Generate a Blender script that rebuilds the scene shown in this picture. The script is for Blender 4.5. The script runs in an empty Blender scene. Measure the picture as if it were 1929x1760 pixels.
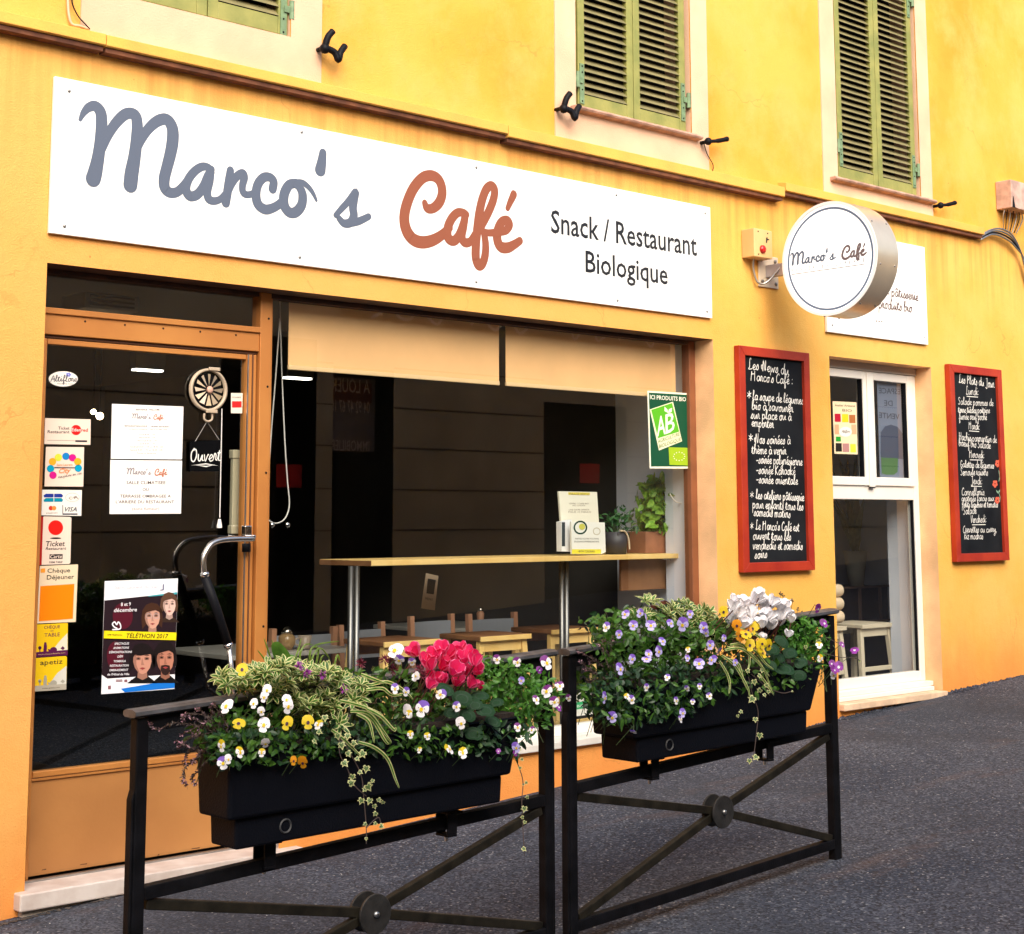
import bpy, math, random
from mathutils import Vector, Matrix
random.seed(7)
R_ = math.radians
SC = bpy.context.scene
COL = SC.collection
# ------------------------------------------------------------------ camera
F, PX, PY, D, CH = 3000., 965., 585., 6.1, 1.67
vX = Vector((4250-PX, 975-PY, F)).normalized()
vZ = Vector((900-PX, -22000-PY, F)); vZ -= vX*vZ.dot(vX); vZ.normalize()
if vZ.y > 0: vZ = -vZ
vY = vZ.cross(vX)
RW = Matrix((vX, vY, vZ))                      # camera (right, down, forward) -> world
cd = bpy.data.cameras.new('camera'); cam = bpy.data.objects.new('camera', cd); COL.objects.link(cam)
c0, c1, c2 = RW.col[0], -RW.col[1], -RW.col[2]
cam.matrix_world = Matrix(((c0.x, c1.x, c2.x, 0), (c0.y, c1.y, c2.y, -D), (c0.z, c1.z, c2.z, CH), (0, 0, 0, 1)))
cd.sensor_width = 36; cd.sensor_fit = 'HORIZONTAL'; cd.lens = F/1929*36
cd.shift_x = (964.5-PX)/1929; cd.shift_y = -(880-PY)/1929
cd.clip_start = .05; cd.clip_end = 400
SC.camera = cam
# ------------------------------------------------------------------ sky, sun, exposure
W = bpy.data.worlds.new('World'); SC.world = W; W.use_nodes = True
nt = W.node_tree; sky = nt.nodes.new('ShaderNodeTexSky'); sky.sky_type = 'NISHITA'; sky.sun_disc = False
SUN_EL, SUN_AZ = R_(38), R_(206)               # azimuth clockwise from +y
sky.sun_elevation = SUN_EL; sky.sun_rotation = SUN_AZ; sky.dust_density = 3.0; sky.ozone_density = .6
bg = nt.nodes['Background']; bg.inputs[1].default_value = .15
nt.links.new(sky.outputs[0], bg.inputs[0])
sl = bpy.data.lights.new('sun', 'SUN'); sl.energy = 2.3; sl.angle = R_(54); sl.color = (1, .93, .82)
sun = bpy.data.objects.new('sun', sl); COL.objects.link(sun)
sd = Vector((math.sin(SUN_AZ)*math.cos(SUN_EL), math.cos(SUN_AZ)*math.cos(SUN_EL), math.sin(SUN_EL)))
sun.rotation_euler = sd.to_track_quat('Z', 'Y').to_euler(); sun.location = (5, -5, 12)
vs = SC.view_settings; vs.view_transform = 'Standard'; vs.look = 'None'; vs.gamma = 1; vs.use_curve_mapping = False
vs.exposure = .9
SC.render.engine = 'CYCLES'
SC.cycles.max_bounces = 8; SC.cycles.transparent_max_bounces = 16
# ------------------------------------------------------------------ helpers
def P(u, v, Y=0.):
    """point of the plane y = Y seen at photo pixel (u, v) -> (x, z)"""
    r = RW @ Vector((u-PX, v-PY, F)); t = (D+Y)/r.y
    return r.x*t, r.z*t+CH
def P3(u, v, Y=0.):
    x, z = P(u, v, Y); return Vector((x, Y, z))
def PXP(u, v, x):
    r = RW @ Vector((u-PX, v-PY, F)); t = x/r.x
    return Vector((x, r.y*t-D, r.z*t+CH))
def gz(x): return .138+.0565*(x-2.9)           # the street climbs to the right
MATS = {}
def mat(name, col, rough=.6, metal=0, var=.0, scale=8, bump=0, bscale=60, spec=.5, emit=None, col2=None, sub=0, coat=0, lo=.35, hi=.65):
    if name in MATS: return MATS[name]
    m = bpy.data.materials.new(name); m.use_nodes = True; n = m.node_tree; b = n.nodes['Principled BSDF']
    b.inputs['Roughness'].default_value = rough; b.inputs['Metallic'].default_value = metal
    b.inputs['Specular IOR Level'].default_value = spec
    c = (*col, 1); b.inputs['Base Color'].default_value = c
    tc = n.nodes.new('ShaderNodeTexCoord')
    if var or col2:
        no = n.nodes.new('ShaderNodeTexNoise'); no.inputs['Scale'].default_value = scale; no.inputs['Detail'].default_value = 6
        n.links.new(tc.outputs['Object'], no.inputs['Vector'])
        cr = n.nodes.new('ShaderNodeValToRGB'); n.links.new(no.outputs['Fac'], cr.inputs[0])
        cr.color_ramp.elements[0].position = lo; cr.color_ramp.elements[1].position = hi
        if col2: a_, b_ = c, (*col2, 1)
        else: a_ = tuple(x*(1-var) for x in col)+(1,); b_ = tuple(min(1, x*(1+var)) for x in col)+(1,)
        cr.color_ramp.elements[0].color = a_; cr.color_ramp.elements[1].color = b_
        n.links.new(cr.outputs[0], b.inputs['Base Color'])
    if bump:
        no2 = n.nodes.new('ShaderNodeTexNoise'); no2.inputs['Scale'].default_value = bscale; no2.inputs['Detail'].default_value = 5
        n.links.new(tc.outputs['Object'], no2.inputs['Vector'])
        bp = n.nodes.new('ShaderNodeBump'); bp.inputs['Strength'].default_value = bump; bp.inputs['Distance'].default_value = .01
        n.links.new(no2.outputs['Fac'], bp.inputs['Height']); n.links.new(bp.outputs[0], b.inputs['Normal'])
    if emit:
        b.inputs['Emission Color'].default_value = (*emit[0], 1); b.inputs['Emission Strength'].default_value = emit[1]
    if sub:
        b.inputs['Subsurface Weight'].default_value = sub; b.inputs['Subsurface Radius'].default_value = (.01, .01, .005)
    if coat: b.inputs['Coat Weight'].default_value = coat
    MATS[name] = m; return m
def flatm(col, rough=.5):
    return mat('print_%02x%02x%02x' % tuple(int(min(1, max(0, x))*255) for x in col), col, rough, spec=.15)
def hexc(h):
    h = h.lstrip('#'); return tuple((int(h[i:i+2], 16)/255)**2.2*.85 for i in (0, 2, 4))
class MB:
    def __init__(s): s.v = []; s.f = []; s.m = []; s.mi = 0
    def add(s, vs, fs):
        k = len(s.v); s.v += [tuple(v) for v in vs]; s.f += [tuple(i+k for i in f) for f in fs]; s.m += [s.mi]*len(fs); return s
    def box(s, x0, x1, y0, y1, z0, z1, sl=0., xr=None):
        if xr is None: xr = x0
        a, b = sl*(x0-xr), sl*(x1-xr)
        return s.add([(x0, y0, z0+a), (x1, y0, z0+b), (x1, y1, z0+b), (x0, y1, z0+a), (x0, y0, z1+a), (x1, y0, z1+b), (x1, y1, z1+b), (x0, y1, z1+a)],
                     [(0, 1, 5, 4), (1, 2, 6, 5), (2, 3, 7, 6), (3, 0, 4, 7), (4, 5, 6, 7), (3, 2, 1, 0)])
    def prism(s, poly, y0, y1):                # poly in x,z
        n = len(poly); vs = [(x, y0, z) for x, z in poly]+[(x, y1, z) for x, z in poly]
        return s.add(vs, [tuple(range(n)), tuple(range(2*n-1, n-1, -1))]+[(i, i+n, (i+1) % n+n, (i+1) % n) for i in range(n)])
    def xprism(s, prof, x0, x1, z1off=0):       # prof in y,z swept along x
        n = len(prof); vs = [(x0, y, z) for y, z in prof]+[(x1, y, z+z1off) for y, z in prof]
        return s.add(vs, [tuple(range(n)), tuple(range(2*n-1, n-1, -1))]+[(i, i+n, (i+1) % n+n, (i+1) % n) for i in range(n)])
    def poly(s, pts): return s.add(pts, [tuple(range(len(pts)))])
    def tube(s, pts, r, n=8, cap=True):
        pts = [Vector(p) for p in pts]; N = len(pts); rs = r if isinstance(r, (list, tuple)) else [r]*N
        vs = []; up = None
        for i, p in enumerate(pts):
            t = (pts[min(i+1, N-1)]-pts[max(i-1, 0)]).normalized()
            if up is None:
                up = Vector((0, 0, 1)) if abs(t.z) < .9 else Vector((1, 0, 0))
            a = t.cross(up)
            if a.length < 1e-5: a = t.orthogonal()
            a.normalize(); b = a.cross(t).normalized(); up = b
            for k in range(n):
                an = 2*math.pi*k/n; vs.append(p+(a*math.cos(an)+b*math.sin(an))*rs[i])
        fs = [(i*n+k, i*n+(k+1) % n, (i+1)*n+(k+1) % n, (i+1)*n+k) for i in range(N-1) for k in range(n)]
        if cap: fs += [tuple(range(n-1, -1, -1)), tuple(range((N-1)*n, N*n))]
        return s.add(vs, fs)
    def bar(s, a, b, w, h, ax=(0, 1, 0)):       # rectangular bar from a to b: w along ax, h across
        a = Vector(a); b = Vector(b); t = (b-a).normalized(); u = Vector(ax); u = (u-t*u.dot(t)).normalized(); q = t.cross(u)
        vs = [p+u*i*w/2+q*j*h/2 for p in (a, b) for i, j in ((-1, -1), (1, -1), (1, 1), (-1, 1))]
        return s.add(vs, [(0, 1, 2, 3), (7, 6, 5, 4), (0, 4, 5, 1), (1, 5, 6, 2), (2, 6, 7, 3), (3, 7, 4, 0)])
    def lathe(s, prof, c=(0, 0, 0), n=24, axis='z', cap=True):
        c = Vector(c); vs = []
        for r, h in prof:
            for k in range(n):
                a = 2*math.pi*k/n; x, y = r*math.cos(a), r*math.sin(a)
                vs.append(c+Vector({'z': (x, y, h), 'y': (x, h, y), 'x': (h, x, y)}[axis]))
        N = len(prof); fs = [(i*n+k, i*n+(k+1) % n, (i+1)*n+(k+1) % n, (i+1)*n+k) for i in range(N-1) for k in range(n)]
        if cap: fs += [tuple(range(n-1, -1, -1)), tuple(range((N-1)*n, N*n))]
        return s.add(vs, fs)
    def ball(s, c, r, n=10, sx=1, sy=1, sz=1):
        c = Vector(c); m = max(4, n//2); prof = [(math.sin(math.pi*i/m), -math.cos(math.pi*i/m)) for i in range(m+1)]
        vs = [c+Vector((max(q, .001)*math.cos(2*math.pi*k/n)*r*sx, max(q, .001)*math.sin(2*math.pi*k/n)*r*sy, h*r*sz)) for q, h in prof for k in range(n)]
        return s.add(vs, [(i*n+k, i*n+(k+1) % n, (i+1)*n+(k+1) % n, (i+1)*n+k) for i in range(m) for k in range(n)])
    def mesh(s, name, mats=(), smooth=False):
        me = bpy.data.meshes.new(name); me.from_pydata(s.v, [], s.f)
        for m in (mats if isinstance(mats, (list, tuple)) else [mats]): me.materials.append(m)
        if any(s.m): me.polygons.foreach_set('material_index', s.m)
        if smooth: me.shade_smooth()
        me.update(); return me
    def build(s, name, mats, parent=None, smooth=False, bevel=0, loc=None):
        return mk(name, s.mesh(name, mats, smooth), parent, bevel, loc)
def mk(name, me, parent=None, bevel=0, loc=None):
    o = bpy.data.objects.new(name, me); COL.objects.link(o)
    if loc is not None: o.location = loc
    if parent is not None:
        o.parent = parent
        o.matrix_parent_inverse = wm(parent).inverted()
    if bevel:
        b = o.modifiers.new('bevel', 'BEVEL'); b.width = bevel; b.segments = 2; b.limit_method = 'ANGLE'
    return o
def wm(o):
    m = Matrix.LocRotScale(o.location, o.rotation_euler, o.scale)
    return (wm(o.parent) @ o.matrix_parent_inverse @ m) if o.parent else m
def tag(o, label, cat, group=None, kind=None):
    if label: o['label'] = label
    if cat: o['category'] = cat
    if group: o['group'] = group
    if kind: o['kind'] = kind
    return o
def thing(name, label, cat, loc=(0, 0, 0), group=None):
    o = bpy.data.objects.new(name, None); COL.objects.link(o); o.location = loc; o.empty_display_size = .1
    return tag(o, label, cat, group)
def mesh_of_text(s, bold=0., italic=0.):
    key = (s, bold, italic)
    if key in TXT: return TXT[key]
    c = bpy.data.curves.new('t', 'FONT'); c.body = s; c.size = 1; c.resolution_u = 2; c.offset = bold; c.shear = italic
    o = bpy.data.objects.new('t', c); COL.objects.link(o)
    dg = bpy.context.evaluated_depsgraph_get(); me = bpy.data.meshes.new_from_object(o.evaluated_get(dg))
    vs = [(v.co.x, v.co.y) for v in me.vertices]; fs = [tuple(p.vertices) for p in me.polygons]
    bpy.data.objects.remove(o); bpy.data.curves.remove(c); bpy.data.meshes.remove(me)
    TXT[key] = (vs, fs); return TXT[key]
TXT = {}
def put_text(mb, s, a, b, h, nrm=(0, -1, 0), off=0, bold=0., italic=0., up=(0, 0, 1), mirror=False):
    """text s whose ink runs from 3D point a to b on the baseline, capital height h"""
    vs, fs = mesh_of_text(s, bold, italic)
    if not vs: return
    a = Vector(a); b = Vector(b); nrm = Vector(nrm); up = Vector(up)
    x0 = min(v[0] for v in vs); x1 = max(v[0] for v in vs); L = (b-a)
    ph = (lambda t: 1-t) if mirror else (lambda t: t)
    mb.add([a+L*ph((x-x0)/(x1-x0))+up*(y/.729*h)+nrm*off for x, y in vs], fs)
def cr(pts, n=5):
    """Catmull-Rom through pts (tuples)"""
    out = []; N = len(pts)
    if N < 3: return list(pts)
    for i in range(N-1):
        p0 = pts[max(i-1, 0)]; p1 = pts[i]; p2 = pts[i+1]; p3 = pts[min(i+2, N-1)]
        for k in range(n):
            t = k/n
            out.append(tuple(.5*(2*b+(c-a)*t+(2*a-5*b+4*c-d)*t*t+(-a+3*b-3*c+d)*t**3) for a, b, c, d in zip(p0, p1, p2, p3)))
    out.append(tuple(pts[-1])); return out
KD = [0]
def ribbon(mb, pts, ws, fn, step=.00002, capn=6):
    """flat brush stroke: pts 2D (plane metres), ws widths; fn(x, y, depth) -> 3D"""
    N = len(pts); L = []; Rr = []; ds = []
    for i in range(N):
        a = pts[max(i-1, 0)]; b = pts[min(i+1, N-1)]; dx, dy = b[0]-a[0], b[1]-a[1]; l = math.hypot(dx, dy) or 1e-6
        nx, ny = -dy/l, dx/l; w = ws[i]/2; KD[0] = (KD[0]+1) % 60; d = KD[0]*step; ds.append(d)
        L.append(fn(pts[i][0]+nx*w, pts[i][1]+ny*w, d)); Rr.append(fn(pts[i][0]-nx*w, pts[i][1]-ny*w, d))
    mb.add(L+Rr, [(i, i+1, N+i+1, N+i) for i in range(N-1)])
    for e, s2 in ((0, 1), (N-1, -1)):            # round caps
        a = pts[e]; b = pts[e+s2]; an = math.atan2(a[1]-b[1], a[0]-b[0]); w = ws[e]/2
        mb.poly([fn(a[0]+w*math.cos(an+t), a[1]+w*math.sin(an+t), ds[e]) for t in [math.pi*(k/capn-.5) for k in range(capn+1)]])
# ---- hand lettering: a monoline stroke alphabet (x-height 1)
_G = {
'a': (1.0, '.8,.9 .4,1 .1,.5 .35,0 .72,.35 .84,.95 .82,.25 1.0,.1'), 'b': (.85, '0,.3 .35,1.6 .25,2 .1,1.6 .1,.2 .4,0 .7,.45 .45,.9 .85,.85'),
'c': (.78, '.72,.82 .4,1 .1,.5 .35,0 .78,.2'), 'd': (1.0, '.8,.9 .4,1 .1,.5 .35,0 .72,.35 .9,2 .82,.25 1,.1'),
'e': (.74, '0,.35 .45,.5 .62,.8 .4,1 .12,.6 .3,.03 .74,.2'), 'f': (.7, '0,.2 .5,1.3 .5,2 .3,1.7 .28,0 .3,-.9 .5,-.6 .35,.1 .7,.3'),
'g': (1.0, '.8,.9 .4,1 .1,.5 .35,.05 .75,.4 .84,.95 .8,-.6 .45,-.95 .25,-.6 1,.1'), 'h': (.95, '0,.2 .4,1.7 .25,2 .14,1.5 .12,0|.12,.4 .45,1 .7,.8 .7,.15 .95,.1'),
'i': (.5, '0,.2 .24,.95 .24,.15 .5,.1|.27,1.45 .3,1.55'), 'j': (.5, '0,.2 .3,.95 .25,-.7 0,-.9|.3,1.45 .33,1.55'),
'k': (.85, '.1,2 .12,0|.65,1 .15,.45 .8,0'), 'l': (.55, '0,.2 .4,1.6 .25,2 .14,1.5 .2,.15 .55,.1'),
'm': (1.35, '.05,.95 .1,0|.1,.5 .35,1 .55,.8 .55,0|.55,.5 .8,1 1.05,.8 1.05,.15 1.35,.1'), 'n': (.95, '.05,.95 .1,0|.1,.5 .4,1 .68,.8 .68,.15 .95,.1'),
'o': (.85, '.5,1 .15,.7 .2,.1 .55,.05 .7,.6 .5,1 .85,.9'), 'p': (.9, '.1,1 .12,-.95|.12,.6 .45,1 .75,.6 .5,.02 .15,.15'),
'q': (.9, '.8,.9 .4,1 .1,.5 .35,0 .75,.4|.8,1 .78,-.9'), 'r': (.65, '0,.2 .15,1.05 .4,.85 .42,.2 .65,.1'),
's': (.68, '0,.1 .4,1 .56,.4 .35,0 .1,.12'), 't': (.6, '0,.3 .28,1.6 .2,.2 .6,.1|0,1.15 .55,1.2'),
'u': (.98, '.05,.95 .1,.2 .4,.05 .74,.9 .74,.2 .98,.1'), 'v': (.8, '.05,.95 .3,0 .65,.95 .8,.9'), 'w': (1.2, '.05,.95 .25,.05 .55,.8 .75,.05 1.05,.95 1.2,.9'),
'x': (.8, '.05,1 .7,0|.7,1 .05,0'), 'y': (.95, '.05,.95 .15,.3 .45,.25 .74,.9 .7,-.6 .4,-.95 .2,-.6 .95,.1'), 'z': (.75, '.05,.95 .6,.95 .05,0 .7,.05'),
'L': (.95, '.6,1.8 .45,2 .3,1.7 .3,.4 .05,.1 .25,0 .95,.15'), 'N': (1.35, '.1,.3 .0,.9 .3,1 .35,.1|.4,0 .45,1.9 .95,.05 1.0,1.9'), 'M': (1.5, '.1,0 .2,1.8 .3,1.1|.2,1.3 1,1.35|1.0,1.85 1.05,0'),
'C': (1.0, '.85,1.5 .65,1.85 .15,1.2 .2,.2 .6,0 1,.2'), 'K': (1.0, '.15,1.9 .15,0|.85,1.8 .2,.9 .9,0'), 'S': (.9, '.75,1.6 .4,1.9 .15,1.4 .7,.6 .4,0 .05,.2'),
'H': (1.15, '.15,1.9 .15,0|.15,1 .9,1|.9,1.9 .9,0'), 'G': (1.05, '.8,1.6 .45,1.9 .1,1 .4,0 .85,.3 .85,.8 .5,.8'), 'J': (.9, '.2,1.8 .8,1.85 .65,1.7 .6,-.3 .1,-.2'),
'V': (1.0, '.1,1.8 .4,0 .85,1.85'), 'P': (1.0, '.2,1.9 .2,0|.2,1.8 .8,1.6 .7,1.0 .2,.9'), 'R': (1.0, '.2,1.9 .2,0|.2,1.8 .8,1.6 .7,1.0 .2,.9 .9,0'), 'T': (.9, '.05,1.8 .85,1.85|.45,1.8 .45,0'),
'O': (1.2, '.5,1.85 .1,1.2 .2,.2 .65,0 1,.8 .8,1.7 .4,1.6'), 'A': (1.1, '.05,0 .6,1.9 .95,0|.2,.8 1.1,.85'),
"'": (.35, '.15,1.9 .1,1.4'), ':': (.5, '.2,.1 .22,.2|.2,.9 .22,1'), '*': (1.1, '.5,1.7 .5,.3|.05,1.3 .95,.6|.05,.6 .95,1.35'), '-': (.7, '.05,.6 .6,.65'), ',': (.4, '.2,.1 .1,-.3'), '.': (.4, '.15,.02 .18,.1'), '!': (.4, '.2,1.9 .2,.6|.2,.05 .2,.1')}
_ACC = {'é': ('e', '.3,1.35 .55,1.7'), 'è': ('e', '.2,1.7 .5,1.35'), 'ê': ('e', '.1,1.35 .35,1.65 .6,1.35'), 'à': ('a', '.3,1.7 .6,1.35'), 'â': ('a', '.2,1.35 .5,1.65 .8,1.35')}
def _pp(s): return [tuple(float(c) for c in q.split(',')) for q in s.split()]
def hand_strokes(s):
    x = 0; out = []
    for ch in s:
        if ch == ' ': x += .55; continue
        acc = None
        if ch in _ACC: ch, acc = _ACC[ch]
        w, st = _G.get(ch, _G['.']); st = st.split('|')+([acc] if acc else [])
        jy = random.uniform(-.06, .06)
        for q in st: out.append([(x+px_, py_+jy) for px_, py_ in _pp(q)])
        x += w+.06
    return out, x
def hand(mb, s, a, b, xh, lw, nrm=(0, -1, 0), slant=.08):
    """handwriting from 3D point a to b, x-height xh, line width lw"""
    a = Vector(a); b = Vector(b); nrm = Vector(nrm); st, Wd = hand_strokes(s); L = b-a; ln = L.length; ux = L.normalized(); k = ln/Wd
    fn = lambda x, y, d: a+ux*x+Vector((0, 0, 1))*y+nrm*d
    for q in st:
        pts = [(x*k+slant*y*xh, y*xh) for x, y in cr(q, 4)]
        ribbon(mb, pts, [lw*random.uniform(.85, 1.1)]*len(pts), fn, capn=3)
# flat print on a plane y = Y (or x = X)
class Sheet:
    def __init__(s, Y, axis='y'): s.Y = Y; s.ax = axis; s.n = 0
    def at(s, u, v): return P3(u, v, s.Y) if s.ax == 'y' else PXP(u, v, s.Y)
    def nrm(s): return Vector((0, -1, 0)) if s.ax == 'y' else Vector((-1, 0, 0))
    def poly(s, mb, pix, lay): mb.poly([s.at(*p)+s.nrm()*lay*.0006 for p in pix]); return mb
    def disc(s, mb, c, r, lay, n=20, ry=None, a0=0, a1=2*math.pi):
        ry = ry or r; return s.poly(mb, [(c[0]+r*math.cos(a0+(a1-a0)*k/n), c[1]+ry*math.sin(a0+(a1-a0)*k/n)) for k in range(n)], lay)
    def ring(s, mb, c, r, w, lay, n=32, ry=None):
        ry = ry or r; A = [s.at(c[0]+r*math.cos(2*math.pi*k/n), c[1]+ry*math.sin(2*math.pi*k/n))+s.nrm()*lay*.0006 for k in range(n)]
        B = [s.at(c[0]+(r-w)*math.cos(2*math.pi*k/n), c[1]+(ry-w)*math.sin(2*math.pi*k/n))+s.nrm()*lay*.0006 for k in range(n)]
        mb.add(A+B, [(k, (k+1) % n, n+(k+1) % n, n+k) for k in range(n)]); return mb
    def text(s, mb, t, a, b, h, lay, bold=0., italic=0.):
        """a, b pixel ends of the baseline, h capital height in pixels"""
        A = s.at(*a); B = s.at(*b); m = ((a[0]+b[0])/2, (a[1]+b[1])/2); hh = (s.at(m[0], m[1]-h)-s.at(*m)).length
        put_text(mb, t, A, B, hh, s.nrm(), lay*.0006, bold, italic)
    def hand(s, mb, t, a, b, h, lw, lay):
        A = s.at(*a)+s.nrm()*lay*.0006; B = s.at(*b)+s.nrm()*lay*.0006; m = ((a[0]+b[0])/2, (a[1]+b[1])/2); hh = (s.at(m[0], m[1]-h)-s.at(*m)).length
        hand(mb, t, A, B, hh, lw, s.nrm())
def board_from_px(name, pix, Y, th, m, parent=None, bevel=0):
    pts = [P(u, v, Y) for u, v in pix]; return MB().prism(pts, Y, Y+th).build(name, m, parent, bevel=bevel)
# ------------------------------------------------------------------ materials with their own node trees
def nodes_mat(name):
    m = bpy.data.materials.new(name); m.use_nodes = True; n = m.node_tree; return m, n, n.nodes['Principled BSDF'], n.nodes.new('ShaderNodeTexCoord')
def N(n, t, **k):
    x = n.nodes.new(t)
    for a, b in k.items():
        if a.startswith('i_'): x.inputs[a[2:].replace('_', ' ')].default_value = b
        elif a.startswith('n'): x.inputs[int(a[1:])].default_value = b
        else: setattr(x, a, b)
    return x
def ramp(n, src, stops):
    r = n.nodes.new('ShaderNodeValToRGB'); e = r.color_ramp.elements
    while len(e) < len(stops): e.new(.5)
    for q, (p, c) in zip(e, stops): q.position = p; q.color = (*c, 1) if len(c) == 3 else c
    n.links.new(src, r.inputs[0]); return r.outputs[0]
def mapped(n, tc, sc, loc=(0, 0, 0)):
    mp = n.nodes.new('ShaderNodeMapping'); mp.inputs['Scale'].default_value = sc; mp.inputs['Location'].default_value = loc
    n.links.new(tc.outputs['Object'], mp.inputs[0]); return mp.outputs[0]
def noise(n, vec, s, d=6, r=.55):
    x = N(n, 'ShaderNodeTexNoise'); x.inputs['Scale'].default_value = s; x.inputs['Detail'].default_value = d; x.inputs['Roughness'].default_value = r
    n.links.new(vec, x.inputs['Vector']); return x.outputs['Fac']
def mixc(n, fac, a, b, mode='MIX'):
    x = N(n, 'ShaderNodeMix', data_type='RGBA', blend_type=mode)
    for s, i in ((fac, 0), (a, 6), (b, 7)):
        if isinstance(s, tuple): x.inputs[i].default_value = (*s, 1)
        elif isinstance(s, (int, float)): x.inputs[i].default_value = s
        else: n.links.new(s, x.inputs[i])
    return x.outputs[2]
def mth(n, op, a, b=0., clamp=False):
    x = N(n, 'ShaderNodeMath', operation=op, use_clamp=clamp)
    for i, s in enumerate((a, b)):
        if isinstance(s, (int, float)): x.inputs[i].default_value = s
        else: n.links.new(s, x.inputs[i])
    return x.outputs[0]
def sstep(n, v, a, b):
    x = N(n, 'ShaderNodeMapRange', interpolation_type='SMOOTHSTEP'); x.inputs[1].default_value = a; x.inputs[2].default_value = b
    n.links.new(v, x.inputs[0]); return x.outputs[0]
def bumpn(n, b, h, st, dist=.01):
    x = N(n, 'ShaderNodeBump'); x.inputs['Strength'].default_value = st; x.inputs['Distance'].default_value = dist
    n.links.new(h, x.inputs['Height']); n.links.new(x.outputs[0], b.inputs['Normal'])
def wall_material():
    m, n, b, tc = nodes_mat('ochre_render'); V = mapped(n, tc, (1, 1, 1))
    sx = N(n, 'ShaderNodeSeparateXYZ'); n.links.new(V, sx.inputs[0]); X, Z = sx.outputs[0], sx.outputs[2]
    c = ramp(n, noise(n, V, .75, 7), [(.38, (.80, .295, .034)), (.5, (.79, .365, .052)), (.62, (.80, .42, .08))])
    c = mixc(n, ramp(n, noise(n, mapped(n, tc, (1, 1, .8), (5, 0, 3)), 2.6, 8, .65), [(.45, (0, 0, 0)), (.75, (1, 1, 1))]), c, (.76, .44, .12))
    # lower wall more orange; upper tone painted darker to offset stronger sky light
    lowtone = mth(n, 'SUBTRACT', 1., sstep(n, mth(n, 'ADD', Z, mth(n, 'MULTIPLY', noise(n, V, 1.2, 4), .3)), 3.55, 4.1))
    lefttone = mth(n, 'SUBTRACT', 1., sstep(n, mth(n, 'ADD', X, mth(n, 'MULTIPLY', noise(n, V, .9, 4), 2.)), 7.2, 9.2))
    c = mixc(n, mth(n, 'MULTIPLY', lowtone, mth(n, 'ADD', mth(n, 'MULTIPLY', lefttone, .66), .08)), c, (.82, .39, .115))
    c = mixc(n, mth(n, 'MULTIPLY', lowtone, mth(n, 'SUBTRACT', .85, mth(n, 'MULTIPLY', lefttone, .85))), c, mixc(n, ramp(n, noise(n, V, 1.9, 7), [(.4, (0, 0, 0)), (.6, (1, 1, 1))]), (.82, .44, .09), (.84, .50, .13)))  # lower right yellower and brighter, its stronger light put into the colour
    # run marks under the string course
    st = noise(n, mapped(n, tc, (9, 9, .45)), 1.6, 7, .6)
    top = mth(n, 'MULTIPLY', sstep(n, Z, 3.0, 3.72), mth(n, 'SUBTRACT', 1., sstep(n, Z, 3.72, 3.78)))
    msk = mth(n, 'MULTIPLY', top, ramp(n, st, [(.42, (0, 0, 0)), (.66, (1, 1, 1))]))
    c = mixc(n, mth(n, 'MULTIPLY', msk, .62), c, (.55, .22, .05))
    # damp orange wear at the foot
    h = mth(n, 'SUBTRACT', Z, mth(n, 'MULTIPLY', X, .0565))
    h = mth(n, 'ADD', h, mth(n, 'MULTIPLY', noise(n, mapped(n, tc, (1.6, 1, .8)), 1.7, 7, .62), -.7))
    foot = mth(n, 'SUBTRACT', 1., sstep(n, h, -.45, .12))
    c = mixc(n, mth(n, 'MULTIPLY', foot, .85), c, (.80, .27, .06))
    # specks and small scabs
    sp = N(n, 'ShaderNodeTexVoronoi'); sp.inputs['Scale'].default_value = 7; n.links.new(V, sp.inputs['Vector'])
    spm = mth(n, 'MULTIPLY', mth(n, 'LESS_THAN', sp.outputs[0], .035), mth(n, 'GREATER_THAN', noise(n, V, 3.1, 3), .53))
    c = mixc(n, mth(n, 'MULTIPLY', spm, .6), c, (.30, .12, .03))
    # hairline cracks, patchy repairs, grain
    wv = mapped(n, tc, (1, 1, 1), (2, 0, 7)); dn = N(n, 'ShaderNodeTexNoise'); dn.inputs['Scale'].default_value = 3; dn.inputs['Detail'].default_value = 6; n.links.new(wv, dn.inputs['Vector'])
    dv = N(n, 'ShaderNodeVectorMath', operation='MULTIPLY_ADD'); n.links.new(dn.outputs['Color'], dv.inputs[0]); dv.inputs[1].default_value = (.5, .5, .5); n.links.new(wv, dv.inputs[2])
    cv = N(n, 'ShaderNodeTexVoronoi', feature='DISTANCE_TO_EDGE'); cv.inputs['Scale'].default_value = 1.1; n.links.new(dv.outputs[0], cv.inputs['Vector'])
    ck = mth(n, 'MULTIPLY', mth(n, 'LESS_THAN', cv.outputs[0], .0035), ramp(n, noise(n, V, 1.3, 3), [(.52, (0, 0, 0)), (.62, (1, 1, 1))]))
    c = mixc(n, mth(n, 'MULTIPLY', ck, .32), c, (.45, .17, .04))
    c = mixc(n, ramp(n, noise(n, mapped(n, tc, (1, 1, 1), (11, 0, 1)), 5.5, 9, .7), [(.56, (0, 0, 0)), (.70, (.45, .45, .45))]), c, (.80, .34, .08))
    c = mixc(n, mth(n, 'MULTIPLY', noise(n, V, 90, 3, .7), .22), c, (.50, .20, .03))
    n.links.new(c, b.inputs['Base Color']); b.inputs['Roughness'].default_value = .9; b.inputs['Specular IOR Level'].default_value = .2
    hh = mth(n, 'ADD', noise(n, V, 140, 4), mth(n, 'MULTIPLY', noise(n, V, 14, 5), 1.4)); bumpn(n, b, hh, .42, .007)
    return m
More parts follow.
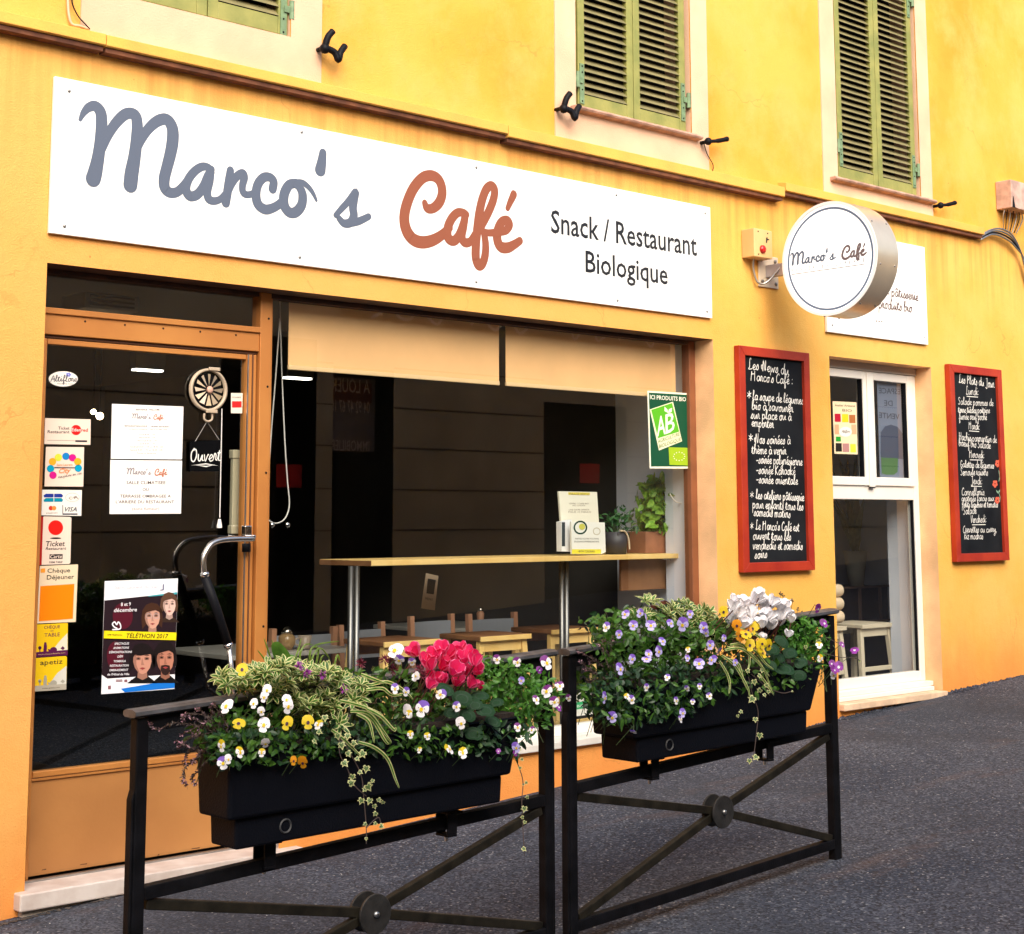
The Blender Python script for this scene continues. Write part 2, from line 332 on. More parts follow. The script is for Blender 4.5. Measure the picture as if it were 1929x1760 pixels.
def asphalt_material():
    m, n, b, tc = nodes_mat('asphalt'); V = mapped(n, tc, (1, 1, 1))
    c = ramp(n, noise(n, V, 1.1, 6), [(.38, (.021, .032, .056)), (.62, (.060, .071, .098))])
    vo = N(n, 'ShaderNodeTexVoronoi'); vo.inputs['Scale'].default_value = 110; n.links.new(V, vo.inputs['Vector'])
    g = N(n, 'ShaderNodeSeparateColor'); n.links.new(vo.outputs['Color'], g.inputs[0])
    c = mixc(n, mth(n, 'MULTIPLY', mth(n, 'GREATER_THAN', g.outputs[0], .70), .5), c, (.155, .17, .20))
    c = mixc(n, mth(n, 'MULTIPLY', mth(n, 'LESS_THAN', g.outputs[1], .34), .85), c, (.010, .011, .018))
    c = mixc(n, mth(n, 'MULTIPLY', mth(n, 'GREATER_THAN', g.outputs[2], .985), .7), c, (.34, .34, .34))
    # rusty, sandy patches
    c = mixc(n, ramp(n, noise(n, mapped(n, tc, (.9, .35, 1), (8, 1, 0)), 1.1, 7, .65), [(.50, (0, 0, 0)), (.62, (.6, .6, .6))]), c, (.022, .025, .034))
    c = mixc(n, ramp(n, noise(n, mapped(n, tc, (.6, 1.5, 1), (3, 1, 0)), 1.9, 7, .65), [(.58, (0, 0, 0)), (.80, (.5, .5, .5))]), c, (.16, .085, .05))
    n.links.new(c, b.inputs['Base Color']); b.inputs['Roughness'].default_value = .88
    hh = mth(n, 'ADD', vo.outputs['Distance'], mth(n, 'MULTIPLY', noise(n, V, 220, 3), .8)); bumpn(n, b, hh, .9, .006)
    return m
def glass_material(name='window_glass', tint=(.9, .93, .92), ior=1.95):
    m = bpy.data.materials.new(name); m.use_nodes = True; n = m.node_tree; n.nodes.clear()
    o = N(n, 'ShaderNodeOutputMaterial'); t = N(n, 'ShaderNodeBsdfTransparent'); t.inputs[0].default_value = (*tint, 1)
    g = N(n, 'ShaderNodeBsdfGlossy'); g.inputs['Roughness'].default_value = .0; fr = N(n, 'ShaderNodeFresnel'); ge = N(n, 'ShaderNodeNewGeometry'); mr = N(n, 'ShaderNodeMapRange'); mr.inputs[3].default_value = ior; mr.inputs[4].default_value = 1/ior; n.links.new(ge.outputs['Backfacing'], mr.inputs[0]); n.links.new(mr.outputs[0], fr.inputs[0])
    mx = N(n, 'ShaderNodeMixShader'); n.links.new(fr.outputs[0], mx.inputs[0]); n.links.new(t.outputs[0], mx.inputs[1]); n.links.new(g.outputs[0], mx.inputs[2]); n.links.new(mx.outputs[0], o.inputs[0])
    return m
def metalmat(name, col, rough, metal=1., bump=.05):
    return mat(name, col, rough, metal, var=.12, scale=20, bump=bump, bscale=90)
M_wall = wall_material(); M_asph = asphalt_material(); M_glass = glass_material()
M_surr = mat('peach_render', (.72, .46, .30), .9, var=.10, scale=3, bump=.25, bscale=120, spec=.2)
M_jamb = mat('peach_jamb', (.84, .50, .25), .9, var=.14, scale=4, bump=.25, bscale=120, spec=.2)
M_corn = mat('string_course_render', (.76, .42, .085), .85, col2=(.70, .36, .08), scale=5, bump=.2, bscale=90, spec=.2)
M_soffit = mat('rust_brown_soffit', (.20, .07, .03), .9, col2=(.09, .03, .015), scale=12)
M_shut = mat('green_shutter_paint', (.20, .21, .05), .55, col2=(.31, .29, .075), scale=7, bump=.15, bscale=50)
M_slat = mat('green_slat_paint', (.17, .15, .065), .6, col2=(.24, .20, .085), scale=9)
M_hinge = mat('hinge_metal_green', (.16, .24, .12), .5, var=.2, scale=30)
M_bronze = mat('bronze_frame', (.50, .19, .045), .42, metal=0.25, col2=(.60, .25, .06), scale=2.5, bump=.05)
M_bronzed = mat('bronze_groove', (.10, .035, .012), .6)
M_kick = mat('kick_panel_bronze', (.40, .17, .05), .45, metal=.1, col2=(.49, .22, .065), scale=2.2, bump=.06)
M_dkframe = mat('dark_brown_lintel', (.07, .026, .012), .7, var=.3, scale=8)
M_pvc = mat('white_pvc', (.80, .76, .68), .35, var=.04, scale=2)
M_marble = mat('threshold_marble', (.52, .42, .36), .5, col2=(.66, .58, .52), scale=9, bump=.1, bscale=30)
M_mortar = mat('mortar', (.34, .28, .22), .9, var=.3, scale=22, bump=.6, bscale=60)
M_black = mat('black_plastic', (.006, .006, .008), .5, spec=.12)
M_iron = mat('black_iron', (.0045, .0045, .006), .6, var=.5, scale=14, bump=.12, bscale=130, spec=.12)
M_steel = metalmat('brushed_steel', (.62, .58, .52), .25)
M_chrome = metalmat('chrome', (.75, .72, .68), .15)
M_zinc = metalmat('zinc', (.45, .44, .42), .4)
M_screw = metalmat('screw_steel', (.30, .28, .26), .4)
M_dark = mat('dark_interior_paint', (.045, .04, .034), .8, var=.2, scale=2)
M_floorin = mat('interior_floor_tile', (.09, .065, .05), .35, var=.25, scale=3)
M_ceil = mat('interior_ceiling', (.10, .10, .085), .9)
M_white = mat('white_wall_paint', (.74, .76, .84), .8, var=.04, scale=2)
M_oppwall = mat('grey_beige_render', (.44, .45, .37), .9, var=.15, scale=1.5, bump=.2)
def pane(x0, x1, y, z0, z1): return MB().add([(x0, y, z0), (x1, y, z0), (x1, y, z1), (x0, y, z1)], [(0, 1, 2, 3)])
# ------------------------------------------------------------------ ground
g = MB(); xs = [-60, -6, 0, 3, 6, 9, 12, 16, 60]; ys = [-60, -7.2, -4, -2, 0, .2]
g.add([(x, y, gz(x)) for x in (-60, 60) for y in (-60, 60)], [(0, 2, 3, 1)])
gr = g.build('ground', M_asph); tag(gr, 'sloping grey asphalt street climbing to the right', None, None, 'structure')
# asphalt skirt: rough edge where it meets the wall
random.seed(3)
def crumble(x0, x1, step, name, m, amp, y1=-.005):
    mb = MB(); x = x0; top = []
    while x < x1: top.append((x, (random.random()**2*.8+.2+.25*math.sin(x*5.3))*amp)); x += step*random.uniform(.6, 1.4)
    for (a, ha), (b2, hb) in zip(top, top[1:]):
        mb.add([(a, y1+.002, gz(a)+ha*.3), (b2, y1+.002, gz(b2)+hb*.3), (b2, y1-hb, gz(b2)+.003), (a, y1-ha, gz(a)+.003)], [(0, 1, 2, 3)])
    return mb.build(name, m)
sk = crumble(7.3, 13, .011, 'asphalt_edge', M_asph, .055); tag(sk, 'ragged edge of asphalt against the foot of the ochre wall', None, None, 'structure')
sk2 = crumble(1.0, 4.4, .012, 'gutter_dirt', mat('gutter_dirt', (.06, .045, .035), .95, var=.6, scale=30, bump=.8, bscale=90), .035, -.056); tag(sk2, 'dark dirt lying along the door threshold', None, None, 'structure')
# ------------------------------------------------------------------ the cafe building
B = thing('cafe_building', 'ochre yellow building with green louvred shutters over the cafe shopfront', 'building', (7.3, 0, .38))
def wall_cells(mb, x0, x1, z0, z1, ops, y=0.):
    xs = sorted({x0, x1, *[o[0] for o in ops], *[o[1] for o in ops]}); zs = sorted({z0, z1, *[o[2] for o in ops], *[o[3] for o in ops]})
    for a, b in zip(xs, xs[1:]):
        for c, d in zip(zs, zs[1:]):
            mx, mz = (a+b)/2, (c+d)/2
            if any(o[0] < mx < o[1] and o[2] < mz < o[3] for o in ops): continue
            mb.poly([(a, y, c), (b, y, c), (b, y, d), (a, y, d)])
OX0, OX1, OZ0, OZ1 = 3.0, 7.24, .235, 2.742
RX0, RX1, RZ0, RZ1 = 8.385, 9.553, .54, 2.722
UW = [(3.30, 4.19, 3.955, 5.6), (6.10, 7.075, 3.955, 5.6), (8.53, 9.50, 3.905, 5.6)]
ops = [(OX0, OX1, OZ0, OZ1), (RX0, RX1, RZ0, RZ1)]+UW
mb = MB(); wall_cells(mb, -4, 22, -.9, 7.2, [(OX0, 4.2, -.9, OZ1), (4.2, OX1, .54, OZ1), (RX0, RX1, RZ0, RZ1)]+UW)
mb.add([(-4, .3, -.9), (-4, 0, -.9), (-4, 0, 7.2), (-4, .3, 7.2)], [(0, 1, 2, 3)])
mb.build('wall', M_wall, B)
def reveal(x0, x1, z0, z1, d, m, parts='lrtb'):
    for s, nm, pts in (('l', 'reveal', [(x0, 0, z0), (x0, d, z0), (x0, d, z1), (x0, 0, z1)]), ('r', 'reveal', [(x1, 0, z0), (x1, d, z0), (x1, d, z1), (x1, 0, z1)]),
                       ('t', 'soffit', [(x0, 0, z1), (x1, 0, z1), (x1, d, z1), (x0, d, z1)]), ('b', 'window_ledge', [(x0, 0, z0), (x1, 0, z0), (x1, d, z0), (x0, d, z0)])):
        if s in parts: MB().poly(pts).build(nm, M_dkframe if (s == 't' and x0 == OX0) else m, B)
reveal(OX0, OX1, .0, OZ1, .2, M_jamb, 'lrt')
MB().box(OX1+.001, OX1+.02, .2, .4, .54, OZ1).build('inner_jamb', M_white, B)
reveal(RX0, RX1, RZ0, RZ1, .185, M_jamb, 'lrt')
MB().box(RX0-.02, RX0-.001, .19, .4, RZ0, RZ1).build('inner_jamb', M_white, B); MB().box(RX1+.001, RX1+.02, .19, .4, RZ0, RZ1).build('inner_jamb', M_white, B)
for x0, x1, z0, z1 in UW:
    reveal(x0, x1, z0, z1, .25, M_surr, 'lrtb')
    MB().box(x0, x1, .2, .25, z0, z1).build('window_backing', M_black, B)
# plastered window surrounds (proud of the wall by 8 mm)
def surround(x0, x1, zb, o):
    mb = MB(); wall_cells(mb, x0, x1, zb, 6.0, [o], -.008)
    for a, b_ in ((x0, x0), (x1, x1)): mb.poly([(a, -.008, zb), (a, 0, zb), (a, 0, 6), (a, -.008, 6)])
    mb.build('window_surround', M_surr, B)
surround(3.11, 4.37, 3.748, UW[0]); surround(5.94, 7.228, 3.748, UW[1]); surround(8.372, 9.645, 3.765, UW[2])
# string course in three lengths
def course(x0, x1, zt, zb, d0=.075):
    c_ = MB().xprism([(0, zt+.012), (-d0, zt), (-d0, zb+.004), (-d0+.008, zb), (0, zb)], x0, x1).build('string_course', M_corn, B, bevel=.002)
    MB().box(x0+.004, x1-.004, -d0+.018, 0, zb-.022, zb-.001).build('soffit_strip', M_soffit, B)  # dark brown strip under each length of the course
a1 = P(200, 75, -.07)[0]; a2 = P(957, 260, -.07)[0]; a3 = P(1478, 372, -.07)[0]
course(-4, a1-.002, 3.744, 3.694); course(a1+.002, a2-.002, 3.742, 3.692); course(a2+.002, a3, 3.741, 3.678); course(a3+.025, 10.215, 3.776, 3.722, .066)
# sills
for (x0, x1, z) in ((6.055, 7.125, 3.953), (8.44, 9.63, 3.902)):
    MB().xprism([(.1, z), (-.05, z), (-.058, z-.012), (-.05, z-.024), (0, z-.03), (.1, z-.03)], x0, x1).build('window_sill', mat('clay_sill', (.42, .24, .17), .8, var=.3, scale=14, bump=.4), B, bevel=.003)
# shutters: frame, louvre slats, hinges
def shutter(x0, x1, z0, z1, hinge, light, leftleaf):
    t = .034; y0 = .012; st = .055
    fr = MB()
    fr.box(x0+.003, x0+st, y0, y0+t, z0+.004, z1); fr.box(x1-st, x1-.003, y0, y0+t, z0+.004, z1)
    fr.box(x0+st+.0005, x1-st-.0005, y0+.002, y0+t-.002, z0+.005, z0+.088); fr.box(x0+st+.0005, x1-st-.0005, y0+.002, y0+t-.002, z1-.07, z1-.001)
    S = fr.build('shutter', M_shut, B, bevel=.0025)
    sm = MB().xprism([(y0-.001, 0), (y0+.005, .007), (y0+t+.004, .042), (y0+t-.003, .035)], x0+st-.002, x1-st+.002).mesh('slat', [M_slat])
    z = z0+.092
    while z < z1-.11:
        o = mk('slat', sm, S); o.location = (0, 0, z); o.matrix_parent_inverse = Matrix(); z += .0435
    if leftleaf is not None:
        hx = x0 if leftleaf else x1; s = 1 if leftleaf else -1
        for hz in hinge:
            h = MB(); h.box(min(hx+s*.012, hx+s*.046), max(hx+s*.012, hx+s*.046), y0-.006, y0-.001, hz-.13, hz+.10)
            h.tube([(hx-s*.012, y0-.012, hz-.045), (hx-s*.012, y0-.012, hz+.045)], .013, 10); h.box(min(hx-s*.03, hx+s*.03), max(hx-s*.03, hx+s*.03), y0-.014, y0-.006, hz-.016, hz+.016)
            h.build('hinge', M_hinge, S)
            q = MB()
            for dz in (-.115, -.05, .05, .085): q.lathe([(.005, 0), (.004, -.003)], (hx+s*.03, y0-.006, hz+dz), 8, 'y')
            q.build('hinge_screw', M_black, S)
shutter(3.30, 3.745, 3.96, 5.55, [], 0, None); shutter(3.745, 4.187, 3.96, 5.55, [4.09], 1, False)
hz2 = P(1090, 150, 0)[1]; hz2b = P(1298, 190, 0)[1]
shutter(6.135, 6.592, 3.957, 5.57, [hz2, 5.3], 0, True); shutter(6.592, 7.048, 3.957, 5.57, [hz2b, 5.3], 1, False)
hz3 = P(1580, 275, 0)[1]; hz3b = P(1735, 322, 0)[1]
shutter(8.565, 9.02, 3.906, 5.57, [hz3, 5.3], 0, True); shutter(9.02, 9.478, 3.906, 5.57, [hz3b, P(1715, 0, 0)[1]], 1, False)
# ------------------------------------------------------------------ shopfront: door, fanlight, show window
FY = .14                                        # front plane of the frames
def fbox(x0, x1, z0, z1, name, m=M_bronze, y0=FY, y1=FY+.06, parent=B, bevel=.003): return MB().box(x0, x1, y0, y1, z0, z1).build(name, m, parent, bevel=bevel)
MX0, MX1 = 4.140, 4.200                          # mullion between door and show window
fbox(3.001, 3.055, .235, 2.741, 'door_jamb'); fbox(MX0, MX1, .236, 2.741, 'mullion', y0=FY-.012)
for s, zz in enumerate((.5, 1.2, 1.9, 2.3, 2.62)):
    MB().lathe([(.006, 0), (.005, -.002)], (MX0+.045, FY-.012, zz), 8, 'y').build('frame_screw', M_black, B)
fbox(3.056, 3.0745, .235, 2.44, 'groove_strip', M_bronzed, FY+.02, FY+.05)
fbox(3.056, MX0-.001, 2.462, 2.562, 'transom', y0=FY-.006); fbox(3.056, MX0-.001, 2.549, 2.575, 'transom_bead', y0=FY-.018, y1=FY-.007); fbox(3.056, MX0-.001, 2.448, 2.4615, 'groove_strip', M_bronzed, FY+.01, FY+.05)
for k in range(5): MB().lathe([(.005, 0), (.004, -.002)], (3.25+.19*k, FY-.006, 2.53), 8, 'y').build('frame_screw', M_black, B)
fbox(3.056, MX0-.001, 2.722, 2.7415, 'head_frame', M_dkframe)
pane(3.055, MX0, FY+.028, 2.575, 2.722).build('fanlight_pane', M_glass, B)
# door leaf
DX0, DX1, DZ0, DZ1 = 3.076, 4.132, .238, 2.446
DR = MB(); DR.box(DX0, DX0+.014, FY+.012, FY+.052, DZ0, DZ1); DR.box(DX1-.052, DX1, FY+.004, FY+.052, DZ0, DZ1); DR.box(DX0+.0145, DX1-.0525, FY+.01, FY+.052, DZ1-.024, DZ1-.0005)
DR.box(DX0+.0145, DX1-.0525, FY+.006, FY+.052, .640, .664)
door = DR.build('door', M_bronze, B, bevel=.003)
MB().box(DX1-.0505, DX1-.0455, FY-.002, FY+.004, DZ0, DZ1).build('edge_trim', M_zinc, door)
MB().box(DX1-.025, DX1-.019, FY-.0005, FY+.005, DZ0, DZ1).build('groove', M_bronzed, door)
MB().box(DX0+.0145, DX1-.0525, FY+.022, FY+.050, .250, .639).build('kick_panel', M_kick, door)
MB().box(DX0+.0145, DX1-.0525, FY+.012, FY+.021, .626, .638).build('panel_bead', M_bronze, door, bevel=.003)
pane(DX0+.014, DX1-.052, FY+.028, .664, DZ1-.024).build('pane', M_glass, door)
MB().box(DX0, DX1, FY+.0, FY+.05, .2352, .2372).build('door_sweep', M_black, door)
# inner vertical pull with cream cover (behind the glass edge)
x1_, z1_ = P(445, 852, .24); x2_, z2_ = P(441, 1002, .24)
hb = MB(); hb.box(x1_-.025, x1_+.015, .225, .25, z2_, z1_); hb.box(x1_-.03, x1_+.045, .22, .255, z1_-.03, z1_+.01); hb.box(x1_-.03, x1_+.045, .22, .255, z2_-.01, z2_+.03)
hb.build('inner_pull', mat('cream_bar', (.50, .44, .30), .4), door, bevel=.004)
# bent steel push handle with black grip, outside
yH = .06
pts = [P3(478, 1015, yH), P3(430, 1016, yH), P3(403, 1022, yH-.005), P3(390, 1036, yH-.01), P3(383, 1055, yH-.01), P3(385, 1085, yH-.01)]
pp = [Vector(q) for q in cr([tuple(p) for p in pts], 5)]
MB().tube(pp, .0135, 12).build('handle_tube', M_steel, door, True)
MB().tube([P3(385, 1078, yH-.01), P3(386, 1086, yH-.01)], .021, 14).build('handle_collar', M_chrome, door, True)
MB().tube([P3(386, 1087, yH-.01), P3(409, 1150, yH-.01), P3(430, 1214, yH-.01)], [.021, .02, .019], 14).build('handle_grip', M_black, door, True)
MB().tube([P3(429, 1212, yH-.01), P3(431, 1218, yH-.01)], .021, 14).build('handle_collar', M_chrome, door, True)
MB().tube([P3(431, 1218, yH-.01), P3(441, 1305, yH), P3(443, 1330, FY)], .0115, 10).build('handle_tube', M_steel, door, True)
hx, hz = P(466, 1003, FY-.02)
br = MB(); br.box(hx-.018, hx+.018, FY-.03, FY+.003, hz-.02, hz+.03); br.tube([(hx, FY, hz-.02), (hx, yH, hz-.02)], .009, 8); br.build('handle_bracket', M_chrome, door, bevel=.003)
MB().tube([P3(464, 1024, FY-.02), P3(464, 1040, FY-.02)], .02, 12).build('lock_cylinder', M_black, door, True)
# nicks and scratches on the kick panel
for (u, v, w, h) in ((95, 1668, 18, 3), (150, 1630, 14, 2.5), (78, 1640, 9, 3), (360, 1600, 16, 2.5), (372, 1607, 22, 1.6), (296, 1612, 4, 4), (250, 1500, 6, 1.5)):
    p_ = P3(u, v, FY+.0215); q_ = P3(u+w, v-w*.12, FY+.0215); MB().add([p_, q_, q_+Vector((0, 0, .0035*h*.5)), p_+Vector((.004, 0, .003))], [(0, 1, 2, 3)]).build('paint_chip', M_bronzed, door)
# show window
WX0, WX1, WZ0, WZ1 = 4.201, 7.239, .54, 2.741
fbox(WX1-.055, WX1, WZ0+.05, WZ1, 'window_jamb', mat('brown_window_frame', (.22, .075, .03), .45, var=.15)); fbox(WX0+.0, WX1-.056, WZ1-.022, WZ1, 'head_frame', M_dkframe)
fbox(WX0, WX1, WZ0, WZ0+.05, 'bottom_rail', M_pvc, FY-.01, FY+.06)
MB().box(WX0, WX1, -.03, FY-.011, WZ0-.035, WZ0+.002).build('window_sill', mat('white_stone_sill', (.66, .62, .55), .6, var=.08), B, bevel=.004)
pane(WX0, WX1-.055, FY+.028, WZ0+.05, WZ1-.022).build('window_pane', M_glass, B)
MB().box(MX1-.001, MX1+.014, FY+.0, FY+.05, .6, WZ1-.022).build('glazing_bead', M_bronze, B)
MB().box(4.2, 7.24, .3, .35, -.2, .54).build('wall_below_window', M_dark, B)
# threshold stone
tx0 = P(37, 1694, -.05)[0]
ts = MB(); ts.box(tx0, 4.3, -.055, FY+.05, .168, .2345); ts.build('threshold', M_marble, B, bevel=.006)
mo = MB(); mo.box(tx0+.02, 4.25, -.03, FY, gz(3)-.12, .167); mo.build('threshold_bed', M_mortar, B, bevel=.01)
MB().box(3.0, 4.14, FY-.02, FY+.0, .2348, .243).build('door_track', M_zinc, B)
# ------------------------------------------------------------------ side window (white pvc)
SY = .13
def pbox(x0, x1, z0, z1, name, y0=SY, y1=SY+.06, parent=B, m=M_pvc): return MB().box(x0, x1, y0, y1, z0, z1).build(name, m, parent, bevel=.004)
sx = lambda u, v, Y=SY: P(u, v, Y)
zTr0 = sx(1700, 942)[1]; zTr1 = sx(1700, 918)[1]
SF = MB(); SF.box(RX0+.001, RX0+.06, SY, SY+.06, .60, 2.67); SF.box(RX1-.062, RX1-.001, SY, SY+.06, .60, 2.67); SF.box(RX0+.061, RX1-.063, SY+.001, SY+.059, 2.63, 2.6695); SF.box(RX0+.061, RX1-.063, SY+.001, SY+.059, .6005, .665); SF.box(RX0+.061, RX1-.063, SY+.001, SY+.059, zTr0, zTr1+.015)
side = SF.build('side_window', M_pvc, B, bevel=.004)
MB().box(RX0+.001, RX1-.001, SY-.01, SY+.07, 2.671, 2.7215).build('roller_box', mat('aluminium_box', (.55, .48, .42), .5), side)
xm = sx(1635, 800)[0]
for a_, b_ in ((RX0+.061, xm-.001), (xm+.001, RX1-.064)):
    s_ = MB(); w_ = .062; s_.box(a_, a_+w_, SY-.014, SY+.04, zTr1+.005, 2.663); s_.box(b_-w_, b_, SY-.014, SY+.04, zTr1+.005, 2.663)
    s_.box(a_+w_, b_-w_, SY-.013, SY+.039, 2.612, 2.6625); s_.box(a_+w_, b_-w_, SY-.013, SY+.039, zTr1+.0055, zTr1+w_)
    s_.build('sash', M_pvc, side, bevel=.004)
    MB().box(a_+w_-.004, a_+w_+.004, SY-.005, SY+.03, zTr1+w_, 2.612).build('gasket', M_black, side)
    MB().box(b_-w_-.006, b_-w_+.002, SY-.005, SY+.03, zTr1+w_, 2.612).build('gasket', M_black, side)
    pane(a_+w_-.005, b_-w_+.005, SY+.012, zTr1+w_-.005, 2.617).build('pane', M_glass, side)
MB().box(xm-.028, xm+.03, SY-.024, SY-.0145, zTr1-.004, 2.655).build('astragal', M_pvc, side, bevel=.003)
MB().box(xm-.028, xm+.032, SY-.022, SY-.015, zTr1-.012, zTr1-.005).build('drain_cap', M_black, side)
pane(RX0+.06, RX1-.062, SY+.028, .665, zTr0).build('pane', M_glass, side)
MB().box(RX1-.072, RX1-.062, SY+.01, SY+.028, .665, zTr0).build('gasket', M_black, side)
pbox(RX0+.001, RX1-.001, .568, .5995, 'sill_profile', SY-.06, SY+.06, side)
pbox(RX0+.001, RX1-.03, .541, .5675, 'sill_profile', SY-.085, SY+.06, side)
MB().box(RX0, RX1, -.04, .1, .498, .5395).build('window_sill', mat('tan_sill_stone', (.74, .52, .34), .7, var=.15, scale=10), B, bevel=.005)
# ------------------------------------------------------------------ rooms behind the glass
IB = thing('cafe_interior', 'dim cafe room seen through the shop window', 'room', (5.2, 3, .235))
def ib(name, m, *b): return MB().box(*b).build(name, m, IB)
ib('floor', M_floorin, 2.6, 12.5, .31, 7.5, .13, .2345); ib('ceiling', M_ceil, 2.6, 12.5, .30, 7.5, 2.95, 3.2)
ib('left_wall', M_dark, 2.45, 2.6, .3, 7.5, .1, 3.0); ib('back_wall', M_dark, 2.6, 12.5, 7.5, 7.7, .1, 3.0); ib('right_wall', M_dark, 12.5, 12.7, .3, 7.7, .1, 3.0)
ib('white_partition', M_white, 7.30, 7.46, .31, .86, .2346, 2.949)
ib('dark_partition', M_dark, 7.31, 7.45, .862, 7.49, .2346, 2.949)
ib('side_room_wall', M_white, 10.38, 10.50, .30, 2.55, .2346, 2.949); ib('side_room_front', M_white, 9.58, 10.37, .301, .40, .2346, 2.949)
ib('side_room_back', mat('blue_grey_wall', (.16, .19, .25), .8, var=.1), 7.47, 12.4, 2.6, 2.7, .2346, 2.949)
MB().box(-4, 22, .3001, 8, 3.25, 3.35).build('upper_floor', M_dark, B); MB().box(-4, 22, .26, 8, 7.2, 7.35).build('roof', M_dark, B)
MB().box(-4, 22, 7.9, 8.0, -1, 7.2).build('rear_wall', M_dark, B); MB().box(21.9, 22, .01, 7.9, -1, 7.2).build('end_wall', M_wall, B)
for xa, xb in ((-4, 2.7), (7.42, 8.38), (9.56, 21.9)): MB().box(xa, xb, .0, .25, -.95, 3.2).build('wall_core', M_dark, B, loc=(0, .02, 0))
# ------------------------------------------------------------------ logo traced as brush strokes (zoom pixels of the big sign)
Z1 = lambda x, y: (x/2.756, y/2.756)
Z2 = lambda x, y: (650+x/2.75, y/2.75)
GREY_S = [  # (zoom, [(x, y, width)...])
 (Z1, [(416,622,16),(435,585,28),(462,558,38),(495,553,46),(522,585,50),(527,650,52),(520,740,52),(507,830,56),(492,900,64),(483,930,66)]),
 (Z1, [(515,830,20),(532,770,34),(562,700,40),(605,635,44),(655,592,46),(700,598,48),(712,650,50),(708,730,52),(697,820,56),(683,900,62),(676,962,62)]),
 (Z1, [(712,790,24),(732,730,36),(770,670,42),(820,628,46),(866,622,48),(894,665,52),(896,730,54),(884,800,52),(866,870,50),(852,930,50),(855,975,48),(880,1000,44),(918,998,40),(950,968,36),(975,935,34)]),
 (Z1, [(1100,895,26),(1085,872,30),(1050,866,34),(1010,890,36),(976,935,38),(965,985,40),(985,1018,42),(1022,1012,40),(1055,970,38),(1078,915,36),(1098,880,30)]),
 (Z1, [(1096,882,32),(1088,940,36),(1076,995,36),(1082,1032,36),(1108,1044,32),(1142,1035,28),(1170,1005,26)]),
 (Z1, [(1196,886,34),(1188,940,38),(1180,1000,40),(1172,1055,38)]),
 (Z1, [(1184,1010,24),(1200,960,32),(1228,918,34),(1258,900,34),(1268,922,34),(1258,965,32),(1262,1000,30),(1288,1012,28),(1325,1000,26)]),
 (Z1, [(1415,982,38),(1420,945,38),(1402,922,36),(1370,922,38),(1340,955,40),(1328,1010,42),(1340,1062,42),(1378,1088,40),(1425,1076,36),(1465,1048,34)]),
 (Z1, [(1535,952,36),(1500,962,40),(1475,1010,44),(1475,1065,44),(1500,1102,42),(1535,1102,42),(1565,1065,42),(1570,1010,40),(1552,970,34),(1535,955,32),(1570,950,26),(1604,975,22),(1628,1010,18),(1642,1042,12)]),
 (Z1, [(1676,795,34),(1670,840,42),(1662,884,50)]),
 (Z1, [(1742,1118,22),(1772,1085,26),(1806,1048,28),(1835,1010,30),(1846,1000,34),(1838,1035,38),(1832,1080,38),(1836,1120,38),(1820,1155,36),(1785,1160,32),(1760,1135,26)]),
 (Z1, [(1810,1162,28),(1860,1150,30),(1913,1125,26)]),
]
BRN_S = [
 (Z2, [(412,1052,26),(425,1080,34),(458,1078,38),(490,1045,42),(503,995,42),(490,940,42),(455,912,42),(405,920,42),(355,975,44),(320,1055,46),(306,1130,48),(318,1195,50),(352,1240,50),(400,1256,48),(455,1245,44),(505,1215,38),(540,1180,34)]),
 (Z2, [(630,1112,26),(612,1102,30),(580,1104,34),(548,1140,38),(530,1190,40),(535,1235,40),(565,1248,38),(592,1215,36),(612,1160,34),(625,1112,30)]),
 (Z2, [(622,1118,34),(612,1175,38),(604,1225,38),(618,1256,36),(648,1252,32),(672,1215,30)]),
 (Z2, [(660,1245,30),(700,1180,34),(740,1105,36),(768,1035,36),(774,985,36),(758,962,34),(732,980,36),(710,1035,38),(695,1105,40),(685,1180,40),(678,1260,40),(676,1330,40),(688,1375,36),(708,1372,36),(724,1330,36),(728,1270,34),(720,1215,30),(708,1190,26)]),
 (Z2, [(700,1192,24),(735,1206,26),(770,1206,28),(805,1203,28),(835,1192,32),(852,1165,34),(840,1142,34),(812,1150,36),(792,1190,40),(788,1240,42),(805,1278,42),(840,1284,40),(875,1268,34),(905,1248,30)]),
 (Z2, [(873,1008,32),(858,1042,28),(842,1080,22)]),
]
def logo_data(SS):
    out = []
    for zf, st in SS:
        q = []
        for x, y, w in st:
            u, v = zf(x, y); px_, pz_ = P(u, v, -.022); a = P(u+1, v, -.022); b = P(u, v+1, -.022)
            s_ = math.sqrt(math.hypot(a[0]-px_, a[1]-pz_)*math.hypot(b[0]-px_, b[1]-pz_)); q.append((px_, pz_, w/2.755*s_*1.22))
        out.append(q)
    return out
LG, LB = logo_data(GREY_S), logo_data(BRN_S)
LX0 = min(p[0] for q in LG for p in q); LX1 = max(p[0] for q in LB for p in q); LZ0 = P(483/2.756, 945/2.756, -.022)[1]
def logo(mb, strokes, fn, n=6, wk=1.):
    for q in strokes:
        c_ = cr(q, n); ribbon(mb, [(x, z) for x, z, w in c_], [w*wk for x, z, w in c_], fn, capn=8)
def logo_at(mbg, mbb, a, b, nrm, off, n=3, wk=1.):
    a = Vector(a); b = Vector(b); k = (b-a).length/(LX1-LX0); ux = (b-a).normalized(); up = Vector((0, 0, 1)); nrm = Vector(nrm)
    fn = lambda x, z, d: a+ux*((x-LX0)*k)+up*((z-LZ0)*k)+nrm*(off+d*.5)
    for mb, L in ((mbg, LG), (mbb, LB)):
        for q in L:
            c_ = cr(q, n); pts = [fn(x, z, 0) for x, z, w in c_]
            ribbon(mb, [(x, z) for x, z, w in c_], [w*wk for x, z, w in c_], fn, capn=4)
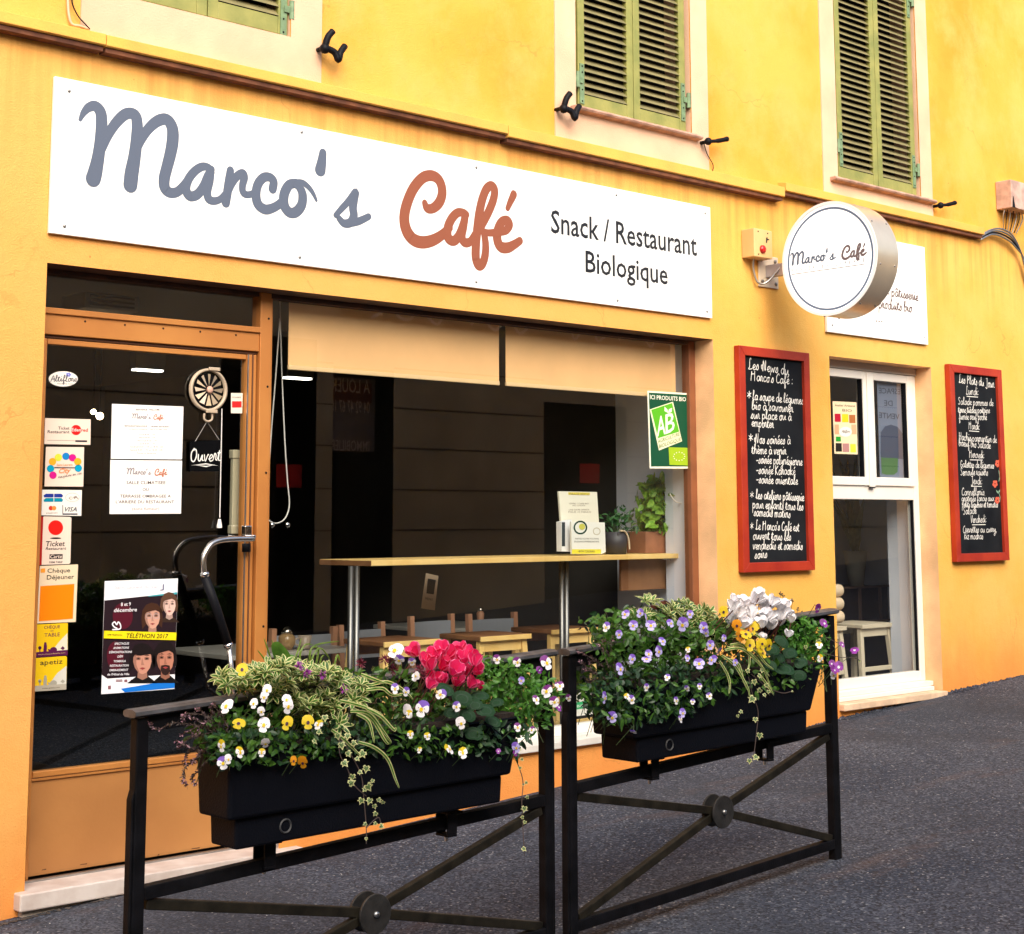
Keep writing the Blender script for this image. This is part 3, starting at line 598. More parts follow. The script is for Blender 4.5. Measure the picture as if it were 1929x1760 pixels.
# ------------------------------------------------------------------ big fascia sign
M_board = mat('white_sign_board', (.90, .89, .85), .35, var=.015, scale=1)
M_lgrey = mat('slate_blue_vinyl', (.105, .125, .17), .45, spec=.2); M_lbrn = mat('terracotta_vinyl', (.27, .085, .046), .45, spec=.2); M_ink = mat('black_vinyl', (.006, .006, .008), .5)
S = thing('fascia_sign', 'long white signboard with grey and terracotta script lettering above the shopfront', 'sign', (5.1, 0, 2.865))
MB().box(2.994, 7.213, -.022, -.004, 2.864, 3.532).build('board', M_board, S, bevel=.002)
mb = MB(); logo(mb, LG, lambda x, z, d: Vector((x, -.0225-d, z))); mb.build('lettering', M_lgrey, S)
mb = MB(); logo(mb, LB, lambda x, z, d: Vector((x, -.0225-d, z))); mb.build('lettering', M_lbrn, S)
sh = Sheet(-.0225); mb = MB()
sh.text(mb, 'Snack / Restaurant', (1038, 438), (1313, 482), 43, 1, bold=.012); mb.build('lettering', M_ink, S)
mb = MB(); sh.text(mb, 'Biologique', (1103, 512), (1258, 536), 41, 1, bold=.012); mb.build('lettering', M_ink, S)
for (x, z) in ((3.06, 3.48), (3.06, 2.90), (4.25, 3.50), (5.35, 3.495), (6.4, 3.495), (4.25, 2.90), (5.35, 2.895), (6.4, 2.895), (7.165, 3.49), (7.165, 2.90)):
    MB().lathe([(.0075, 0), (.006, -.004), (.001, -.005)], (x, -.022, z), 10, 'y').build('screw', M_screw, S, True)
# ------------------------------------------------------------------ second board
S = thing('pastry_sign', 'white signboard with brown script lettering partly behind the round hanging sign', 'sign', (8.9, 0, 2.88))
MB().box(8.345, 9.497, -.022, -.004, 2.873, 3.555).build('board', M_board, S, bevel=.002)
mb = MB(); sh = Sheet(-.0225)
sh.hand(mb, 't', (1668, 553), (1676, 555), 9, .0078, 1); sh.hand(mb, 'pâtisserie', (1679, 558), (1730, 567), 9.5, .0078, 1)
sh.hand(mb, 'e', (1646, 577), (1652, 578), 9, .0078, 1); sh.hand(mb, 'produits bio', (1655, 580), (1718, 588), 9.5, .0078, 1)
for k in range(3): sh.disc(mb, (1651+5*k, 605.2+.5*k), 1.4, 1, 8)
mb.build('lettering', mat('brown_vinyl', (.09, .03, .018), .5), S)
for (x, z) in ((8.40, 2.92), (9.45, 2.92), (9.45, 3.51)): MB().lathe([(.007, 0), (.001, -.004)], (x, -.022, z), 10, 'y').build('screw', M_screw, S, True)
# ------------------------------------------------------------------ round blade sign
XF, XB = 7.655, 7.865
q0 = PXP(1561, 378, XF); q1 = PXP(1561, 597, XF); qc = PXP(1561, 488, XF)
rad = (q0.z-q1.z)/2*.985; cy, cz = qc.y, (q0.z+q1.z)/2
S = thing('round_blade_sign', 'round white hanging sign with a blue ring on a wall bracket beside the fascia', 'sign', (7.76, 0, 3.05))
M_alu = mat('brushed_drum', (.82, .68, .50), .32, .7, var=.05, scale=6, bump=.03)
n_ = 96
MB().lathe([(rad, XF+.004), (rad, XB)], (0, cy, cz), n_, 'x', cap=False).build('drum', M_alu, S, True)
MB().lathe([(rad-.004, XF+.0105), (.001, XF+.01)], (0, cy, cz), n_, 'x', cap=False).build('front_face', mat('opal_face_added_glow', (.88, .87, .85), .3, emit=((1, .99, .97), .38)), S)  # faint glow added so the side-facing disc reads white
MB().lathe([(rad-.0002, XF+.004), (rad-.0002, XF-.002), (rad-.016, XF-.002), (rad-.016, XF+.012)], (0, cy, cz), n_, 'x', cap=False).build('rim', mat('white_rim', (.80, .78, .76), .3), S)
MB().lathe([(rad, XB), (rad-.014, XB+.003), (rad-.014, XB-.004), (.001, XB-.004)], (0, cy, cz), n_, 'x', cap=False).build('back_face', M_board, S)
MB().lathe([(rad-.033, XF+.009), (rad-.046, XF+.009)], (0, cy, cz), n_, 'x', cap=False).build('ring', mat('blue_vinyl', (.10, .15, .24), .45), S)
for k in range(8):
    an = math.pi*2*k/8+.2
    for xx in (XF+.035, XB-.03):
        MB().ball((xx, cy+rad*math.cos(an), cz+rad*math.sin(an)), .006, 8).build('rivet', M_screw, S)
A = PXP(1390+505/5.076, 360+712/5.076, XF+.009); Bp = PXP(1390+1228/5.076, 360+585/5.076, XF+.009)
mg, mb_ = MB(), MB()
A2 = Vector((A.x, A.y, (A.z+Bp.z)/2)); B2 = Vector((Bp.x, Bp.y, A2.z)); A2.z = B2.z = PXP(1390+513/5.076, 360+706/5.076, XF).z
logo_at(mg, mb_, (XF+.0095, A.y, A2.z), (XF+.0095, Bp.y, A2.z), (-1, 0, 0), .0006, 4, 1.15)
mg.build('lettering', mat('blue_grey_vinyl', (.075, .11, .17), .45), S); mb_.build('lettering', mat('mauve_grey_vinyl', (.12, .09, .10), .45), S)
mb = MB(); a = PXP(1390+512/5.076, 360+780/5.076, XF+.009); b = PXP(1390+1215/5.076, 360+672/5.076, XF+.009); zz = (a.z+b.z)/2; L_ = b.y-a.y
s_ = 'MANGER EN LIBERTÉ'; 
for i, ch in enumerate(s_):
    if ch == ' ': continue
    y = a.y+L_*i/(len(s_)-.6); wv = .014 if ch != 'I' else .004
    put_text(mb, ch, (XF+.0085, y, zz), (XF+.0085, y-wv, zz), .021, (-1, 0, 0))
zz -= .012; mb.poly([(XF+.0085, a.y, zz), (XF+.0085, b.y, zz), (XF+.0085, b.y, zz-.004), (XF+.0085, a.y, zz-.004)])
mb.build('lettering', mat('pale_grey_vinyl', (.07, .065, .07), .5), S)
bx = (XF+XB)/2; bz = PXP(1440, 510, bx).z-.01
MB().box(bx-.02, bx+.02, cy+rad-.03, -.01, bz-.038, bz+.038).build('bracket_arm', mat('lilac_grey_metal', (.50, .47, .50), .35, .6), S, bevel=.004)
pl = MB(); pl.box(bx-.085, bx+.11, -.010, -.001, bz-.10, bz+.10); pl.build('bracket_plate', mat('cream_plate', (.62, .52, .38), .5), S, bevel=.006)
for dx, dz in ((-.055, -.065), (-.055, .07), (.08, -.07), (.075, .07)): MB().lathe([(.012, -.010), (.011, -.018), (.004, -.02)], (bx+dx, 0, bz+dz), 6, 'y').build('bolt', M_screw, S)
MB().tube(cr([(7.60, -.03, 3.27), (7.61, -.02, 3.20), (7.64, -.03, 3.12), (7.70, -.06, 3.13), (bx, -.14, bz+.045)], 6), .007, 8).build('power_cable', M_zinc, S, True)
# alarm box
S = thing('alarm_box', 'small cream alarm box with a red lamp left of the round hanging sign', 'alarm', (7.61, 0, 3.27))
MB().box(7.525, 7.70, -.10, -.002, 3.262, 3.437).build('casing', mat('cream_casing', (.66, .42, .17), .5, var=.05), S, bevel=.005)
rl = MB(); c_ = P(1436, 470, -.1); rl.lathe([(.026, -.10), (.024, -.112), (.012, -.118)], (c_[0], 0, c_[1]), 16, 'y'); rl.build('lamp', mat('red_lens', (.45, .012, .01), .2), S, True)
for u, v in ((1428, 436), (1446, 440), (1429, 479)):
    c_ = P(u, v, -.1); MB().lathe([(.005, -.1), (.004, -.103)], (c_[0], 0, c_[1]), 8, 'y').build('screw', M_black, S)
mb = MB(); Sheet(-.1005).poly(mb, [(1443, 448), (1446, 447), (1445, 458), (1443, 458)], 1); Sheet(-.1005).poly(mb, [(1445, 450), (1449, 451), (1449, 453), (1445, 453)], 1); mb.build('marking', M_ink, S)
# ------------------------------------------------------------------ chalkboards
M_red = mat('red_stained_wood', (.31, .016, .004), .5, col2=(.42, .034, .007), scale=5, bump=.1, bscale=40)
M_slate = mat('slate', (.006, .007, .009), .7, col2=(.014, .016, .018), scale=3, spec=.12)
M_chalk = mat('chalk_white', (.80, .77, .70), .9, col2=(.45, .43, .40), scale=40, lo=.55, hi=.75)
def chalkboard(x0, x1, z0, z1, lab, lines, fb, extra=None):
    T = thing('chalkboard', lab, 'chalkboard', ((x0+x1)/2, 0, z0), 'framed chalkboards on the ochre wall'); fw, d = .056, .045
    MB().prism([(x0, z0), (x0+fw, z0+fw), (x0+fw, z1-fw), (x0, z1)], -d, -.004).build('frame_side', M_red, T, bevel=.003)
    MB().prism([(x1-fw, z0+fw), (x1, z0), (x1, z1), (x1-fw, z1-fw)], -d, -.004).build('frame_side', M_red, T, bevel=.003)
    MB().prism([(x0, z1), (x0+fw, z1-fw), (x1-fw, z1-fw), (x1, z1)], -d, -.004).build('frame_rail', M_red, T, bevel=.003)
    MB().prism([(x0, z0), (x1, z0), (x1-fw, z0+fw), (x0+fw, z0+fw)], -d, -.004).build('frame_rail', M_red, T, bevel=.003)
    MB().box(x0+fw-.01, x1-fw+.01, -.024, -.004, z0+fw-.01, z1-fw+.01).build('slate', M_slate, T)
    sh = Sheet(-.0245); mb = MB()
    for t, a, b, h in lines: sh.hand(mb, t, fb(*a), fb(*b), h, .0054 if h > 8 else .0042, 1)
    mb.build('handwriting', M_chalk, T)
    if extra: extra(T, sh, fb)
    return T
f1 = lambda x, y: (1380+x/8, 640+y/8); g1 = lambda x, y: (1380+x/7.65, 860+y/7.65)
L1 = [('Les News du', f1(235, 440), f1(850, 535), 10.5), ("Marco's Café :", f1(270, 615), f1(915, 678), 9.5), ('*', f1(218, 895), f1(285, 905), 9), ('la soupe de légumes', f1(300, 905), f1(1070, 975), 9),
 ('bio à savourer', f1(290, 1055), f1(915, 1095), 9), ('sur place ou à', f1(275, 1190), f1(890, 1220), 9), ('emporter', f1(285, 1310), f1(620, 1335), 9), ('*', f1(240, 1545), f1(310, 1552), 9), ('Nos soirées à', f1(325, 1565), f1(875, 1580), 9.5),
 ('thème à venir', f1(285, 1720), f1(810, 1735), 9), ('-soirée polynésienne', g1(340, 100), g1(1005, 130), 9), ('-soirée Karaoké', g1(340, 250), g1(905, 270), 9), ('-soirée orientale', g1(340, 385), g1(940, 410), 9),
 ('*', g1(250, 610), g1(310, 610), 8), ('les ateliers pâtisserie', g1(335, 612), g1(1030, 645), 9), ('pour enfants tous les', g1(285, 745), g1(1020, 780), 9), ('samedis matins', g1(305, 860), g1(835, 885), 9), ('*', g1(252, 1060), g1(302, 1060), 8),
 ("Le Marco's Café est", g1(330, 1055), g1(960, 1080), 9), ('ouvert tous les', g1(290, 1195), g1(845, 1215), 9), ('vendredis et samedis', g1(290, 1340), g1(1010, 1345), 9), ('soirs', g1(318, 1470), g1(500, 1460), 9)]
idf = lambda x, y: (x, y)
chalkboard(7.428, 8.118, 1.372, 2.718, 'red framed chalkboard listing evening themes, between the shop window and the white window', L1, idf)
f2 = lambda x, y: (1780+x/4.51, 680+y/4.51)
L2 = [('Les Plats du Jour', (118, 185), (420, 228), 8.5), ('Lundi:', (178, 285), (290, 292), 8), ('Salade pommes de', (112, 370), (412, 385), 7), ('terre tièdes poitrine', (112, 440), (382, 445), 6.5), ('fumée oeuf poché', (118, 498), (356, 502), 7),
 ('Mardi:', (200, 582), (298, 586), 7.5), ('Hachis parmentier de', (118, 672), (440, 700), 7.5), ('boeuf bio Salade', (118, 722), (388, 748), 7.5), ('Mercredi:', (205, 822), (336, 830), 7.5), ('Galettes de légumes', (130, 905), (418, 915), 7), ('Semoule raisins', (132, 972), (366, 974), 7.5),
 ('Jeudi:', (220, 1045), (320, 1052), 8), ('Cannellonis', (142, 1142), (335, 1142), 7.5), ('gratinés farcis aux', (140, 1195), (418, 1190), 6.5), ('petits légumes et tomates', (145, 1245), (450, 1245), 6.5), ('Salade', (155, 1305), (268, 1300), 7.5),
 ('Vendredi:', (218, 1375), (355, 1372), 7.5), ('Crevettes au curry,', (152, 1460), (440, 1455), 7), ('Riz madras', (162, 1515), (325, 1515), 7)]
def flowers2(T, sh, fb):
    mu = MB()
    for x0, y0, x1, y1 in ((185, 298, 280, 306), (205, 592, 290, 598), (212, 838, 320, 840), (222, 1062, 312, 1064), (230, 1390, 345, 1388)):
        sh.poly(mu, [fb(x0, y0), fb(x1, y1), fb(x1, y1+6), fb(x0, y0+6)], 1)
    mu.build('underline', M_chalk, T)
    mr = MB()
    for cx_, cy_ in ((447, 872), (425, 1045), (445, 1185)):
        for k in range(5):
            an = k*1.257+.3; sh.disc(mr, fb(cx_+13*math.cos(an), cy_+20*math.sin(an)), 2.3, 1+.2*k, 8, 3.0)
    mr.build('chalk_flower', mat('chalk_red', (.62, .10, .05), .9), T)
    for poly_ in ([(432, 1095), (450, 1110), (452, 1130), (440, 1118)], [(452, 1130), (455, 1105), (468, 1092), (466, 1112)], [(455, 930), (462, 985), (455, 1025), (460, 1025), (468, 985), (459, 928)], [(462, 1125), (470, 1160), (466, 1200), (462, 1200), (465, 1160), (458, 1128)]):
        ml = MB(); sh.poly(ml, [fb(*p) for p in poly_], 2); ml.build('chalk_stem', mat('chalk_green', (.22, .38, .25), .9), T)
chalkboard(9.718, 10.403, 1.391, 2.755, 'red framed chalkboard of daily dishes with small red flowers, farthest right on the wall', L2, f2, flowers2)
# ------------------------------------------------------------------ junction box, cables, shutter holdbacks
S = thing('junction_box', 'weathered grey junction box with loose cables at the right end of the string course', 'electrical box', (10.62, 0, 3.95))
MB().box(10.50, 10.82, -.13, -.002, 3.955, 4.165).build('casing', mat('pinkish_plastic', (.52, .33, .26), .6, var=.25, scale=12), S, bevel=.006)
MB().prism([(10.505, 3.957), (10.52, 4.04), (10.54, 3.96), (10.58, 3.955)], -.135, -.131).build('broken_edge', M_black, S)
for k in range(7): MB().tube(cr([(10.52+.04*k, -.06, 3.96), (10.51+.045*k, -.05, 3.90), (10.54+.03*k, -.03, 3.80)], 5), .004, 6).build('wire', M_black if k % 2 else M_zinc, S)
S = thing('cable_bundle', 'bundle of grey cables drooping from the string course end to the junction box', 'cable', (10.2, 0, 3.7))
for k in range(4): MB().tube(cr([(10.20, -.04, 3.72-.01*k), (10.34, -.05, 3.78-.012*k), (10.50, -.05, 3.80-.02*k), (10.66, -.05, 3.75-.02*k), (10.80+.01*k, -.04, 3.55), (10.93+.01*k, -.03, 3.0), (10.96+.01*k, -.03, 1.5)], 8), .007, 6).build('cable', M_zinc if k != 2 else M_black, S, True)
S = thing('looped_cable', 'white cable looping down beside the left shutter onto the string course', 'cable', (3.05, 0, 3.75))
MB().tube([tuple(P3(u, v, -.015)) for u, v in cr([(129, -30), (128, 5), (130, 30), (136, 46), (150, 49), (168, 55)], 6)], .006, 8).build('cable', mat('cream_cable', (.66, .42, .26), .5), S, True)
MB().tube([tuple(P3(u, v, -.02)) for u, v in cr([(135, -30), (136, 5), (147, 30), (160, 45), (169, 55)], 6)], .003, 6).build('thin_wire', M_black, S, True)
def holdback(u, v, lab, kind):
    x, z = P(u, v, -.04); T = thing('shutter_holdback', lab, 'shutter catch', (x, 0, z), 'black iron shutter holdbacks on the facade')
    MB().tube([(x, 0, z), (x, -.06, z)], .012, 8).build('pin', M_black, T, True)
    if kind == 0:
        MB().ball((x, -.065, z-.005), .026, 10).build('boss', M_black, T, True)
        MB().tube(cr([(x, -.065, z), (x+.01, -.075, z+.05), (x+.035, -.08, z+.085)], 5), [.017]*11, 8).build('arm', M_black, T, True)
        MB().tube(cr([(x, -.065, z), (x+.05, -.075, z-.015), (x+.07, -.08, z-.05), (x+.085, -.075, z-.01), (x+.115, -.07, z+.03)], 5), [.017]*21, 8).build('arm', M_black, T, True)
    else:
        MB().ball((x, -.065, z), .024, 10).build('boss', M_black, T, True)
        MB().tube(cr([(x, -.065, z), (x+.07, -.08, z+.012), (x+.15, -.09, z+.035)], 5), [.011]*5+[.014]*4+[.016]*2, 8).build('arm', M_black, T, True)
    return x, z
holdback(606, 92, 'black shutter holdback right of the left window, over the long signboard', 0)
holdback(1056, 205, 'black shutter holdback at the left end of the middle window sill', 0)
x, z = holdback(1328, 268, 'black shutter holdback right of the middle window with a thin wire hanging from it', 1)
S = thing('hanging_wire', 'thin black wire dangling below the middle window holdback', 'wire', (x, 0, z))
MB().tube(cr([(x, -.03, z), (x+.04, -.02, z-.06), (x+.10, -.015, z-.12), (x+.09, -.015, z-.17)], 6), .003, 6).build('wire', M_black, S)
holdback(1766, 388, 'black shutter holdback at the right end of the right window sill', 1)
# ------------------------------------------------------------------ stickers and notices on the door glass
GY = FY+.0275
WHT = (.82, .78, .70); PEA = (.80, .64, .52)
def sticker(name, label, cat, pix, col, group=None, th=.001, Y=None, rough=.45):
    Y = GY if Y is None else Y; pts = [P(u, v, Y) for u, v in pix]
    o = MB().prism(pts, Y-th, Y).build(name, flatm(col, rough)); tag(o, label, cat, group); return o, Sheet(Y-th)
def pr(par, name, col, fn, *a):
    mb = MB(); fn(mb); return mb.build(name, flatm(col), par)
GR = 'payment and visitor stickers down the left of the door'
za = lambda x, y: (60+x/6.43, 740+y/6.43); zb = lambda x, y: (60+x/5.03, 970+y/5.03)
o, s = sticker('sticker', 'oval white sticker with a blue flower, topmost on the door glass', 'sticker', [(119+27.5*math.cos(k*.2618), 714+14.5*math.sin(k*.2618)) for k in range(24)], WHT, GR)
pr(o, 'lettering', (.05, .04, .06), lambda m: (s.hand(m, 'Altiflore', (95, 719), (145, 719), 6, .0032, 1), s.text(m, 'FLEURISTE  PARIS', (108, 724), (138, 725), 2.2, 1)))
pr(o, 'flower_print', (.20, .22, .62), lambda m: [s.disc(m, (129+3*math.cos(k*1.26), 706+2.4*math.sin(k*1.26)), 2, 1+k*.2, 8) for k in range(5)])
o, s = sticker('sticker', 'wide pale sticker with a red dot and black Ticket Restaurant lettering', 'sticker', [za(160, 308), za(712, 323), za(708, 632), za(150, 622)], PEA, GR)
pr(o, 'lettering', (.02, .018, .03), lambda m: (s.text(m, 'Ticket', za(318, 447), za(455, 447), 6, 1, .008), s.text(m, 'Restaurant', za(190, 490), za(455, 492), 6, 1, .008), s.poly(m, [za(525, 575), za(668, 578), za(668, 598), za(525, 596)], 1), s.poly(m, [za(185, 575), za(520, 580), za(520, 583), za(185, 578)], 1)))
pr(o, 'red_dot', (.68, .012, .012), lambda m: s.disc(m, za(535, 452), 9.6, 1, 24))
pr(o, 'lettering', (.62, .01, .01), lambda m: s.text(m, 'red', za(597, 470), za(675, 472), 6.5, 2, .006)); pr(o, 'lettering', WHT, lambda m: s.text(m, 'Eden', za(478, 468), za(592, 470), 6.5, 3, .006))
o, s = sticker('sticker', 'square pale sticker with an arch of coloured balls', 'sticker', [za(170, 655), za(632, 660), za(622, 1138), za(152, 1135)], PEA, GR)
for c_, q in (((.01, .20, .52), [(412, 770)]), ((.60, .01, .22), [(492, 788), (255, 1000)]), ((.62, .66, .05), [(320, 785)]), ((.80, .38, .02), [(250, 835), (555, 835)]), ((.0, .30, .48), [(226, 920), (562, 915)])):
    [pr(o, 'ball_print', c_, lambda m: s.disc(m, za(x, y), 7.0, 1+.3*i, 20)) for i, (x, y) in enumerate(q)]
pr(o, 'lettering', (.80, .22, .06), lambda m: (s.text(m, 'Saint Laurent', za(300, 888), za(490, 884), 4.6, 3, .01), s.text(m, 'City', za(325, 975), za(470, 965), 9, 3, .02, .3)))
pr(o, 'lettering', (.06, .05, .06), lambda m: (s.poly(m, [za(270, 900), za(525, 905), za(525, 915), za(270, 915)], 2), s.hand(m, 'toujours en vie', za(320, 1035), za(600, 985), 2.6, .0014, 2)))
o, s = sticker('sticker', 'white bank card sticker with blue CB emblem, contactless oval and VISA', 'sticker', [za(125, 1175), za(605, 1180), za(598, 1492), za(115, 1485)], WHT, GR)
def halfd(m, ys, lay, x0, x1, x2, x3):
    s.poly(m, [za(x0+30, ys[0]), za(x1, ys[0]), za(x1, ys[1]), za(x0+8, ys[1]), za(x0, (ys[0]+ys[1])/2)], lay); s.poly(m, [za(x2, ys[0]), za(x3-22, ys[0]), za(x3, ys[0]+22), za(x3-10, ys[1]), za(x2, ys[1])], lay)
pr(o, 'emblem', (.015, .035, .28), lambda m: halfd(m, (1224, 1268), 1, 140, 262, 270, 378)); pr(o, 'emblem', (.0, .25, .36), lambda m: halfd(m, (1276, 1322), 1, 140, 262, 270, 378))
pr(o, 'oval_print', (.30, .24, .20), lambda m: (s.ring(m, za(490, 1268), 13.2, .5, 1, 32, 8.2), [s.ring(m, za(455+9*k, 1278), 1.4+.9*k, .5, 1.2+.2*k, 12) for k in range(3)], s.poly(m, [za(500, 1262), za(535, 1248), za(572, 1295), za(560, 1290), za(535, 1272), za(510, 1290)], 1)))
pr(o, 'card_dot', (.62, .04, .02), lambda m: s.disc(m, za(230, 1398), 4.2, 1)); pr(o, 'card_dot', (.72, .26, .05), lambda m: s.disc(m, za(268, 1398), 4.2, 1.4))
pr(o, 'lettering', (.25, .10, .04), lambda m: s.text(m, 'paypass', za(175, 1465), za(310, 1462), 3, 1)); pr(o, 'lettering', (.015, .02, .05), lambda m: (s.text(m, 'VISA', za(398, 1438), za(543, 1438), 8.4, 1, .012, .3),)); pr(o, 'bar_print', (.015, .02, .05), lambda m: s.poly(m, [za(370, 1462), za(552, 1462), za(552, 1478), za(370, 1478)], 1)); pr(o, 'bar_print', (.015, .02, .05), lambda m: (s.poly(m, [za(370, 1362), za(378, 1362), za(378, 1462), za(370, 1462)], 1)))
o, s = sticker('sticker', 'pale rounded sticker with a big red ball over Ticket lettering and a red edge', 'sticker', [zb(105, 22), zb(118, 15), zb(360, 20), zb(374, 32), zb(364, 455), zb(352, 466), zb(90, 475)], PEA, GR)
pr(o, 'red_ball', (.75, .012, .008), lambda m: s.disc(m, zb(225, 122), 14, 1, 28)); pr(o, 'red_edge', (.40, .012, .01), lambda m: s.poly(m, [zb(84, 18), zb(108, 18), zb(92, 476), zb(62, 476)], .8))
pr(o, 'lettering', (.02, .015, .02), lambda m: (s.disc(m, zb(225, 222), 10.5, 1, 20, 1.6), s.text(m, 'Ticket', zb(132, 298), zb(312, 296), 10, 1, .012, .15), s.text(m, 'Restaurant', zb(130, 333), zb(325, 330), 5.4, 1, .01, .15), s.poly(m, [zb(168, 374), zb(292, 372), zb(290, 418), zb(165, 420)], 1), s.text(m, 'DEMI TARIF', zb(165, 458), zb(290, 456), 3.4, 1, .02)))
pr(o, 'lettering', PEA, lambda m: s.text(m, 'Carte', zb(172, 412), zb(284, 410), 7, 2, .01, .15))
o, s = sticker('sticker', 'cream sticker with a large orange square and Chèque Déjeuner lettering', 'sticker', [zb(75, 485), zb(437, 470), zb(415, 1015), zb(48, 1030)], (.78, .62, .42), GR)
pr(o, 'orange_square', (.85, .22, .002), lambda m: s.poly(m, [zb(80, 676), zb(402, 655), zb(388, 985), zb(65, 1010)], 1))
pr(o, 'small_square', (.80, .30, .03), lambda m: s.poly(m, [zb(84, 510), zb(126, 508), zb(124, 548), zb(82, 550)], 1))
pr(o, 'lettering', (.012, .02, .02), lambda m: (s.text(m, 'Chèque', zb(146, 550), zb(362, 544), 8.4, 1, .008), s.text(m, 'Déjeuner', zb(141, 614), zb(400, 606), 8.8, 1, .008)))
o, s = sticker('sticker', 'yellow sticker with purple Chèque de Table lettering and skyline', 'sticker', [zb(45, 1040), zb(340, 1025), zb(338, 1330), zb(40, 1350)], (.80, .50, .01), GR)
PUR = (.09, .01, .06)
pr(o, 'white_corner', (.72, .66, .50), lambda m: s.poly(m, [zb(337, 1120), zb(337, 1290), zb(190, 1290), zb(260, 1200)], 1))
pr(o, 'lettering', PUR, lambda m: (s.text(m, 'CHÈQUE', zb(115, 1082), zb(266, 1074), 6, 1, .006), s.text(m, 'DE', zb(178, 1108), zb(204, 1106), 3.4, 1, .006), s.text(m, 'TABLE', zb(118, 1158), zb(264, 1150), 7.4, 1, .006)))
def skyline(m, y, k):
    s.disc(m, zb(75, y-40), 3.2, 1.5, 12); s.poly(m, [zb(70, y-40), zb(80, y-40), zb(80, y), zb(70, y)], 1.5); s.poly(m, [zb(112, y-60), zb(118, y-92), zb(136, y-92), zb(142, y-60), zb(140, y), zb(108, y)], 1.7)
    s.disc(m, zb(205, y-22), 6.5, 1.6, 14, 5); s.poly(m, [zb(150, y-30), zb(172, y-24), zb(200, y), zb(160, y)], 1.8); s.poly(m, [zb(270, y-34), zb(292, y-56), zb(312, y-36), zb(294, y-18)], 1.6)
pr(o, 'skyline_print', PUR, lambda m: (skyline(m, 1300, 0), s.poly(m, [zb(40, 1302), zb(338, 1280), zb(338, 1330), zb(40, 1350)], 2)))
pr(o, 'lettering', (.6, .4, .2), lambda m: s.text(m, 'www.chequedetable.com', zb(55, 1330), zb(315, 1312), 2.6, 4))
o, s = sticker('sticker', 'yellow sticker reading apetiz with a grey skyline, lowest on the door', 'sticker', [zb(35, 1358), zb(320, 1338), zb(332, 1350), zb(325, 1648), zb(316, 1657), zb(25, 1675)], (.80, .52, .01), GR)
pr(o, 'white_corner', (.62, .60, .52), lambda m: s.poly(m, [zb(328, 1430), zb(326, 1610), zb(150, 1625), zb(240, 1500)], 1))
pr(o, 'lettering', (.05, .04, .02), lambda m: (s.text(m, 'apetiz', zb(78, 1424), zb(290, 1410), 9.6, 1, .008), s.text(m, 'www.apetiz.com', zb(95, 1650), zb(262, 1640), 2.8, 4)))
pr(o, 'skyline_print', (.35, .33, .26), lambda m: (skyline(m, 1615, 0),)); pr(o, 'grey_band', (.42, .38, .30), lambda m: s.poly(m, [zb(27, 1622), zb(326, 1600), zb(325, 1655), zb(25, 1675)], 2))
# notices
PAP = (.88, .85, .80); TXc = (.05, .02, .02)
def paper(label, pix, logoab):
    o, s = sticker('notice', label, 'notice', pix, PAP, 'white notices on the door glass', th=.0012)
    mg, mb_ = MB(), MB(); a, b = s.at(*logoab[0]), s.at(*logoab[1]); logo_at(mg, mb_, a, b, (0, -1, 0), .0006, 2, 1.0)
    mg.build('lettering', flatm((.22, .18, .20)), o); mb_.build('lettering', flatm((.45, .13, .06)), o); return o, s
o, s = paper('upper white opening hours notice on the door glass', [za(970, 135), za(1835, 168), za(1818, 800), za(1812, 808), za(955, 800)], (za(1210, 308), za(1592, 318)))
pr(o, 'lettering', (.07, .03, .03), lambda m: (s.text(m, 'BIENVENUE - WELCOME', za(1258, 215), za(1548, 218), 3.6, 1, .01), s.text(m, 'RESTAURANT BIOLOGIQUE', za(1122, 412), za(1396, 416), 3.1, 1, .012), s.text(m, 'ORGANIC RESTAURANT', za(1436, 418), za(1668, 422), 3.1, 1, .012)))
pr(o, 'lettering', (.14, .07, .07), lambda m: (s.text(m, 'Sur place ou à emporter', za(1170, 448), za(1405, 450), 2.8, 1), s.text(m, 'Eat in or take away', za(1436, 450), za(1640, 454), 2.8, 1),
  [s.text(m, t, za(a, y), za(b, y+1), 2.9, 1) for t, a, b, y in (('Lundi 8.30 - 17h', 1300, 1490, 515), ('Mardi 8.30 - 17h', 1298, 1495, 552), ('Mercredi 8.30 - 17h', 1280, 1515, 590), ('Jeudi 8.30 - 17h', 1302, 1490, 626), ('Vendredi 8.30 - 17h et 18.30 - 22h', 1183, 1595, 664), ('Samedi 8.30 - 17h et 18.30 - 22h', 1190, 1585, 702), ('Fermé le dimanche', 1275, 1505, 740))]))
o, s = paper('lower white notice about the air conditioned room and shaded terrace', [za(950, 815), za(1818, 823), za(1805, 1465), za(940, 1470)], (za(1145, 985), za(1640, 992)))
pr(o, 'lettering', TXc, lambda m: [s.text(m, t, za(a, y), za(b, y), h, 1, .008) for t, a, b, y, h in (('SALLE CLIMATISEE', 1145, 1618, 1108, 6.2), ('OU', 1340, 1415, 1190, 5.6), ('TERRASSE OMBRAGEE A', 1066, 1682, 1270, 5.8), ("L'ARRIERE DU RESTAURANT", 1015, 1722, 1340, 5.8))])
pr(o, 'lettering', (.25, .12, .12), lambda m: s.text(m, '(zone fumeur)', za(1212, 1422), za(1542, 1420), 5.4, 1))
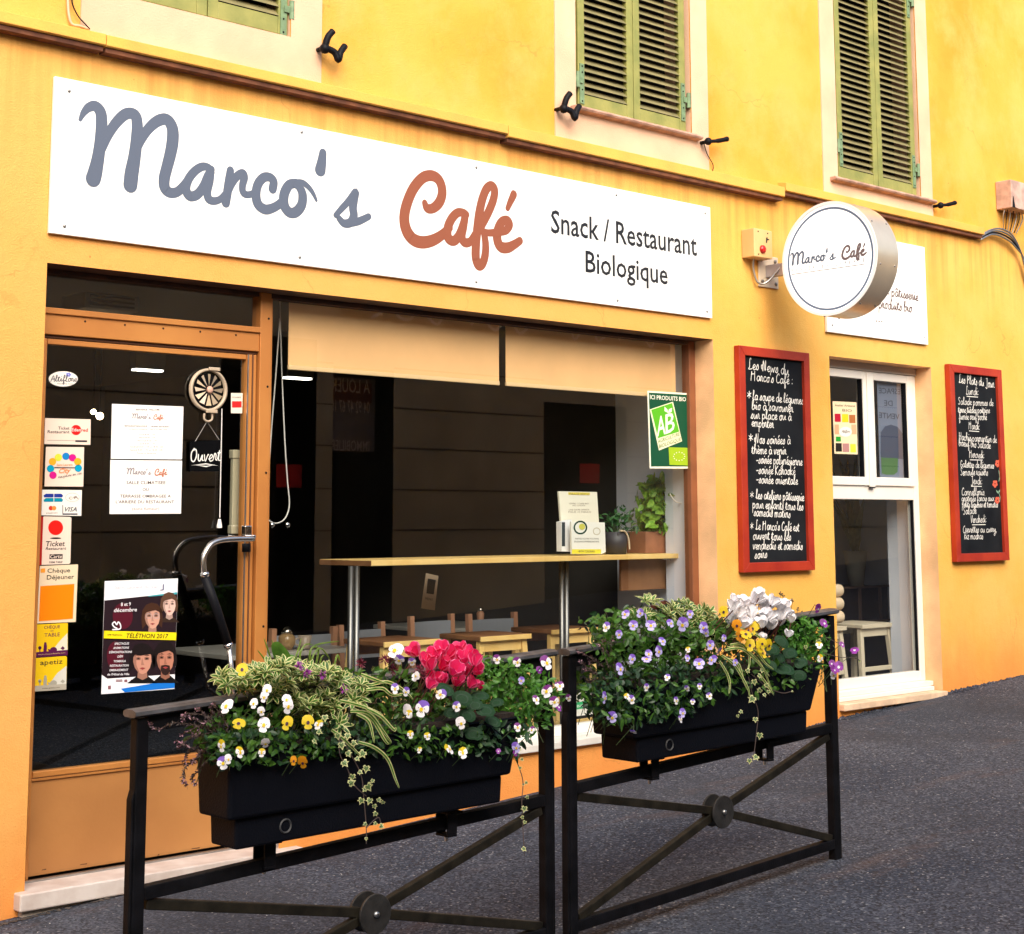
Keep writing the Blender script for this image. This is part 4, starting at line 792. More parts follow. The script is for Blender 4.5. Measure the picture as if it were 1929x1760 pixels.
# telethon poster
o, s = sticker('poster', 'charity event poster with four portraits and a yellow band on the door glass', 'poster', [zb(690, 628), zb(1383, 603), zb(1350, 1650), zb(657, 1700)], (.86, .86, .88), th=.0012)
pr(o, 'dark_picture', (.020, .010, .014), lambda m: s.poly(m, [zb(687, 812), zb(1378, 740), zb(1355, 1510), zb(715, 1552), zb(662, 1515)], 1))
pr(o, 'maroon_face', (.085, .008, .018), lambda m: (s.disc(m, zb(860, 960), 19, 2, 20, 25), s.disc(m, zb(790, 1340), 16, 2.2, 20, 28)))
pr(o, 'teal_strip', (.05, .35, .40), lambda m: s.poly(m, [zb(1100, 768), zb(1376, 732), zb(1375, 752), zb(1105, 776)], 2))
SK, SK2, HR, HR2 = (.62, .33, .24), (.40, .15, .10), (.055, .022, .012), (.012, .008, .008)
zc = lambda c, r, ry=None: (c, r, ry)
def portrait(nm, cx_, cy_, rx, ry, skin, hair, big, specs=False, beard=False, side=0):
    X = lambda a: cx_+a*rx*5.03; Yy = lambda b: cy_+b*ry*5.03; q = lambda pts: [zb(X(x), Yy(y)) for x, y in pts]; dk = lambda k: tuple(v*k for v in skin)
    L_ = 1.35 if big >= 1 else (1.0 if not beard else .75)
    pr(o, 'portrait', tuple(v*.35+.004 for v in hair), lambda m: s.poly(m, q([(-1.5, 1.75), (-.5, 1.15), (.5, 1.15), (1.5, 1.75)]), 2.6))
    pr(o, 'portrait', hair, lambda m: s.poly(m, q([(-1.22, L_*.8), (-1.34, .1), (-1.2, -.7), (-.75, -1.22), (-.1, -1.42), (.6, -1.3), (1.12, -.8), (1.28, 0), (1.16, L_*.7), (.8, L_*.5), (-.8, L_*.5)]), 3))
    pr(o, 'portrait', dk(.6), lambda m: s.poly(m, q([(-.42, .6), (.42, .6), (.5, 1.3), (0, 1.5), (-.5, 1.3)]), 3.4))
    pr(o, 'portrait', skin, lambda m: s.poly(m, q([(-.88, -.5), (-.55, -.88), (0, -.98), (.55, -.88), (.86, -.5), (.9, .05), (.74, .55), (.38, .93), (0, 1.04), (-.4, .92), (-.76, .52), (-.92, .05)]), 4))
    pr(o, 'portrait', dk(.62), lambda m: s.poly(m, q([(-.88, -.5), (-.62, -.55), (-.60, .3), (-.3, .9), (-.4, .92), (-.76, .52), (-.92, .05)]), 4.6))
    pr(o, 'portrait', dk(.68), lambda m: s.poly(m, q([(-.04, -.3), (.10, .18), (.2, .30), (-.14, .32), (-.12, .15)]), 5))
    for d_ in (-1, 1):
        pr(o, 'portrait', dk(.5), lambda m: s.poly(m, q([(d_*.42-.26, -.26), (d_*.42, -.36), (d_*.42+.26, -.26), (d_*.42+.2, -.08), (d_*.42-.2, -.08)]), 5)); pr(o, 'portrait', (.02, .01, .01), lambda m: s.poly(m, q([(d_*.42-.17, -.18), (d_*.42, -.25), (d_*.42+.17, -.18), (d_*.42, -.12)]), 6)); pr(o, 'portrait', (.03, .014, .012), lambda m: s.poly(m, q([(d_*.42-.3, -.42), (d_*.42+.02, -.5), (d_*.42+.3, -.42), (d_*.42, -.43)]), 6))
    pr(o, 'portrait', (.30, .05, .05), lambda m: s.poly(m, q([(-.3, .56), (0, .50), (.3, .56), (0, .68)]), 6))
    pr(o, 'portrait', hair, lambda m: s.poly(m, q([(-1.0, -.2), (-.95, -.75), (-.4, -1.15), (.3, -1.15), (.9, -.75), (.98, -.25), (.78, -.55), (.35, -.72 if not nm == 'b' else -.5), (-.2, -.62 if not nm == 'b' else -.42), (-.75, -.5)]), 6.4))
    if specs: [pr(o, 'spectacles', (.45, .40, .42), lambda m: s.ring(m, zb(X(d_*.45), Yy(-.16)), rx*.36, .7, 7, 20, ry*.26)) for d_ in (-1, 1)]
    if beard: pr(o, 'beard', (.03, .015, .012), lambda m: s.poly(m, q([(-.45, .42), (0, .36), (.45, .42), (.52, .75), (.3, 1.08), (0, 1.16), (-.3, 1.08), (-.52, .75)]), 5.5))
portrait('w', 1300, 860, 13, 18, (.72, .48, .40), (.10, .05, .03), .2); portrait('g', 1140, 975, 15.5, 20, SK, HR, 1, specs=True)
portrait('b', 1045, 1385, 19, 24, (.55, .26, .18), HR2, .3); portrait('m', 1262, 1375, 17.5, 25, (.48, .20, .13), HR2, .3, beard=True)
pr(o, 'yellow_band', (.85, .68, .01), lambda m: s.poly(m, [zb(680, 1098), zb(1365, 1115), zb(1362, 1188), zb(675, 1170)], 8)); pr(o, 'lettering', (.03, .012, .01), lambda m: (s.text(m, 'TÉLÉTHON 2017', zb(890, 1166), zb(1288, 1170), 8.6, 9, .014, .22), s.text(m, 'AFM TELETHON', zb(708, 1142), zb(848, 1146), 2.6, 9, .012)))
pr(o, 'lettering', (.80, .78, .80), lambda m: (s.text(m, '8 et 9', zb(838, 865), zb(932, 860), 6.8, 8, .014), s.text(m, 'décembre', zb(772, 922), zb(990, 914), 7.4, 8, .014, .1), [s.text(m, t, zb(a, y), zb(b, y-4), 4.2, 8, .014, .15) for t, a, b, y in (('SPECTACLES', 778, 916, 1232), ('ANIMATIONS', 765, 915, 1272), ('DÉMONSTRATIONS', 726, 944, 1312), ('DÉFI', 806, 858, 1354), ('TOMBOLA', 770, 884, 1398), ('RESTAURATION', 734, 912, 1440), ('EMBRASEMENT', 730, 908, 1482), ("de l'Hôtel de Ville", 710, 918, 1522))]))
hh = MB()
ribbon(hh, [tuple(P(*zb(x, y), s.Y)) for x, y in cr([(760, 1088), (830, 1080), (832, 1040), (812, 1015), (798, 1040), (778, 1015), (758, 1035), (775, 1062), (800, 1075)], 4)], [.006]*33, lambda x, z_, d: Vector((x, s.Y-.005-d, z_))); hh.build('heart_print', flatm((.8, .78, .8)), o)
pr(o, 'lettering', (.55, .50, .56), lambda m: s.text(m, 'Saint Laurent du Var', zb(785, 700), zb(1195, 695), 6.4, 2)); pr(o, 'town_mark', (.03, .04, .14), lambda m: (s.poly(m, [zb(1240, 658), zb(1250, 657), zb(1248, 715), zb(1238, 716)], 2), s.poly(m, [zb(1215, 710), zb(1248, 707), zb(1248, 715), zb(1215, 718)], 2.2)))
pr(o, 'blue_strip', (.01, .17, .62), lambda m: s.poly(m, [zb(842, 1648), zb(1354, 1562), zb(1350, 1640), zb(880, 1682)], 2)); pr(o, 'logo_row', (.25, .10, .12), lambda m: ([s.poly(m, [zb(x, y), zb(x+w, y-2), zb(x+w, y+h-2), zb(x, y+h)], 2) for x, y, w, h in ((795, 1562, 62, 8), (795, 1574, 62, 8), (875, 1562, 28, 24), (935, 1562, 14, 16), (720, 1620, 28, 34), (1278, 1530, 14, 18))]))
pr(o, 'logo_row', (.72, .60, .10), lambda m: s.poly(m, [zb(1190, 1545), zb(1240, 1542), zb(1240, 1556), zb(1190, 1559)], 2))
o, s = sticker('sticker', 'small white and red sticker beside the round vent on the door', 'sticker', [(435, 740.5), (457, 741), (456, 779), (435, 778.5)], (.78, .66, .55), GR)
pr(o, 'red_patch', (.62, .02, .02), lambda m: s.poly(m, [(437, 756), (455, 756), (455, 768), (437, 768)], 1)); pr(o, 'lettering', (.03, .02, .02), lambda m: (s.text(m, 'POUSSEZ', (438, 750), (454, 750), 2.6, 1, .01)))
# AB bio sign
zd = lambda x, y: (900+x/3.26, 560+y/3.26)
o, s = sticker('organic_sign', 'green sign reading ICI PRODUITS BIO on the right of the shop window', 'sign', [zd(1040, 575), zd(1290, 590), zd(1303, 1053), zd(1055, 1052)], (.82, .80, .62), th=.003)
DG, LGN = (.008, .075, .035), (.10, .42, .02)
pr(o, 'green_field', DG, lambda m: s.poly(m, [zd(1050, 586), zd(1282, 600), zd(1293, 1040), zd(1064, 1040)], 1)); pr(o, 'pale_panel', (.75, .76, .50), lambda m: s.poly(m, [zd(1055, 690), zd(1198, 642), zd(1254, 885), zd(1112, 942)], 2))
pr(o, 'light_green_panel', LGN, lambda m: s.poly(m, [zd(1064, 692), zd(1192, 650), zd(1236, 826), zd(1106, 866)], 3)); pr(o, 'leaf_panel', (.32, .48, .02), lambda m: s.poly(m, [zd(1170, 922), zd(1286, 925), zd(1289, 1034), zd(1176, 1030)], 3))
pr(o, 'lettering', (.82, .82, .66), lambda m: (s.text(m, 'ICI PRODUITS BIO', zd(1056, 626), zd(1277, 640), 8.2, 4, .014), s.text(m, 'A', zd(1098, 856), zd(1152, 838), 38, 4, .012, 0), s.text(m, 'B', zd(1152, 840), zd(1208, 818), 38, 4, .012, 0), s.poly(m, [zd(1168, 712), zd(1145, 700), zd(1145, 672), zd(1163, 690)], 4), s.poly(m, [zd(1166, 712), zd(1172, 688), zd(1192, 680), zd(1188, 706)], 4.4),
   [s.disc(m, zd(1235+34*math.cos(a), 978+26*math.sin(a)), 1, 4, 6) for a in [k*.524 for k in range(12)]]))
pr(o, 'lettering', (.10, .16, .02), lambda m: (s.text(m, 'AGRICULTURE', zd(1105, 898), zd(1238, 850), 7, 4), s.text(m, 'BIOLOGIQUE', zd(1112, 928), zd(1246, 882), 7, 4)))
# flower poster on the side window
ze = lambda x, y: (1560+x/5.5, 680+y/5.5)
SGY = SY+.0115
o, s = sticker('flyer', 'small flyer with rows of food pictures on the upper white window', 'flyer', [ze(45, 418), ze(293, 430), ze(305, 970), ze(65, 962)], (.80, .66, .42), Y=SGY)
for c_, q in (((.45, .01, .03), (66, 548, 128, 632)), ((.80, .58, .02), (142, 552, 208, 636)), ((.42, .14, .04), (216, 560, 280, 645)), ((.02, .015, .012), (76, 852, 140, 940)), ((.45, .22, .20), (148, 856, 215, 944)), ((.70, .66, .05), (228, 862, 285, 948)), ((.02, .30, .03), (78, 785, 130, 836)), ((.70, .36, .20), (66, 660, 110, 760)), ((.72, .40, .22), (240, 660, 290, 760))):
    pr(o, 'picture_print', c_, lambda m: s.poly(m, [ze(q[0], q[1]), ze(q[2], q[1]), ze(q[2]+3, q[3]), ze(q[0]+3, q[3])], 1))
pr(o, 'oval_print', WHT, lambda m: s.disc(m, ze(178, 735), 12, 2, 20, 9.5)); pr(o, 'lettering', (.08, .05, .03), lambda m: (s.text(m, 'Atelier Artisanal', ze(68, 470), ze(278, 478), 4, 1, .008), s.text(m, 'BIO', ze(148, 525), ze(245, 530), 5, 1), s.hand(m, 'Altiflore', ze(140, 745), ze(222, 742), 2.6, .0018, 3)))
def SF_(mb, n, m, T):
    o = mb.build(n, m, T); o['kind'] = 'stuff'; return o
# ------------------------------------------------------------------ street railings
YF = -1.99
M_bar = mat('worn_iron_bar', (.014, .012, .008), .55, var=.5, scale=16, bump=.1, bscale=90, spec=.2)
def fence(px0, px1, sl, xr, zr, hub, lab, sleeve):
    """zr: top of handrail at xr; sl: slope; px0/px1 post centres"""
    T = thing('street_railing', lab, 'railing', (px0, YF, gz(px0)), 'black iron street railings before the cafe'); H = lambda x, dz: zr+sl*(x-xr)+dz
    for i, x in enumerate((px0, px1)):
        p = MB(); p.box(x-.019, x+.019, YF-.019, YF+.019, gz(x)-.06, H(x, -.028)); p.build('post', M_iron, T, bevel=.004)
        s_ = -1 if i == 0 else 1
        q = MB(); q.prism([(x+s_*.0195, H(x, -.22)), (x+s_*.028, H(x, -.25)), (x+s_*.028, gz(x)-.05), (x+s_*.0195, gz(x)-.05)], YF-.016, YF+.016); q.build('post_sleeve', M_iron, T, bevel=.003)
    a, b = px0-.034 if sleeve else px0-.03, px1+.03
    hr = MB(); prof = [(YF-.036, -.016), (YF-.034, -.006), (YF-.018, .0), (YF+.018, .0), (YF+.034, -.006), (YF+.036, -.016), (YF+.026, -.022), (YF-.026, -.022)]
    n = len(prof); vs = [(x, y, H(x, z)) for x in (a, b) for y, z in prof]
    hr.add(vs, [tuple(range(n)), tuple(range(2*n-1, n-1, -1))]+[(i, i+n, (i+1) % n+n, (i+1) % n) for i in range(n)]); hr.build('handrail', mat('worn_iron_handrail', (.05, .05, .055), .4, var=.5, scale=18, bump=.1, bscale=80), T)
    MB().box(px0+.0195, px1-.0195, YF-.011, YF+.011, H(0, -.068), H(0, -.024), sl, 0).build('upper_bar', M_iron, T, bevel=.002)
    zm = hub[0]; zb_ = hub[1]
    MB().box(px0+.0195, px1-.0195, YF-.018, YF+.018, zm-.038, zm, sl, hub[2]).build('middle_rail', M_iron, T, bevel=.003)
    MB().box(px0+.0195, px1-.0195, YF-.018, YF+.018, zb_-.038, zb_, sl, hub[2]).build('bottom_rail', M_iron, T, bevel=.003)
    hx, hz = hub[2], hub[3]; zz = lambda x, z: z+sl*(x-hx)
    for x, z in ((px0+.03, zm-.05), (px1-.03, zm-.05), (px0+.03, zb_+.005), (px1-.03, zb_+.005)):
        e = Vector((x, YF, zz(x, z))); c = Vector((hx, YF, hz)); d = (e-c).normalized()
        MB().bar(c+d*.045, e, .026, .03).build('cross_bar', M_bar, T, bevel=.003)
    M_hub = mat('hub_iron', (.02, .019, .018), .55, var=.4, scale=25, bump=.15, bscale=100)
    for y0, y1 in ((YF-.030, YF-.022), (YF+.022, YF+.030)): MB().lathe([(.059, y0), (.061, y0+.001), (.061, y1)], (hx, 0, hz), 36, 'y').build('hub_disc', M_hub, T, bevel=.001)
    MB().lathe([(.009, YF-.038), (.0095, YF-.03), (.0095, YF+.038)], (hx, 0, hz), 10, 'y').build('hub_bolt', M_zinc, T, True)
    return T
fence(2.352, 3.940, .0470, 2.3, 1.149, (.702, .262, 3.177, .463), 'black iron street railing carrying the planter with pink cyclamen, nearer the camera', True)
fence(4.058, 5.590, .0515, 4.0, 1.223, (.800, .335, 4.853, .569), 'black iron street railing carrying the planter with white cyclamen, farther up the street', False)
# ------------------------------------------------------------------ planters
def planter(x0, x1, z0, sl, lab, ux0, ux1, top, yb_, tp):
    T = thing('planter_box', lab, 'planter', ((x0+x1)/2, YF, z0), 'black planter boxes hung on the street railings'); M = mat('black_planter_plastic', (.0028, .0036, .007), .6, bump=.25, bscale=160, spec=.12)
    def frus(a0, a1, b0, b1, ya, yb, yc, yd, zl, zh):
        v = [(a0, ya, zl), (a1, ya, zl), (a1, yb, zl), (a0, yb, zl), (b0, yc, zh), (b1, yc, zh), (b1, yd, zh), (b0, yd, zh)]
        return MB().add([(x, y, z+sl*(x-x0)) for x, y, z in v], [(0, 1, 5, 4), (1, 2, 6, 5), (2, 3, 7, 6), (3, 0, 4, 7), (4, 5, 6, 7), (3, 2, 1, 0)])
    frus(x0, x1, x0-.003, x1+.004, -2.08, yb_, -2.082, yb_+.002, z0, z0+.088).build('base', M, T, bevel=.008)
    frus(ux0, ux1, ux0-.006, ux1+tp, -2.10, yb_+.01, -2.11, yb_+.018, z0+.0885, top).build('body', M, T, bevel=.01)
    MB().box(ux0-.009, ux1+tp+.004, -2.113, yb_+.021, top+.0005, top+.007, sl, x0).build('rim', M, T, bevel=.004)
    MB().box(ux0-.001, ux1+.01, -2.105, yb_+.012, top+.0075, top+.022, sl, x0).build('soil', mat('potting_soil', (.02, .012, .008), .95, bump=.9, bscale=60), T)
    for x in (x0+.16, x1-.16):
        c = MB(); c.box(x-.02, x+.02, YF-.032, YF-.024, z0-.075, z0); c.box(x-.02, x+.02, YF+.024, YF+.032, z0-.075, z0); c.box(x-.02, x+.02, YF-.032, YF+.032, z0-.083, z0-.0755); c.box(x-.03, x+.03, YF-.05, YF+.05, z0-.009, z0-.001)
        c.build('clamp', M_iron, T, bevel=.002)
        MB().tube([(x, YF, z0-.083), (x, YF, z0-.10)], .006, 8).build('clamp_screw', M_zinc, T)
    for x, r in ((x0+.17, .022),):
        zc_ = z0+.045; MB().lathe([(r, -2.082), (r-.003, -2.086), (r-.006, -2.082)], (x, 0, zc_+sl*.17), 20, 'y', cap=False).build('moulded_ring', mat('scuffed_plastic', (.05, .05, .052), .6), T)
    return T
planter(2.62, 3.648, .738, .014, 'black planter box full of white violas and pink cyclamen on the nearer railing', 2.582, 3.676, 1.005, -1.945, .032)
planter(4.31, 5.305, .812, .018, 'black planter box full of blue violas and white cyclamen on the farther railing', 4.275, 5.31, 1.075, -1.90, .07)
# ------------------------------------------------------------------ plants
def leafcol(name, a, b, rough=.45, sub=0): return mat(name, a, rough, col2=b, scale=38, spec=.4, lo=.3, hi=.7)
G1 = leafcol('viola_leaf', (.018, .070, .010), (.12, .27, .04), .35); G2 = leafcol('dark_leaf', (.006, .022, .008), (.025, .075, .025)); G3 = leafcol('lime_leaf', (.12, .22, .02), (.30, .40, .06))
G4 = leafcol('cream_leaf_margin', (.66, .66, .24), (.82, .80, .44)); G5 = leafcol('heather_dark', (.035, .010, .022), (.07, .055, .035)); G6 = leafcol('bright_leaf', (.03, .13, .015), (.16, .40, .06), .35)
G7 = leafcol('silver_leaf', (.05, .10, .07), (.14, .20, .14)); STEM = mat('stem', (.06, .10, .03), .6); VINE = mat('vine_stem', (.09, .06, .05), .7)
PW, PV, PB, PYE, POR, PDK, PMG = [mat(n, c, .55, col2=d, scale=60, sub=0) for n, c, d in (('petal_white', (.94, .93, .93), (.90, .87, .90)), ('petal_violet', (.22, .10, .60), (.32, .18, .72)), ('petal_blue', (.13, .14, .58), (.26, .28, .75)),
   ('petal_yellow', (.88, .62, .01), (.88, .72, .03)), ('petal_orange', (.85, .30, .005), (.88, .42, .01)), ('petal_dark_purple', (.10, .008, .10), (.22, .02, .26)), ('petal_magenta', (.42, .05, .45), (.55, .12, .60)))]
def translucent(m, col, f=.45):
    n = m.node_tree; b = n.nodes['Principled BSDF']; o = n.nodes['Material Output']; t = N(n, 'ShaderNodeBsdfTranslucent'); t.inputs[0].default_value = (*col, 1)
    mx = N(n, 'ShaderNodeMixShader'); mx.inputs[0].default_value = f; n.links.new(b.outputs[0], mx.inputs[1]); n.links.new(t.outputs[0], mx.inputs[2]); n.links.new(mx.outputs[0], o.inputs[0])
translucent(PW, (.95, .93, .92), .12)
for m_, c_ in ((PV, (.30, .16, .70)), (PB, (.2, .2, .66)), (PYE, (.9, .66, .02)), (POR, (.88, .36, .01)), (PMG, (.5, .08, .5))): translucent(m_, c_, .35)
for m_, c_ in ((G1, (.07, .20, .02)), (G3, (.30, .42, .05)), (G4, (.70, .70, .30)), (G6, (.10, .32, .03))): translucent(m_, c_, .3)
PLAV = mat('petal_lavender', (.62, .56, .86), .55, col2=(.40, .36, .80), scale=70); PDV = mat('petal_deep_violet', (.20, .015, .26), .55, col2=(.32, .04, .38), scale=60); PEYE = mat('flower_eye', (.05, .01, .04), .6); PPK = mat('cyclamen_pink', (.80, .010, .12), .5, col2=(.88, .045, .22), scale=25); PPKE = mat('cyclamen_pink_edge', (.88, .16, .36), .5); translucent(PPK, (.88, .02, .16), .4); translucent(PPKE, (.9, .2, .4), .4)
def frame(d, roll=0.):
    d = Vector(d).normalized(); a = Vector((0, 0, 1)).cross(d)
    if a.length < .05: a = Vector((1, 0, 0))
    a.normalize(); b = d.cross(a); c, s = math.cos(roll), math.sin(roll); return a*c+b*s, b*c-a*s, d
def add_leaf(mb, p, t, nrm, L, Wd, fold=.25, droop=.15, inner=0, outer=None, tip=1.):
    """leaf blade from p along t, facing nrm; with a margin in the outer material when asked"""
    t = Vector(t).normalized(); nrm = Vector(nrm); s = t.cross(nrm)
    if s.length < 1e-3: s = t.orthogonal()
    s.normalize(); n = s.cross(t).normalized(); p = Vector(p)
    prof = [(0, .0), (.22, .72), (.5, 1.), (.78, .66), (1., .0)]
    C = [p+t*L*a-n*droop*L*a*a for a, w in prof]; E = [(c+s*Wd*.5*w+n*fold*Wd*.5*w, c-s*Wd*.5*w+n*fold*Wd*.5*w) for c, (a, w) in zip(C, prof)]
    if outer is None:
        mb.mi = inner; vs = [C[0], E[1][0], E[2][0], E[3][0], C[4], E[3][1], E[2][1], E[1][1], C[1], C[2], C[3]]
        mb.add(vs, [(0, 1, 8), (1, 2, 9, 8), (2, 3, 10, 9), (3, 4, 10), (4, 5, 10), (5, 6, 9, 10), (6, 7, 8, 9), (7, 0, 8)]); return
    k = .62; I = [(c+(e[0]-c)*k, c+(e[1]-c)*k) for c, e in zip(C, E)]
    mb.mi = inner; vs = [C[0]*.85+C[1]*.15, I[1][0], I[2][0], I[3][0], C[4]*.8+C[3]*.2, I[3][1], I[2][1], I[1][1]]
    mb.add(vs, [(0, 1, 7), (1, 2, 6, 7), (2, 3, 5, 6), (3, 4, 5)])
    mb.mi = outer; o = [C[0], E[1][0], E[2][0], E[3][0], C[4], E[3][1], E[2][1], E[1][1]]
    mb.add(vs+o, [(i, (i+1) % 8, 8+(i+1) % 8, 8+i) for i in range(8)]); mb.mi = 0
def inpoly(x, y, P_):
    c = False; j = len(P_)-1
    for i in range(len(P_)):
        if (P_[i][1] > y) != (P_[j][1] > y) and x < (P_[j][0]-P_[i][0])*(y-P_[i][1])/(P_[j][1]-P_[i][1])+P_[i][0]: c = not c
        j = i
    return c
def samples(pix, n, Y=-2.06, dy=(.0, .16), shrink=1.):
    pts = [P(u, v, Y) for u, v in pix]; xs = [p[0] for p in pts]; zs = [p[1] for p in pts]; out = []
    while len(out) < n:
        x = random.uniform(min(xs), max(xs)); z = random.uniform(min(zs), max(zs))
        if inpoly(x, z, pts): out.append(Vector((x, Y+random.uniform(*dy), z)))
    return out
def rdir(up=.3, front=.5):
    v = Vector((random.gauss(0, 1), random.gauss(0, 1)-front, random.gauss(0, 1)+up)); return v.normalized()
VIEW = Vector((-.62, -.76, .1)).normalized()
def flower_mesh(kind):
    if kind in FM: return FM[kind]
    mb = MB(); top, low, eye = {'white': (PW, PW, PYE), 'blue': (PV, PLAV, PYE), 'violet': (PV, PW, PYE), 'yellow': (PYE, PYE, PEYE), 'orange': (POR, POR, PEYE), 'dark': (PDK, PDV, PW), 'purplewhite': (PDK, PW, PYE), 'cream': (PYE, PW, PYE)}[kind]
    mats = [top, low, eye, PEYE]
    def petal(an, L, Wd, mi, z, bend):
        mb.mi = mi; c, s = math.cos(an), math.sin(an); prof = [(.0, .12), (.35, .7), (.7, 1.), (.93, .72), (1., .25)]
        A = [];
        for a, w in prof:
            for q in (-1, 0, 1):
                r = L*a; ww = q*w*Wd*.5; A.append((c*r-s*ww, s*r+c*ww, z+bend*a*a*L-(.12*L if q else 0)*w*.4))
        mb.add(A, [(3*i+j, 3*i+j+1, 3*i+j+4, 3*i+j+3) for i in range(4) for j in (0, 1)])
    R = 1.
    petal(R_(62), .95*R, 1.0, 0, -.05, -.12); petal(R_(118), .95*R, 1.0, 0, -.09, -.12)
    petal(R_(5), .88*R, .85, 1, .02, -.05); petal(R_(175), .88*R, .85, 1, .03, -.05); petal(R_(-90), .98*R, 1.15, 1, .07, .04)
    mb.mi = 2; mb.poly([(.24*math.cos(k*.785), -.12+.26*math.sin(k*.785), .15) for k in range(8)])
    if kind in ('white', 'violet', 'blue', 'cream', 'purplewhite'):
        mb.mi = 3
        for an in (-60, -90, -120, 10, 170): mb.add([(.20*math.cos(R_(an)), .20*math.sin(R_(an))-.06, .17), (.46*math.cos(R_(an+5)), .46*math.sin(R_(an+5))-.03, .13), (.46*math.cos(R_(an-5)), .46*math.sin(R_(an-5))-.03, .13)], [(0, 1, 2)])
    else:
        mb.mi = 3; mb.add([(-.12, -.02, .17), (.12, -.02, .17), (.0, .10, .17)], [(0, 1, 2)])
    FM[kind] = mb.mesh('flower', mats, True); return FM[kind]
FM = {}
def place(name, me, p, d, size, roll, parent, sx=1.):
    o = bpy.data.objects.new(name, me); COL.objects.link(o); a, b, c = frame(d, roll)
    M = Matrix(((a.x*sx, b.x, c.x, 0), (a.y*sx, b.y, c.y, 0), (a.z*sx, b.z, c.z, 0), (0, 0, 0, 1)))
    o.parent = parent; o.matrix_parent_inverse = Matrix.Translation(-Vector(parent.location)); o.matrix_basis = Matrix.Translation(p) @ M.to_4x4() @ Matrix.Scale(size, 4); return o
def plant(name, label, cat, pix, group=None):
    x, z = P(sum(p[0] for p in pix)/len(pix), max(p[1] for p in pix), -2.0); return thing(name, label, cat, (x, -2.0, z), group)
def stems(mb, T, pts, r=.0016, up=.06):
    for p in pts:
        b = Vector((p.x+random.uniform(-.03, .03), -1.99+random.uniform(-.04, .04), p.z-random.uniform(.05, .12))); mb.tube([b, (b+p)/2+Vector((0, -.01, .02)), p], r, 4, cap=False)
def bush(T, pix, n, m, L, Wd, Y=-2.08, dy=(.0, .18), inner=0, outer=None, up=.35, front=.6, fold=.25):
    mb = MB(); mats = m if isinstance(m, list) else [m]; sm = MB()
    for p in samples(pix, n, Y, dy):
        t = rdir(up, front); nr = rdir(.9, 1.0); l = L*random.uniform(.6, 1.25)
        add_leaf(mb, p-t*l*.5, t, nr, l, Wd*random.uniform(.7, 1.2), fold, random.uniform(0, .3), inner, outer)
    o = mb.build('foliage', mats, T); o['kind'] = 'stuff'
    for p in samples(pix, max(6, n//22), Y+.04, (.02, .1)): stems(sm, T, [p])
    SF_(sm, 'stems', STEM, T)
def rosettes(T, pix, n, m, L, Wd, k=8, Y=-2.08, dy=(0, .16)):
    mb = MB()
    for c in samples(pix, n, Y, dy):
        ax = (Vector((0, -.55, .9))+Vector((random.gauss(0, .4), random.gauss(0, .3), random.gauss(0, .25)))).normalized(); a, b, d = frame(ax, random.random()*6)
        for ring, (kk, el) in enumerate(((k, .25), (k-3, .8))):
            for i in range(kk):
                an = 2*math.pi*i/kk+ring*.4+random.uniform(-.15, .15); r = a*math.cos(an)+b*math.sin(an); t = (r+d*(el+random.uniform(-.1, .2))).normalized()
                add_leaf(mb, c+t*.003, t, d-r*.2, L*random.uniform(.8, 1.15)*(1 if ring == 0 else .75), Wd, .3, .1, 0, 1)
    o = mb.build('foliage', m, T); o['kind'] = 'stuff'; sm = MB(); stems(sm, T, samples(pix, n//2, Y+.05, (.0, .1)), .003); SF_(sm, 'stems', STEM, T)
def violas(T, lst, kind, size=.0190, Y=-2.185):
    sm = MB()
    for q in lst:
        u, v = q[:2]; s_ = q[2] if len(q) > 2 else 1.; p = P3(u, v, Y+random.uniform(-.035, .03))
        d = (VIEW+Vector((random.gauss(0, .45), random.gauss(0, .3), random.gauss(.05, .32)))).normalized()
        place('flower', flower_mesh(kind), p, d, size*s_*random.uniform(.8, 1.15), random.gauss(0, .3), T, random.uniform(.78, 1.05))
        b = Vector((p.x+random.uniform(-.02, .03), p.y+.07, p.z-.05)); sm.tube([p-d*.004, p-d*.02+Vector((0, 0, .004)), b], .0013, 4, cap=False)
    SF_(sm, 'flower_stems', STEM, T)
random.seed(11)
def under(T, pix, n, Y=-1.98): bush(T, pix, n, G2, .03, .016, Y, (0, .1))
# ---- planter 1, left to right
A = [(345, 1345), (390, 1322), (420, 1330), (440, 1420), (400, 1450), (370, 1480), (352, 1420)]
T = plant('heather', 'dark wispy heather drooping over the left end of the nearer planter', 'heather', A)
def heather(T, sprigs, Y=-2.08, pinkn=6):
    sm = MB(); lf = MB()
    for pts in sprigs:
        c = [P3(u, v, Y+random.uniform(-.03, .05)) for u, v in cr([tuple(map(float, p)) for p in pts], 5)]; sm.tube(c, .0014, 4, cap=False)
        for i in range(len(c)-1):
            for k in range(7):
                p = c[i].lerp(c[i+1], random.random()); t = ((c[i+1]-c[i]).normalized()+rdir(0, 0)*.9).normalized(); add_leaf(lf, p, t, rdir(), random.uniform(.008, .014), .004, .2, 0, 1 if (i > len(c)*.6 and random.random() < .55) else 0)
    SF_(sm, 'stems', VINE, T); o = lf.build('foliage', [G5, mat('heather_bloom', (.28, .12, .16), .7, col2=(.42, .26, .30), scale=60)], T); o['kind'] = 'stuff'
